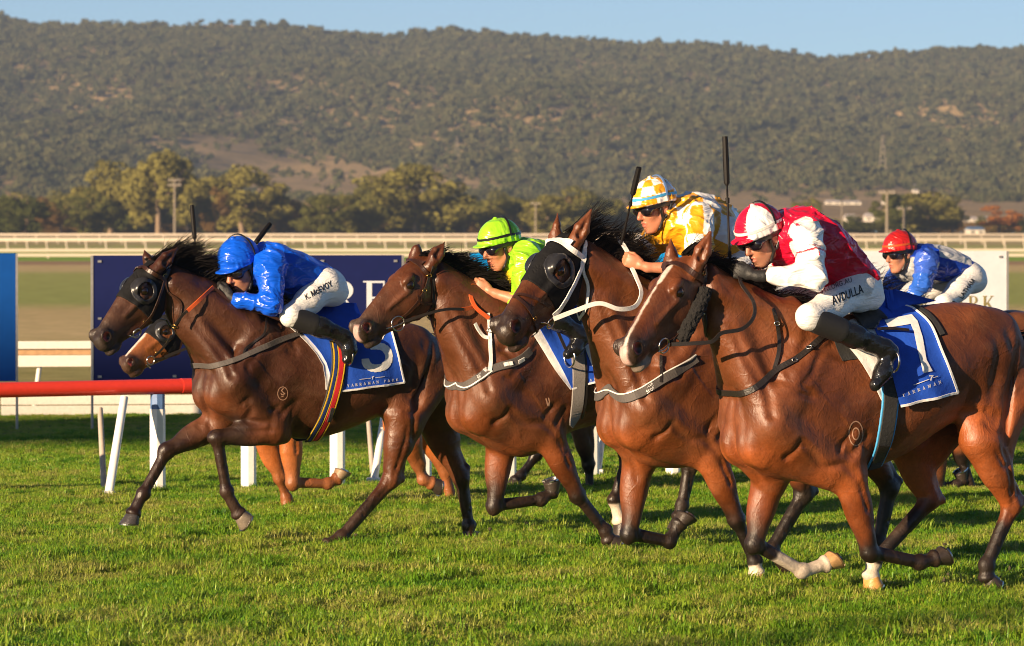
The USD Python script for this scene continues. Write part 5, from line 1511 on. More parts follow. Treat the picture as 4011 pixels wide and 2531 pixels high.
class Rider:
    def __init__(self, horse, sp):
        self.h, self.sp, g = horse, sp, horse.rig
        self.rig = g
        at = lambda p, lat: g.at(p, lat)
        if 'copy' in sp:
            src, sh = sp['copy']
            self.T = [(t + sh, b + sh, w) for t, b, w in src.T]
            self.head_c = src.head_c + sh
            self.arm = {s: [p + sh for p in src.arm[s]] for s in (1, -1)}
            self.leg = {s: [p + sh for p in src.leg[s]] for s in (1, -1)}
        else:
            self.T = [(at(t, 0), at(b, 0), w) for t, b, w in sp['torso']]
            self.head_c = at(sp['head'][0], 0)
            self.arm = {1: [at(p, l) for p, l in sp['armL']], -1: [at(p, l) for p, l in sp['armR']]}
            L = [at(p, l) for p, l in sp['leg']]
            self.leg = {1: L, -1: [p * [1, -1, 1] for p in L]}
        yaw, pitch, roll = (math.radians(a) for a in sp['head'][1])
        X = np.array([math.cos(pitch) * math.cos(yaw), math.cos(pitch) * math.sin(yaw), -math.sin(pitch)])
        Y = norm(np.cross([0, 0, 1.0], X)); Z = np.cross(X, Y)
        Y, Z = Y * math.cos(roll) + Z * math.sin(roll), Z * math.cos(roll) - Y * math.sin(roll)
        self.A = np.array([X, Y, Z])
        self.k = sp.get('headsize', 1.0)
    def H(self, x, y, z): return self.head_c + (np.array([x, y, z]) * self.k) @ self.A
    def to_head(self, v): return (v - self.head_c) @ self.A.T / self.k
    def put(self, name, F, material, parent, color=None, smooth=True, label=None):
        m = F.mesh()
        v = m.vertices
        w = trimesh.Trimesh(self.rig.W(v), m.faces, process=False)
        c = color(np.array(v)) if callable(color) else None
        return part(name, w, material, parent, smooth, c, origin=self.rig.O + self.base, label=label), w
    def skinlist(self, F, rows, n, cap, grow=0.0, sc=1.0):
        R = resample(np.array([np.r_[t, b, w] for t, b, w in rows]), n)
        for q, r in zip(R[:-1], R[1:]):
            F.add(loft((q[:3] + q[3:6]) / 2, (r[:3] + r[3:6]) / 2, (q[:3] - q[3:6]) / 2 * sc, (r[:3] - r[3:6]) / 2 * sc, q[6] * sc + grow, r[6] * sc + grow, cap), .0006)
    def hand(self, F, s, grow=0.0):
        E, Wr, Hd = self.arm[s][1:4]
        d = norm(Hd - Wr)
        u = norm(np.array([.15, 0, 1.0]) - d * (np.array([.15, 0, 1.0]) @ d))
        m = np.cross(d, u) * 1.0
        if m[1] * s > 0: m = -m                                   # the palm faces the horse's neck
        W0 = Hd - d * .055
        F.add(cone(Wr, W0, .027 + grow, .026 + grow), .015)
        F.add(ell(W0 + d * .045, (.052 + grow, .040 + grow, .019 + grow), np.array([d, u, m])), .012)
        for i in range(4):
            ln = (.95, 1.05, 1.0, .85)[i]
            b = W0 + d * .082 + u * (.030 - .0195 * i) + m * .002
            k1 = b + (d * .022 + m * .026) * ln
            k2 = k1 + (-d * .014 + m * .024) * ln
            k3 = k2 + (-d * .022 - m * .004) * ln
            F.add(cone(b - d * .02, b, .0108 + grow, .0112 + grow), .006)
            for a, c, r0, r1 in ((b, k1, .0105, .0098), (k1, k2, .0098, .0088), (k2, k3, .0088, .0078)):
                F.add(cone(a, c, r0 + grow, r1 + grow), .0035)
        t0 = W0 + d * .030 + u * .032 + m * .006
        t1 = t0 + d * .030 + u * .012 + m * .012; t2 = t1 + d * .026 - u * .004 + m * .014
        F.add(cone(t0 - d * .02 - u * .01, t0, .015 + grow, .0135 + grow), .010)
        F.add(cone(t0, t1, .0125 + grow, .0108 + grow), .005); F.add(cone(t1, t2, .0108 + grow, .0088 + grow), .004)
    def build(self):
        sp, g, T, H = self.sp, self.rig, self.T, self.H
        allp = np.array([p for t, b, w in T for p in (t, b)] + self.arm[1] + self.arm[-1] + [self.head_c])
        lo, hi = allp.min(0) - .19, allp.max(0) + .19
        lo[1], hi[1] = min(lo[1], -.36), max(hi[1], .36)
        base = (T[-2][0] + T[-2][1]) / 2
        self.base = g.W(base) - g.O
        P = self.path = thing('person', sp['label'], 'person', g.W(base))
        res = sp.get('res', 1.0)
        # --- body: head, neck, trunk, arms and hands as one surface
        B = self.B = Field(lo, hi, .0058 * res)
        e = lambda c, r, A=self.A: ell(c, np.array(r) * self.k, A)
        k = self.k
        B.add(e(H(-.010, 0, .035), (.098, .076, .100)), .02)
        B.add(e(H(.034, 0, -.040), (.062, .058, .088)), .03)
        B.add(e(H(.030, 0, -.085), (.055, .046, .040)), .02)
        B.add(e(H(.066, 0, -.112), (.024, .022, .019)), .015)
        for s in (1, -1):
            B.add(cone(H(-.005, s * .056, -.045), H(.055, s * .024, -.108), .020 * k, .017 * k), .02)
            B.add(e(H(.060, s * .036, -.030), (.026, .024, .022)), .018)
            B.add(e(H(-.012, s * .079, -.004), (.022, .010, .034)), .006)
            B.sub(e(H(-.006, s * .090, -.004), (.011, .008, .018)), .005)
            B.add(cone(H(.078, s * .012, .030), H(.066, s * .046, .028), .011 * k, .010 * k), .01)
        B.add(cone(H(.084, 0, .018), H(.112, 0, -.032), .0095 * k, .0145 * k), .010)
        for s in (1, -1):
            B.add(e(H(.096, s * .012, -.038), (.012, .008, .008)), .006)
        B.add(e(H(.088, 0, -.066), (.014, .024, .0075)), .005)
        B.add(e(H(.086, 0, -.080), (.013, .021, .0075)), .005)
        B.sub(e(H(.099, 0, -.073), (.012, .020, .0035 + sp.get('mouth', .001))), .003)
        nb = (T[0][0] * .6 + T[0][1] * .4)
        B.add(cone(H(-.03, 0, -.06), nb, .056 * k, .066), .03)
        self.skinlist(B, T, 12, .04, 0, .80)
        for s in (1, -1):
            S, E, Wr, Hd = self.arm[s]
            B.add(cone(S, E, .044, .040), .03); B.add(cone(E, E + (Wr - E) * .3, .040, .041), .02); B.add(cone(E + (Wr - E) * .3, Wr, .041, .027), .02)
            if not sp.get('gloves'):
                self.hand(B, s)
        def skincol(v):
            n = meshkit.fbm(v * 30, 2, 3)[:, None]
            c = np.tile(SKIN * np.array(sp.get('skin', (1, 1, 1))), (len(v), 1)) * (.86 + .28 * n)
            h = self.to_head(v)
            red = np.array((.46, .13, .10))
            lip = smooth01(np.linalg.norm((h - [.094, 0, -.073]) / [.02, .025, .016], axis=1), 1.1, .7)[:, None]
            c = c * (1 - lip * .7) + red * lip * .7
            bl = smooth01(np.linalg.norm((h - [.1, 0, -.02]) / [.03, .03, .04], axis=1), 1.2, .4)[:, None] * .25
            c = c * (1 - bl) + red * bl
            hair = (smooth01(h[:, 0], .0, -.03) * smooth01(h[:, 2], -.05, -.02) * (h[:, 2] > -.06) * (np.abs(h[:, 1]) < .078) * (h[:, 2] < .3) * (np.linalg.norm(h, axis=1) < .2))[:, None]
            c = c * (1 - hair) + np.array((.05, .03, .018)) * hair
            if sp.get('stubble'):
                st = (smooth01(h[:, 2], -.05, -.075) * smooth01(h[:, 0], .0, .02) * (h[:, 2] > -.16) * (np.linalg.norm(h, axis=1) < .2))[:, None] * .35 * (1 - lip)
                c = c * (1 - st) + np.array((.10, .06, .045)) * st
            return c
        self.put('body', B, 'skin', P, skincol)
        if sp.get('gloves'):
            for s in (1, -1):
                E, Wr, Hd = self.arm[s][1:4]
                G = Field(np.minimum(Wr, Hd) - .12, np.maximum(Wr, Hd) + .12, .005)
                self.hand(G, s, .0025)
                G.add(cone(Wr + (E - Wr) * .10, Wr, .034, .031), .01)
                p, _ = self.put('glove', G, 'gaiter', P)
        # --- silks
        J = Field(lo, hi, .0058 * res)
        rows = T[:sp.get('hem', 4) + 1]
        self.skinlist(J, rows, 16, .05, .004, 1.0)
        J.add(cone(nb, nb + norm(H(-.03, 0, -.06) - nb) * .045, .078, .066), .02)
        for s in (1, -1):
            S, E, Wr, Hd = self.arm[s]
            cuff = E + (Wr - E) * sp.get('cuff', .62)
            J.add(ell(S, (.085, .075, .085)), .05)
            J.add(cone(S, S + (E - S) * .55, .078, .070), .05)
            J.add(cone(S + (E - S) * .5, E, .070, .066), .03)
            J.add(cone(E, cuff, .062, .047), .03)
            J.add(cone(cuff - norm(Wr - E) * .012, cuff + norm(Wr - E) * .006, .048, .042), .01)
        near = np.argwhere(np.abs(J.a) < .03)
        q = J.lo + near * J.h
        ax_t = norm((T[3][0] + T[3][1]) - (T[0][0] + T[0][1]))
        armd = np.full(len(q), 9.0); part_s = np.zeros(len(q))
        # folds: long wrinkles running from the arms and along the back
        perp = norm(np.cross(ax_t, [0, 1.0, 0]))
        sd = sp.get('seed', 1)
        warp = (meshkit.fbm(q * 6.0, 2, sd + 40) - .5)[:, None] * .16
        qq = q + warp
        w1 = meshkit.noise(np.stack([qq @ ax_t * 4.0, qq[:, 1] * 8, qq @ perp * 9], 1), sd) - .5
        def crease(u, v, w, s_):
            return (1 - np.abs(2 * meshkit.noise(np.stack([u, v, w], 1), s_) - 1)) ** 4
        c1 = crease(qq @ ax_t * 5.0 + qq @ perp * 4.0, qq[:, 1] * 9, qq @ perp * 11 - qq @ ax_t * 3.0, sd + 5)
        c2 = crease(qq @ ax_t * 13.0, qq[:, 1] * 10 + qq @ perp * 5, qq @ perp * 6, sd + 9)
        J.a[tuple(near.T)] -= (w1 * .020 + c1 * .015 + c2 * .009 - .005).astype(np.float32)
        ta, tb = (T[0][0] + T[0][1]) / 2, (T[4][0] + T[4][1]) / 2
        def where(v):
            """0..1 along the trunk, angle round it, whether on a sleeve (and along it, and round it)."""
            ba = tb - ta
            t = np.clip(((v - ta) @ ba) / (ba @ ba), -.2, 1.2)
            r = v - ta - t[:, None] * ba
            upv = norm(np.cross(ba, [0, 1.0, 0]))
            if upv[2] < 0: upv = -upv
            ang = np.arctan2(r[:, 1], r @ upv)
            best = np.full(len(v), 9.0); al = np.zeros(len(v)); ar = np.zeros(len(v))
            for s in (1, -1):
                S, E, Wr, Hd = self.arm[s]
                for i, (a, b) in enumerate(((S, E), (E, Wr))):
                    u = np.clip(((v - a) @ (b - a)) / ((b - a) @ (b - a)), 0, 1)
                    rr = v - a - u[:, None] * (b - a)
                    dd = np.linalg.norm(rr, axis=1)
                    up = dd < best
                    best = np.where(up, dd, best); al = np.where(up, i + u, al)
                    dv = norm(b - a); e1 = norm(np.cross(dv, [1.0, .2, .1])); e2 = np.cross(dv, e1)
                    ar = np.where(up, np.arctan2(rr @ e1, rr @ e2), ar)
            sleeve = (best < .098) & ((np.abs(v[:, 1]) > .135) | (al > .55))
            return t, ang, sleeve, al, ar, np.linalg.norm(ba)
        pth, self.jmesh = self.put('silks', J, 'silk', P, lambda v: sp['silk'](v, *where(v)))
        # --- breeches
        hips = self.leg[1][0], self.leg[-1][0]
        lp = np.array([p for s in (1, -1) for p in self.leg[s]] + [T[-1][0], T[-1][1], T[-2][0], T[-3][0]])
        lo2, hi2 = lp.min(0) - .17, lp.max(0) + .17
        Q = Field(lo2, hi2, .0068 * res)
        rows = T[max(0, sp.get('hem', 4) - 1):]
        self.skinlist(Q, rows, 10, .06, -.002, .97)
        for s in (1, -1):
            Hp, Kn, An, To = self.leg[s]
            Q.add(ell(Hp + [-.05, -s * .03, .0], (.115, .095, .115)), .06)
            Q.add(cone(Hp, Hp + (Kn - Hp) * .5, .098, .082), .06)
            Q.add(cone(Hp + (Kn - Hp) * .45, Kn, .083, .064), .04)
            Q.add(ell(Kn, (.066, .058, .064)), .03)
            Q.add(cone(Kn, Kn + (An - Kn) * .16, .060, .056), .03)
        near = np.argwhere(np.abs(Q.a) < .03)
        q = Q.lo + near * Q.h
        Q.a[tuple(near.T)] -= ((meshkit.fbm(np.stack([q[:, 0] * 5 + q[:, 2] * 4, q[:, 1] * 9, q[:, 2] * 13], 1), 2, 9) - .5) * .010).astype(np.float32)
        wc = np.array(sp.get('breeches', (.74, .73, .71)))
        pth, self.qmesh = self.put('breeches', Q, 'breeches', P, lambda v: np.tile(wc, (len(v), 1)))
        self.breeches = pth
        # --- boots
        for s in (1, -1):
            Hp, Kn, An, To = self.leg[s]
            pts_ = np.array([Kn, An, To])
            F = Field(pts_.min(0) - .13, pts_.max(0) + .13, .006 * res)
            a = Kn + (An - Kn) * .42
            F.add(cone(a, Kn + (An - Kn) * .62, .066, .062), .02); F.add(cone(Kn + (An - Kn) * .6, An, .061, .050), .03)
            f = norm(To - An); heel = An - f * .0 + norm(An - Kn) * .055
            sole = norm(np.cross(np.cross(f, norm(An - Kn)), f)) 
            F.add(cone(An, heel, .047, .040), .03)
            F.add(cone(heel * .7 + An * .3, An + (To - An) * .62 + sole * .03, .042, .046), .03)
            F.add(cone(An + (To - An) * .6 + sole * .03, To, .045, .032), .03)
            near = np.argwhere(np.abs(F.a) < .03)
            q = F.lo + near * F.h
            F.a[tuple(near.T)] -= ((meshkit.fbm(q * [22, 18, 22], 2, 3) - .5) * .010).astype(np.float32)
            F.sub(ell(An + (To - An) * .55 + sole * .10, (.05, .06, .05)), .02) if False else None
            self.put('boot', F, 'boot', P)
            F = Field(pts_.min(0) - .13, pts_.max(0) + .13, .007 * res)
            F.add(cone(Kn + (An - Kn) * .10, a, .070, .069), .01)
            self.put('gaiter', F, 'gaiter', P)
        # --- helmet, peak, goggles, harness
        hb = np.array([self.head_c - .24, self.head_c + .24])
        C = Field(hb[0], hb[1], .0052 * res)
        X, Y, Z = np.meshgrid(*[a.astype(float) for a in C.ax], indexing='ij', sparse=True)
        Pg = np.stack(np.broadcast_arrays(X, Y, Z), -1)
        hl = self.to_head(Pg)
        q = (hl - [-.006, 0, .045]) / [.133, .104, .122]
        k0 = np.linalg.norm(q, axis=-1); k1 = np.linalg.norm(q / [.133, .104, .122], axis=-1) + 1e-6
        d = k0 * (k0 - 1) / k1
        rim = .030 + .10 * np.clip(-hl[..., 0] - .04, 0, 1) * 0 - .16 * np.clip(-.01 - hl[..., 0], 0, .2)
        low = rim - hl[..., 2]
        wr = (meshkit.noise(np.stack([np.arctan2(hl[..., 1], hl[..., 0]) * 9, hl[..., 2] * 22, hl[..., 0] * 4], -1), 4) - .5) * .012 * smooth01(hl[..., 2], .12, .04)
        C.a = np.maximum(d - wr, low).astype(np.float32)
        C.add(e(H(.112, 0, .036), (.052, .074, .010)), .014)
        C.add(e(H(-.006, 0, .168), (.014, .014, .008)), .004)
        self.put('helmet_cap', C, 'silk', P, lambda v: sp['cap'](self.to_head(v)))
        D = Field(hb[0], hb[1], .0052 * res)
        q = (hl - [-.004, 0, .030]) / [.124, .099, .085]
        k0 = np.linalg.norm(q, axis=-1)
        d = (k0 - 1) * .09
        D.a = np.maximum(np.maximum(d, np.abs(hl[..., 2] - rim + .004) - .020), .0).astype(np.float32)
        D.a = np.maximum(np.maximum(d, (hl[..., 2] - rim - .012)), (rim - .026 - hl[..., 2])).astype(np.float32)
        self.put('helmet_rim', D, 'black_plastic', P)
        band = sp.get('band')
        if band:
            th = np.linspace(0, 2 * np.pi, 49)
            zc = .060 - .16 * np.clip(-.01 - .13 * np.cos(th), 0, .2) + .010
            r_ = np.sqrt(np.clip(1 - ((zc - .045) / .122) ** 2, 0, 1)) + .012
            Pp = np.stack([-.006 + .133 * r_ * np.cos(th), .104 * r_ * np.sin(th), zc], 1)
            Nn = np.stack([np.cos(th), np.sin(th), 0 * th], 1)
            part('helmet_band', ribbon(g.W(self.head_c + (Pp * self.k) @ self.A), g.D(Nn @ self.A), .016, .004), band, P, False, origin=g.O + self.base)
        th = np.linspace(-1.45, 1.45, 28)   # the visor strap up and over the cap
        Gf = Field(hb[0], hb[1], .0045 * res)
        for s in (1, -1):
            Gf.add(e(H(.084, s * .038, .003), (.027, .046, .034)), .012)
            Gf.add(cone(H(.070, s * .070, .008), H(.010, s * .086, .014), .012 * k, .009 * k), .012)
        Gf.sub(e(H(.112, 0, -.028), (.022, .017, .024)), .008)
        self.put('goggles', Gf, 'goggle_lens', P)
        Hn = Field(hb[0], hb[1], .005 * res)
        for s in (1, -1):
            pts_ = [H(.012, s * .086, .035), H(.018, s * .080, -.01), H(.010, s * .073, -.060), H(.030, s * .052, -.108), H(.045, 0, -.132)]
            for a, b in zip(pts_[:-1], pts_[1:]):
                Hn.add(cone(a, b, .0085 * k, .0085 * k), .006)
            pts_ = [H(-.06, s * .085, .02), H(-.035, s * .086, -.02), H(-.005, s * .078, -.055)]
            for a, b in zip(pts_[:-1], pts_[1:]):
                Hn.add(cone(a, b, .009 * k, .009 * k), .006)
        Hn.add(e(H(.044, 0, -.128), (.018, .024, .010)), .01)
        self.put('chin_strap', Hn, 'black_plastic', P)
        if sp.get('strap', True):
            th = np.linspace(math.radians(8), math.radians(172), 30)
            Pp = np.stack([-.02 - .030 * np.sin(th), .1065 * np.cos(th), .045 + .1250 * np.sin(th)], 1)
            Nn = np.stack([0 * th, np.cos(th), np.sin(th)], 1)
            part('goggle_strap', ribbon(g.W(self.head_c + (Pp * self.k) @ self.A), g.D(Nn @ self.A), .012, .004), sp.get('strapmat', 'black_plastic'), P, False, origin=g.O + self.base)
        return self
def whip(horse, p0, lat0, p1, lat1, label, pad=.36):
    g = horse.rig
    a, b = g.W(g.at(p0, lat0)), g.W(g.at(p1, lat1))
    path = thing('riding_whip', label, 'whip', a)
    L = np.linalg.norm(b - a); u = (b - a) / L
    P = np.array([a + u * L * t for t in np.linspace(0, 1 - pad, 8)])
    part('shaft', tube(P, np.linspace(.0075, .0055, 8), 8), 'whip_leather', path, True, origin=a)
    q0, q1 = a + u * L * (1 - pad), b
    part('pad', tube(np.array([q0, q0 + (q1 - q0) * .06, q0 + (q1 - q0) * .5, q1]), [.007, .016, .017, .015], 8), 'whip_leather', path, 30, origin=a)
    for t in (.12, .62 - pad * .3):
        part('collar', tube(np.array([a + u * L * t, a + u * L * (t + .02), a + u * L * (t + .04)]), .011, 8), 'whip_leather', path, 30, origin=a)
# colours of caps and silks
def flat(c): return lambda v, *a: np.tile(np.array(c, float), (len(v), 1))
def capflat(c): return lambda h: np.tile(np.array(c, float), (len(h), 1))
BLUE, LIME, GOLD, WHITE, CRIMSON, ROYAL, LILAC, SILVER, YEL, SCARLET = (.004, .085, .62), (.27, .62, .02), (.74, .33, .012), (.78, .77, .76), (.56, .006, .035), (.008, .045, .40), (.045, .12, .56), (.52, .53, .54), (.72, .55, .02), (.60, .020, .018)
def mixc(m, a, b): return np.where(np.asarray(m)[:, None], np.array(a, float), np.array(b, float))
def silk_lime(v, t, ang, sl, al, ar, L):
    return mixc(~sl & (np.abs(ang) > 2.0) & (t > .0) & (t < .75), YEL, LIME)
def silk_checks(v, t, ang, sl, al, ar, L):
    a = np.where(sl, np.floor(al * 2.6) + np.floor((ar + 3.2) / 1.25), np.floor(t * L / .125 + 20) + np.floor((ang + 3.2) / .82))
    return mixc((a % 2 == 0) | (~sl & (np.abs(ang) > 1.7)) | (sl & (al > 1.15)), GOLD, WHITE)
def silk_crimson(v, t, ang, sl, al, ar, L):
    c = mixc(sl, WHITE, CRIMSON)
    return np.where((sl & (al > .45) & (al < .50))[:, None], np.array((.50, .03, .05)), c)
def silk_royal(v, t, ang, sl, al, ar, L):
    c = mixc((t > .30) & (t < .86) & (np.abs(ang) < 1.25), SILVER, ROYAL)
    c = np.where(((t < .28) & (np.abs(ang) > 1.5))[:, None], np.array(SILVER) * .9, c)
    c = np.where(sl[:, None], np.array((.025, .11, .52)), c)
    return np.where((sl & (al < .75))[:, None], np.array(LILAC), c)
def cap_checks(h):
    a = np.floor((np.arctan2(h[:, 1], h[:, 0] + .006) + 3.2) / .72) + np.floor(np.arccos(np.clip((h[:, 2] - .045) / .125, -1, 1)) / .42)
    c = mixc(a % 2 == 0, GOLD, WHITE)
    return np.where((h[:, 2] < .045)[:, None] & (h[:, 0] > .10)[:, None], np.array(GOLD), c)
def cap_quarters(h):
    a = np.arctan2(h[:, 1], h[:, 0] + .006)
    c = mixc((a > .35) & (a < 1.85) | (a < -1.3) & (a > -2.8), WHITE, CRIMSON)
    return np.where((h[:, 0] > .115)[:, None], np.array(CRIMSON), c)
JA = dict(label='crouching jockey in plain royal blue silks and blue cap, white breeches', head=(R1(1028, 318), (24, 24, 0)), gloves=True, seed=2, stubble=True, headsize=1.2,
    torso=pairs(R1, ((1115, 225), (1085, 425), .115), ((1215, 168), (1195, 455), .185), ((1360, 196), (1330, 505), .180), ((1490, 262), (1425, 500), .160), ((1590, 335), (1500, 530), .165), ((1655, 420), (1580, 560), .13)),
    armL=[(R1(1215, 300), .18), (R1(1225, 548), .26), (R1(1005, 524), .13), (R1(915, 470), .07)], armR=[(R1(1120, 330), -.18), (R1(1080, 540), -.26), (R1(960, 520), -.12), (R1(890, 450), -.07)],
    leg=[(R1(1560, 445), .12), (R1(1345, 620), .27), (R1(1670, 748), .32), (R1(1700, 895), .34)], silk=flat(BLUE), cap=capflat(BLUE), cuff=.92)
JB = dict(label='grinning jockey in lime green silks and lime cap with black band', head=(R3(1112, 284), (2, 14, 0)), seed=4, mouth=.004, headsize=1.08, skin=(1.06, .98, .92),
    torso=pairs(R3, ((1215, 232), (1140, 450), .11), ((1330, 222), (1210, 580), .18), ((1450, 262), (1350, 610), .175), ((1560, 330), (1470, 640), .155), ((1640, 420), (1560, 660), .16), ((1690, 510), (1620, 670), .13)),
    armL=[(R3(1290, 345), .18), (R3(1275, 650), .26), (R3(1085, 592), .13), (R3(985, 548), .08)], armR=[(R3(1140, 410), -.18), (R3(1090, 600), -.24), (R3(1040, 590), -.12), (R3(975, 570), -.07)],
    leg=[(R3(1500, 560), .12), (R3(1290, 640), .27), (RS(2262, 1305)[0:2], .32), (RS(2225, 1388), .34)], silk=silk_lime, cap=capflat(LIME), cuff=.40, band='black_plastic')
JC = dict(label='jockey in yellow and white check silks and checked cap, bare hand on the white rein', head=(R4(1163, 248), (2, 14, 0)), seed=6, mouth=.003, headsize=1.05, skin=(1.05, .95, .9),
    torso=pairs(R4, ((1240, 195), (1190, 450), .12), ((1370, 158), (1330, 530), .19), ((1520, 205), (1470, 600), .185), ((1640, 290), (1600, 640), .165), ((1730, 390), (1690, 670), .17), ((1790, 490), (1760, 680), .14)),
    armL=[(R4(1420, 320), .19), (R4(1430, 610), .28), (R4(1120, 605), .13), (R4(1025, 570), .08)], armR=[(R4(1190, 400), -.18), (R4(1075, 540), -.26), (R4(1010, 540), -.12), (R4(985, 505), -.08)],
    leg=[(R4(1740, 560), .12), (R4(1500, 720), .27), (R4(1840, 880), .32), (R4(1860, 1000), .34)], silk=silk_checks, cap=cap_checks, cuff=.38, band='cyan_trim', strapmat='post_blue')
JD = dict(label='nearest jockey in crimson silks with white sleeves and quartered cap, black gloves', head=(R5(884, 428), (10, 24, 0)), gloves=True, seed=8, mouth=.004, headsize=1.13, stubble=True,
    torso=pairs(R5, ((985, 275), (950, 530), .12), ((1140, 248), (1100, 650), .195), ((1295, 340), (1225, 700), .19), ((1415, 465), (1325, 730), .17), ((1500, 590), (1410, 800), .175), ((1555, 715), (1480, 870), .14)),
    armL=[(R5(1150, 410), .19), (R5(1200, 655), .28), (R5(862, 656), .12), (R5(765, 632), .07)], armR=[(R5(975, 500), -.18), (R5(900, 650), -.26), (R5(800, 650), -.12), (R5(715, 620), -.07)],
    leg=[(R5(1440, 745), .12), (R5(1165, 900), .28), (R5(1610, 1085), .33), (R5(1560, 1305), .35)], silk=silk_crimson, cap=cap_quarters, cuff=.68, band='white_strap')
JE = dict(label='jockey at the back in royal blue and silver silks with a red cap', head=(RE(1048, 872), (2, 8, 0)), seed=10, res=1.25, headsize=1.1,
    torso=pairs(RE, ((1170, 792), (1090, 1070), .12), ((1290, 785), (1240, 1150), .185), ((1480, 800), (1420, 1150), .18), ((1640, 865), (1570, 1130), .16), ((1745, 975), (1670, 1180), .165), ((1805, 1090), (1740, 1240), .13)),
    armL=[(RE(1310, 930), .18), (RE(1275, 1170), .24), (RE(1130, 1350), .13), (RE(1070, 1410), .09)], armR=[(RE(1060, 1020), -.18), (RE(970, 1180), -.24), (RE(900, 1350), -.12), (RE(870, 1410), -.08)],
    leg=[(RE(1740, 1120), .12), (RE(1480, 1360), .26), (RE(1760, 1590), .31), (RE(1750, 1730), .33)], silk=silk_royal, cap=capflat(SCARLET), cuff=.9, gloves=True, band='orange_rein')
RA = Rider(HA, JA).build()
RB = Rider(HB, JB).build()
RC = Rider(HC, JC).build()
RD = Rider(HD, JD).build()
RE_ = Rider(HE, JE).build()
JF = dict(label='jockey in yellow silks almost wholly hidden behind the blue jockey', copy=(RA, np.array([.38, 0, -.17])), head=(None, (10, 20, 0)), seed=12, res=1.5, silk=flat(YEL), cap=capflat(CRIMSON), cuff=.9, gloves=True)
RF_ = Rider(HF, JF)
hf_ = HF.rig.at(R1(775, 530), -.07)
a_ = RF_.arm[-1]
RF_.arm[-1] = [a_[0], (a_[0] * .5 + hf_ * .5) + np.array([0, -.12, -.10]), hf_ * .85 + a_[0] * .15 + np.array([0, -.05, -.06]), hf_]
RF_.build()
whip(HA, R1(905, 455), -.07, R1(1215, 45), -.40, 'black riding whip slanting behind the back of the blue jockey', .3)
whip(HC, R4(960, 470), .08, R4(1068, 10), .30, 'black riding whip held up in front of the checked cap')
whip(HD, R5(700, 640), -.07, R5(668, -175), -.12, 'tallest black riding whip, upright behind the quartered cap')
whip(HF, R1(775, 530), -.07, R1(725, -75), -.10, 'black riding whip upright over the mane of the dark brown horse')
# ------------------------------------------------------------------ tack, cloths and lettering
def P_(R, *a): return [R(*p) for p in a]
def cast_px(mesh, polys, mat_name, parent, origin, name, off=.004, edge=6.0, label=None):
    """Flat shapes outlined in the photograph, laid on a surface."""
    out = []
    for poly in polys:
        m = trimesh.creation.extrude_polygon(poly, .01, engine='earcut')
        v, f = trimesh.remesh.subdivide_to_size(m.vertices, m.faces, edge)
        d = ray(v[:, :2])
        loc, ri, ti = mesh.ray.intersects_location(np.tile(CAM, (len(v), 1)), d, multiple_hits=False)
        Q = np.full((len(v), 3), np.nan); Q[ri] = loc
        N = np.zeros((len(v), 3)); N[ri] = mesh.face_normals[ti]
        ok = ~np.isnan(Q[:, 0])
        if ok.sum() < 4:
            continue
        N[ok] = np.where((N[ok] * d[ok]).sum(1, keepdims=True) > 0, -N[ok], N[ok])
        _, nn = cKDTree(v[ok][:, :2]).query(v[:, :2], k=min(14, ok.sum()))
        Ns = norm(N[ok][nn].mean(1))
        Q[~ok] = 0
        Q = Q + Ns * (off + v[:, 2:3] / .01 * min(.0012, off * .5))
        out.append(trimesh.Trimesh(Q, f[ok[f].all(1)], process=False))
    return part(name, out, mat_name, parent, origin=origin, label=label) if out else None
def cloth(H, name, rows, material, off=.012, cols=26, sub=10, folds=.006, parent=None, wave=3.0, label=None):
    R = np.array([[p[0] + (p[1] - p[0]) * u for u in np.linspace(0, 1, cols)] for p in [(np.array(a), np.array(b)) for a, b in rows]])
    R = np.stack([resample(R[:, j], sub) for j in range(cols)], 1)
    n, c = R.shape[:2]
    q, N = H.lay_grid(R.reshape(-1, 2), off)
    q = q.reshape(n, c, 3)
    for _ in range(2):
        q[1:-1, 1:-1] = (q[:-2, 1:-1] + q[2:, 1:-1] + q[1:-1, :-2] + q[1:-1, 2:]) / 4
    m = q[::-1].copy()
    o = q[0:1].copy(); o[..., 1] = 0
    o = H.F.snap(o.reshape(-1, 3) + [0, 0, .1], off, 8).reshape(1, c, 3)
    mm = q.copy(); mm[..., 1] *= -1
    S = np.concatenate([m, o, mm], 0)
    nr = S.shape[0]
    G = norm(H.F.grad(S.reshape(-1, 3), .015)).reshape(S.shape)
    u, v = np.meshgrid(np.linspace(-1, 1, nr), np.linspace(0, 1, c), indexing='ij')
    w = (np.sin(v * 6.28 * wave + 2.5 * meshkit.noise(S * 4, 3)) * .5 + .5 + meshkit.noise(S * 9, 4) * .6) * folds * np.abs(u) ** 1.2
    S = S + G * w[..., None]
    top, bot = S + G * .0025, S - G * .0015
    idx = np.arange(nr * c).reshape(nr, c)
    quad = np.stack([idx[:-1, :-1], idx[:-1, 1:], idx[1:, 1:], idx[1:, :-1]], -1).reshape(-1, 4)
    K = nr * c
    rim = np.r_[idx[0, :], idx[1:, -1], idx[-1, -2::-1], idx[-2:0:-1, 0]]
    r2 = np.roll(rim, -1)
    side = np.stack([rim, r2, r2 + K, rim + K], 1)
    Q = np.vstack([quad[:, ::-1], quad + K, side])
    V = np.vstack([top.reshape(-1, 3), bot.reshape(-1, 3)])
    mesh = trimesh.Trimesh(H.rig.W(V), np.vstack([Q[:, [0, 1, 2]], Q[:, [0, 2, 3]]]), process=False)
    path = part(name, mesh, material, parent or H.path, 50, origin=H.rig.O, label=label)
    return path, mesh, top, G
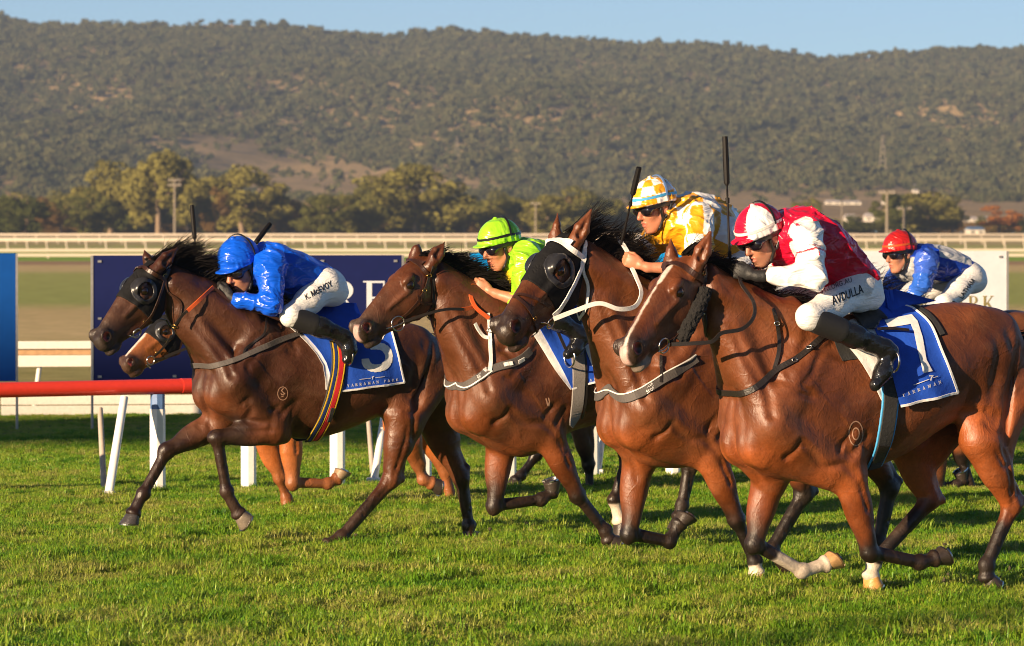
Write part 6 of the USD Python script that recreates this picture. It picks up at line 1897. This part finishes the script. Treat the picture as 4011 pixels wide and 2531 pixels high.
def edge_trim(H, top, G, parent, which, width=.012, material='white_cloth'):
    n, c = top.shape[:2]
    k = (n - 1) // 2
    lines = {'bottom': (top[0], G[0]), 'rear': (top[:k, -1], G[:k, -1]), 'front': (top[:k, 0], G[:k, 0])}
    for w in which:
        P, N = lines[w]
        P = resample(P + N * .0025, 40)
        N = resample(N, 40)
        part('trim', ribbon(H.rig.W(P), H.rig.D(N), width, .003), material, parent, False, origin=H.rig.O)
def lay_grid(self, px, off):
    d = ray(px)
    loc = np.full((len(px), 3), np.nan)
    hits, ri, _ = self.hit_mesh.ray.intersects_location(np.tile(CAM, (len(px), 1)), d, multiple_hits=False)
    loc[ri] = hits
    bad = np.isnan(loc[:, 0])
    if bad.any():
        loc[bad] = [on_plane(p[0], p[1], self.rig.O + self.rig.l * .03, self.rig.l) for p in px[bad]]
    q = self.F.snap(self.rig.L(loc), off, 5)
    return q, None
Horse.lay_grid = lay_grid
def hood(H, front=(.515, .22), cup=True, eye=.098):
    p0, X, Y, Z, L = H.J['head']
    pts = np.array([H.H(x, y, z) for x in (-.08, .60) for y in (-.2, .2) for z in (.12, -.58)])
    ears = [(H.rig.L(H.rig.W(a)), b) for a, b in H.J['ears']]
    def inside(P):
        h = H.to_head(P)
        x, y, z = h[..., 0], h[..., 1], h[..., 2]
        d = np.maximum(x - (front[0] + front[1] * z), -x - .015)
        d = np.maximum(d, ((-.15 - z) * 1.05 - x) * .7)
        e = np.hypot(x - .318, (z + .095) * 1.0)
        d = np.maximum(d, np.where(np.abs(y) > .05, eye - e, -1))
        d = np.maximum(d, z - .10) * L
        for a, b in ears:
            ba = b - a
            t = np.clip(((P - a) @ ba) / (ba @ ba), -.2, 1)
            d = np.maximum(d, .050 - np.linalg.norm(P - a - t[..., None] * ba, axis=-1))
        return d
    path, m = H.shell('hood', inside, 'hood_cloth', .006, .0058, pts.min(0), pts.max(0), bump=.006)
    if cup:
        def ring(P):
            h = H.to_head(P)
            e = np.hypot(h[..., 0] - .318, h[..., 2] + .095)
            return np.maximum(np.maximum(eye - .012 - e, e - eye - .034), -np.abs(h[..., 1]) + .06) * L
        H.shell('eye_cup', ring, 'clear_cup', .014, .0058, pts.min(0), pts.max(0), parent=path)
    return m
def bit(H, px, R, bars=None):
    H.ring('bit_ring', px, R, .0045, 'steel', .016)
    if bars:
        q = H.lay(bars, 6, .018)[0]
        part('bit_bar', tube(H.rig.W(q), .004, 8), 'steel', H.path, True, origin=H.rig.O)
def buckle(H, px, s, material='brass', off=.012):
    H.ring('buckle', px, s, .003, material, off, squash=.65)
def saddle(H, i0=2.8, i1=3.6):
    T = H.J['torso']
    a = T[int(i0)][0] + (T[int(i0) + 1][0] - T[int(i0)][0]) * (i0 % 1); b = T[int(i1)][0] + (T[int(i1) + 1][0] - T[int(i1)][0]) * (i1 % 1)
    lo = np.minimum(a, b) - [.05, .33, .42]; hi = np.maximum(a, b) + [.05, .33, .12]
    def inside(P):
        u = (P[..., 0] - b[0]) / (a[0] - b[0])
        drop = a[2] - P[..., 2]
        return np.maximum(np.maximum(-u * .4, (u - 1) * .4), drop - (.03 + .05 * smooth01(u, .15, .6)))
    return H.shell('saddle', inside, 'black_leather', .026, .009, lo, hi)
def stirrup(H, top, foot, lat):
    g = H.rig
    a, b = g.at(top, lat - .05), g.at(foot, lat)
    part('stirrup_leather', ribbon(g.W(np.array([a, (a + b) / 2, b])), g.D(np.array([[0, 1.0, 0]] * 3)), .022, .004), 'black_leather', H.path, False, origin=g.O)
    d = norm(b - a)
    part('stirrup_iron', torus(g.W(b + d * .055), g.D(np.array([1.0, 0, 0])), .062, .006, squash=1.0), 'steel', H.path, True, origin=g.O)
def serif_cast(H, mesh, text, p0, p1, up, material, parent, track=.3):
    sh, w = serif(text, 1.0, track, .8)
    return cast_text(mesh, text, p0, p1, up, H.rig, H.rig.O, material, parent, shape=sh, off=.002)
def lineseg(p, q, w): return LineString([p, q]).buffer(w / 2, cap_style=2)
def numeral(H, mesh, ch, p0, p1, up, parent, bold=True):
    return cast_text(mesh, ch, p0, p1, up, H.rig, H.rig.O, 'tack_white', parent, name='number', off=.002, bold=bold)

# --- dark brown leader
H = HA
hood(H)
H.strap('browband', P_(RF, (1150, 218), (1215, 222), (1290, 250), (1345, 285), (1390, 325)), .026, 'brown_leather', .016, True)
H.strap('cheek_strap', P_(RF, (1395, 300), (1352, 440), (1292, 590), (1235, 670), (1170, 735)), .018, 'brown_leather', .014, True)
H.strap('headpiece', P_(RF, (1398, 300), (1415, 250), (1432, 190)), .024, 'black_leather', .014, True, 8)
H.strap('throat_lash', P_(RF, (1400, 320), (1420, 410), (1500, 470), (1540, 520), (1530, 620), (1490, 700)), .016, 'brown_leather', .008)
H.strap('curb_strap', P_(RF, (1185, 765), (1300, 745), (1400, 722), (1490, 700)), .020, 'black_leather', .012)
bit(H, RF(1150, 762), .031, P_(RF, (1080, 788), (1140, 805), (1200, 830)))
for p in (RF(1396, 285), RF(1228, 668), RF(1490, 705)): buckle(H, p, .017)
H.free('rein', [(RF(1490, 700), .14), (RF(1560, 610), .15), (RF(1600, 580), .16)], .018, 'black_leather')
H.free('rein_grip', [(RF(1595, 582), .16), (RF(1700, 485), .15), (RF(1815, 378), .09)], .024, 'orange_rein')
H.free('rein', [(RF(1815, 385), .09), (RF(1880, 430), .10), (R1(1000, 560), .13), (R1(1180, 610), .14), (R1(1310, 660), .16)], .018, 'brown_leather', label='loose end of the rein lying along the withers')
H.strap('breastplate', P_(R1, (792, 928), (880, 935), (960, 918), (1080, 868), (1200, 802), (1300, 768), (1470, 715)), .036, 'grey_elastic', .008, False, 40, wrap=True)
H.strap('neck_strap', P_(R1, (1052, 868), (1058, 830), (1110, 790), (1172, 745), (1185, 690), (1192, 640)), .014, 'black_leather', .008)
pth, cm, top, G = cloth(H, 'saddle_cloth', [(R1(1315, 655), R1(1950, 632)), (R1(1470, 790), R1(1985, 760)), (R1(1570, 930), R1(2018, 905)), (R1(1600, 1100), R1(2048, 1038))], 'blue_cloth')
edge_trim(H, top, G, pth, ('bottom', 'rear'))
numeral(H, cm, '3', R1(1772, 972), R1(1992, 955), (-8, -176), pth)
serif_cast(H, cm, 'YARRAMAN PARK', R1(1702, 1070), R1(2022, 1030), (-.5, -10.5), 'tack_white', pth, .75)
cast_px(cm, [lineseg(R1(1778, 1022), R1(1848, 1014), 1.6), lineseg(R1(1876, 1011), R1(1936, 1004), 1.6), lineseg(R1(1855, 1008), R1(1868, 1002), 2.2), lineseg(R1(1862, 1002), R1(1858, 1022), 2.0)], 'tack_white', pth, H.rig.O, 'emblem')
cloth(H, 'saddle_pad', [(R1(1285, 655), R1(1500, 640)), (R1(1440, 790), R1(1640, 790)), (R1(1545, 930), R1(1700, 930)), (R1(1562, 1085), R1(1690, 1100))], 'white_cloth', .006, 14, 8, .003)
saddle(H)
gp = [(1625, 760), (1645, 880), (1632, 1010), (1600, 1140), (1545, 1280), (1478, 1388)]
gpath = H.strap('girth', P_(R1, *gp), .105, 'dark_pad', .020, True, 36, .006)
for dx, w, mt in ((-34, .007, 'yellow_web'), (-20, .020, 'navy_web'), (-6, .005, 'yellow_web'), (12, .030, 'red_web'), (31, .007, 'yellow_web')):
    H.strap('stripe', [R1(x + dx * (1 + .0 * y), y + dx * .35 * smooth01(y, 1000, 1400)) for x, y in gp], w, mt, .0245, False, 36, .003, gpath)
H.strap('girth_buckle', P_(R1, (1600, 1190), (1575, 1270)), .026, 'dark_pad', .028, False, 8, .005, gpath)
stirrup(H, R1(1560, 700), R1(1672, 830), .30)
cast_px(H.mesh, [Polygon([R1(1296 + 33 * math.cos(a), 1110 + 43 * math.sin(a)) for a in np.linspace(0, 6.28, 40)], [[R1(1296 + 30 * math.cos(a), 1110 + 39.5 * math.sin(a)) for a in np.linspace(0, 6.28, 40)]]),
                 LineString(P_(R1, (1300, 1078), (1288, 1092), (1300, 1105), (1310, 1112), (1290, 1118), (1285, 1110))).buffer(1.4), LineString(P_(R1, (1290, 1130), (1300, 1126))).buffer(1.4)], 'pale_brand', H.path, H.rig.O, 'brand_mark', .0007)

# --- bare-faced bay
H = HB
H.strap('browband', P_(R3, (476, 370), (520, 374), (575, 405), (625, 455), (648, 478)), .026, 'brown_leather', .008, True)
H.strap('cheek_strap', P_(R3, (640, 470), (612, 560), (560, 650), (500, 715), (465, 745)), .018, 'brown_leather', .008, True)
H.strap('headpiece', P_(R3, (645, 475), (660, 440), (670, 410)), .022, 'black_leather', .008, True, 8)
H.strap('throat_lash', P_(R3, (660, 470), (668, 560), (660, 660), (645, 760)), .018, 'black_leather', .008)
H.strap('curb_strap', P_(R3, (475, 772), (530, 757), (590, 740), (650, 715)), .022, 'black_leather', .012)
H.strap('jowl_strap', P_(R3, (565, 600), (575, 640), (610, 660), (660, 655)), .014, 'brown_leather', .010)
bit(H, R3(428, 790), .045, P_(R3, (345, 820), (390, 815), (470, 775)))
for p in (R3(605, 570), R3(648, 740), R3(635, 470)): buckle(H, p, .016)
H.free('rein', [(R3(480, 775), .13), (R3(640, 722), .17), (R3(760, 695), .18), (R3(870, 695), .16)], .018, 'black_leather')
H.free('rein_grip', [(R3(862, 696), .16), (R3(930, 680), .14), (R3(968, 630), .11), (R3(978, 565), .08)], .024, 'orange_rein')
H.free('rein_grip', [(R3(990, 560), .07), (R3(930, 540), .09), (R3(915, 590), .12), (R3(950, 680), .15), (R3(1040, 755), .17)], .026, 'orange_rein')
H.strap('breastplate', P_(R3, (815, 1180), (850, 1215), (905, 1195), (1000, 1130), (1060, 1085), (1150, 1065), (1240, 1035), (1310, 965)), .052, 'grey_elastic', .008, False, 40, wrap=True)
H.strap('breastplate_binding', P_(R3, (812, 1165), (840, 1197), (905, 1214), (1000, 1150), (1060, 1108)), .008, 'white_strap', .012, False, 30, wrap=True)
H.strap('neck_strap', P_(R3, (1044, 1108), (1046, 1000), (1046, 880), (1040, 790), (1030, 715)), .024, 'white_strap', .014, False, 24)
H.strap('loose_strap', P_(R3, (934, 790), (960, 840), (1000, 880), (1042, 888)), .024, 'white_strap', .016, False, 16)
buckle(H, R3(1046, 835), .018, 'steel', .020)
for a, b in (((1135, 1065), (1165, 1058)), ((1168, 1058), (1190, 1054)), ((1225, 1046), (1265, 1022))):
    H.strap('reflector', P_(R3, a, b), .026, 'white_strap', .014, False, 5, .003)
cast_text(H.mesh, 'RACHEL KING', R3(968, 1160), R3(1030, 1102), (-7, -15), H.rig, H.rig.O, 'tack_white', H.path, off=.0118, bold=True)
pth, cm, top, G = cloth(H, 'saddle_cloth', [(R4(440, 930), R4(900, 880)), (R4(520, 1060), R4(890, 1010)), (R4(600, 1200), R4(885, 1140)), (R4(660, 1325), R4(1050, 1205))], 'blue_cloth')
edge_trim(H, top, G, pth, ('bottom',))
cast_px(cm, [Polygon(P_(R4, (680, 925), (745, 915), (800, 1060), (838, 1180), (790, 1195), (740, 1070)))], 'tack_white', pth, H.rig.O, 'number')
serif_cast(H, cm, 'YARRAMAN PARK', R4(752, 1290), R4(1040, 1212), (-.5, -10), 'tack_white', pth, .75)
cloth(H, 'saddle_pad', [(R4(400, 950), R4(640, 920)), (R4(470, 1060), R4(680, 1050)), (R4(570, 1220), R4(700, 1190)), (R4(655, 1330), R4(760, 1310))], 'white_cloth', .006, 14, 8, .003)
saddle(H)
H.strap('girth', P_(R4, (690, 1090), (702, 1200), (700, 1320), (690, 1420), (670, 1490), (640, 1545)), .088, 'grey_web', .022, True, 30, .006)
H.strap('girth_edge', [R4(x + 45, y) for x, y in ((690, 1090), (702, 1200), (702, 1320), (694, 1420), (672, 1490))], .016, 'black_leather', .018, False, 30, .006)
stirrup(H, R4(560, 930), R4(632, 1090), .30)
cast_px(H.mesh, [LineString(P_(R7, (880, 125), (895, 180), (908, 150))).buffer(2.2), LineString(P_(R7, (905, 180), (908, 150), (900, 120))).buffer(2.0)], 'pale_brand', H.path, H.rig.O, 'brand_mark', .0007)

# --- hooded bay with the white bridle
H = HC
hood(H, (.56, .22))
H.strap('browband', P_(R4, (502, 455), (560, 452), (620, 472), (680, 510), (728, 552)), .032, 'white_strap', .016, True)
H.strap('cheek_strap', P_(R4, (728, 552), (695, 650), (640, 760), (590, 840), (545, 895)), .028, 'white_strap', .018, True)
H.strap('headpiece', P_(R4, (728, 552), (735, 500), (738, 455)), .030, 'white_strap', .014, True, 8)
H.strap('throat_lash', P_(R4, (718, 565), (742, 640), (764, 700), (762, 800), (742, 880), (690, 925), (620, 935)), .018, 'white_strap', .012, False, 30)
H.strap('noseband', P_(R4, (325, 790), (355, 765), (450, 790), (540, 838)), .018, 'brown_leather', .008, False, 20)
H.strap('nose_strap', P_(R4, (335, 780), (400, 840), (440, 910), (458, 985), (465, 1050)), .022, 'brown_leather', .008, False, 20)
bit(H, R4(530, 930), .032, P_(R4, (470, 935), (510, 932), (555, 965)))
buckle(H, R4(440, 905), .014)
H.free('rein', [(R4(560, 912), .15), (R4(690, 862), .19), (R4(830, 818), .24), (R4(950, 852), .26), (R4(1045, 835), .24), (R4(1082, 755), .20), (R4(1050, 660), .12), (R4(1025, 605), .09)], .026, 'white_strap', n=60)
H.free('rein', [(R4(1010, 530), .05), (R4(975, 470), .03), (R4(950, 440), .0), (R4(945, 420), -.03)], .026, 'white_strap', label='white end of the rein bunched over the hand')
H.strap('breastplate', P_(R4, (885, 1290), (910, 1345), (960, 1385), (1020, 1385), (1100, 1345), (1200, 1275), (1320, 1205), (1410, 1145)), .052, 'grey_elastic', .008, False, 44, wrap=True)
H.strap('breastplate_binding', P_(R4, (890, 1315), (930, 1350), (985, 1362), (1060, 1340), (1120, 1302), (1210, 1240), (1320, 1175), (1400, 1125)), .007, 'white_strap', .012, False, 40, wrap=True)
H.strap('neck_strap', P_(R4, (1195, 1290), (1200, 1200), (1195, 1130)), .018, 'black_leather', .012, False, 12)
cast_text(H.mesh, 'Brother', R4(1114, 1362), R4(1192, 1310), (-8, -13), H.rig, H.rig.O, 'tack_white', H.path, off=.0115)
cast_text(H.mesh, 'RIP', R4(1118, 1326), R4(1152, 1302), (-5, -9), H.rig, H.rig.O, 'tack_white', H.path, off=.0115)
cast_px(H.mesh, [LineString(P_(R7, (2250, 200), (2275, 215), (2255, 260), (2290, 250), (2300, 170))).buffer(1.5), LineString(P_(R7, (2275, 380), (2280, 330), (2268, 320), (2310, 310), (2300, 285))).buffer(1.5)], 'pale_brand', H.path, H.rig.O, 'brand_mark', .0007)
saddle(H)

# --- nearest bay, number 7
H = HD
H.strap('browband', P_(R5, (280, 612), (310, 588), (380, 590), (450, 622), (500, 655), (545, 695)), .032, 'brown_leather', .010, True)
H.strap('headpiece', P_(R5, (540, 690), (545, 640), (545, 595)), .026, 'brown_leather', .008, True, 8)
H.strap('cheek_strap', P_(R5, (535, 700), (500, 800), (430, 940), (370, 1020), (320, 1050)), .022, 'brown_leather', .008, True)
q, N = H.lay(P_(R5, (528, 722), (515, 780), (475, 870), (425, 960), (385, 1030)), 24, .020)
fl = tube(H.rig.W(q), np.r_[.026, np.full(22, .043), .030] * np.linspace(1.02, .92, 24), 16)
fl = trimesh.Trimesh(*trimesh.remesh.subdivide(*trimesh.remesh.subdivide(fl.vertices, fl.faces)), process=False)
fl.vertices = np.array(fl.vertices) + np.array(fl.vertex_normals) * ((meshkit.fbm(np.array(fl.vertices) * 60, 3, 2) - .4) * .022)[:, None]
part('fleece_cheek_roll', fl, 'fleece', H.path, True, origin=H.rig.O)
H.strap('throat_lash', P_(R5, (548, 720), (556, 800), (552, 870), (562, 950), (535, 1030)), .022, 'brown_leather', .008)
bit(H, R5(292, 1068), .040, P_(R5, (255, 1100), (290, 1085), (345, 1062)))
buckle(H, R5(530, 640), .018); buckle(H, R5(552, 872), .022, 'steel', .014)
H.strap('bit_guard', P_(R5, (330, 1050), (360, 1062), (400, 1060)), .040, 'black_leather', .016, False, 8)
H.free('rein', [(R5(350, 1062), .15), (R5(480, 1056), .20), (R5(590, 1045), .23), (R5(650, 995), .24), (R5(770, 970), .25), (R5(838, 900), .25), (R5(838, 810), .22), (R5(770, 710), .13), (R5(752, 660), .09)], .022, 'black_leather', n=60)
H.strap('breastplate', P_(R5, (735, 1350), (800, 1352), (880, 1300), (960, 1218), (1080, 1160), (1170, 1090), (1265, 990)), .034, 'black_leather', .008, False, 40, wrap=True)
H.strap('neck_strap', P_(R5, (962, 1215), (985, 1110), (985, 1010), (975, 925), (950, 850)), .022, 'black_leather', .012, False, 20)
for p in ((975, 930), (1170, 1092), (1078, 1160)): buckle(H, R5(*p), .016, 'steel', .016)
pth, cm, top, G = cloth(H, 'saddle_cloth', [(R6(745, 590), R6(985, 527)), (R6(800, 700), R6(1120, 645)), (R6(868, 850), R6(1198, 830)), (R6(905, 1000), R6(1245, 955)), (R6(938, 1118), R6(1278, 1040))], 'blue_cloth', .014, 30, 14, .016, wave=1.6)
edge_trim(H, top, G, pth, ('bottom', 'rear'), .014)
cast_px(cm, [Polygon(P_(R6, (856, 618), (1018, 583), (1052, 622), (1082, 720), (1104, 850), (1140, 918), (1086, 930), (1052, 790), (1032, 690), (1012, 640), (882, 662)))], 'tack_white', pth, H.rig.O, 'number', .005)
serif_cast(H, cm, 'YARRAMAN', R6(965, 1072), R6(1195, 990), (-2.5, -12), 'tack_white', pth, .85)
cast_px(cm, [lineseg(R6(1027, 1001), R6(1120, 966), 2.4), lineseg(R6(1146, 957), R6(1172, 948), 2.4), LineString(P_(R6, (1122, 946), (1142, 944), (1134, 955), (1130, 972))).buffer(1.8)], 'tack_white', pth, H.rig.O, 'emblem', .005)
cloth(H, 'saddle_pad', [(R6(500, 688), R6(780, 620)), (R6(640, 775), R6(880, 760)), (R6(752, 930), R6(930, 920)), (R6(832, 1090), R6(960, 1080))], 'white_cloth', .008, 16, 10, .006)
cloth(H, 'foam_pad', [(R6(545, 700), R6(720, 660)), (R6(570, 780), R6(730, 760)), (R6(606, 860), R6(740, 840))], 'dark_pad', .004, 10, 6, .002)
H.strap('pad_edge', P_(R6, (1010, 530), (1100, 575), (1160, 640), (1200, 705)), .034, 'dark_pad', .010, True, 16, .008)
saddle(H)
gp = [(880, 960), (884, 1080), (872, 1200), (852, 1310), (822, 1400), (785, 1475)]
gpath = H.strap('girth', P_(R6, *gp), .108, 'cyan_trim', .018, True, 36, .005)
H.strap('webbing', P_(R6, *gp), .086, 'dark_pad', .023, False, 36, .004, gpath)
H.strap('stitched_end', P_(R6, (838, 1348), (815, 1400), (795, 1440)), .080, 'black_leather', .026, False, 10, .004, gpath)
H.strap('loose_strap', P_(R6, (795, 694), (850, 690), (920, 695), (985, 699)), .018, 'black_leather', .034, False, 16)
stirrup(H, R6(770, 690), R6(868, 810), .32)
el_ = lambda cx, cy, rx, ry: [R6(cx + rx * math.cos(a), cy + ry * math.sin(a)) for a in np.linspace(0, 6.28, 48)]
cast_px(H.mesh, [Polygon(el_(687, 1288, 44, 75), [el_(687, 1288, 38, 68)]), Polygon(el_(687, 1290, 23, 38), [el_(687, 1290, 17, 31)])], 'pale_brand', H.path, H.rig.O, 'brand_mark', .0007)
H = HF
hood(H, (.50, .22))
H.strap('cheek_strap', P_(RF, (1450, 790), (1390, 880), (1300, 965)), .018, 'black_leather', .016)
H.strap('curb_strap', P_(RF, (1300, 1000), (1400, 970), (1520, 925)), .018, 'black_leather', .016)
bit(H, RF(1270, 1000), .030, P_(RF, (1232, 1035), (1265, 1060), (1305, 1095)))
for p in (RF(1338, 930), RF(1420, 830)): buckle(H, p, .018)
H.free('rein', [(RF(1400, 975), .14), (RF(1520, 925), .16), (RF(1640, 885), .18)], .02, 'black_leather')
saddle(HE); saddle(HF)
# --- names on the breeches and sleeves
cast_text(RA.qmesh, 'K. McEVOY', R1(1442, 524), R1(1610, 432), (-8, -20), HA.rig, HA.rig.O + RA.base, 'ink', RA.breeches, bold=True)
cast_text(RD.qmesh, 'AVDULLA', R5(1308, 828), R5(1492, 752), (-7, -31), HD.rig, HD.rig.O + RD.base, 'ink', RD.breeches, bold=True)
cast_text(RD.qmesh, 'NSTJ.ORG.AU', R5(1210, 770), R5(1425, 690), (-5, -17), HD.rig, HD.rig.O + RD.base, 'ink', RD.breeches, bold=False)
cast_text(RE_.qmesh, 'LATHAM', RE(1665, 1322), RE(1795, 1140), (-16, -9), HE.rig, HE.rig.O + RE_.base, 'ink', RE_.breeches, bold=True)
cast_text(RD.jmesh, 'DION', R5(812, 605), R5(878, 622), (1, -14), HD.rig, HD.rig.O + RD.base, 'red_ink', RD.path, off=.004, bold=True)
cast_text(RD.jmesh, 'THOROUGH', R5(1152, 470), R5(1232, 480), (1, -5), HD.rig, HD.rig.O + RD.base, 'red_ink', RD.path, off=.004)

# bits of turf thrown up by the hooves
cr = np.random.default_rng(5)
bits = []
for H_, k_, n_ in ((HD, 'LH', 10), (HD, 'RH', 8), (HC, 'RH', 8), (HB, 'LH', 8), (HA, 'LH', 6), (HA, 'RH', 6)):
    for _ in range(n_):
        p = H_.rig.W(H_.J[k_][4] + np.array([-abs(cr.normal(.25, .25)), cr.normal(0, .12), abs(cr.normal(.02, .09))]))
        m = trimesh.creation.icosphere(1, cr.uniform(.004, .013))
        m.vertices = np.array(m.vertices) * cr.uniform(.6, 1.5, 3) * (1 + .5 * (meshkit.noise(np.array(m.vertices) * 200 + p, 2) - .5))[:, None]
        m.apply_translation([p[0], p[1], max(p[2], .02)])
        bits.append(m)
part('turf_clods', bits, 'turf_clod', label='small clods of turf and soil thrown up behind the hooves', cat='turf clods', kind='stuff')
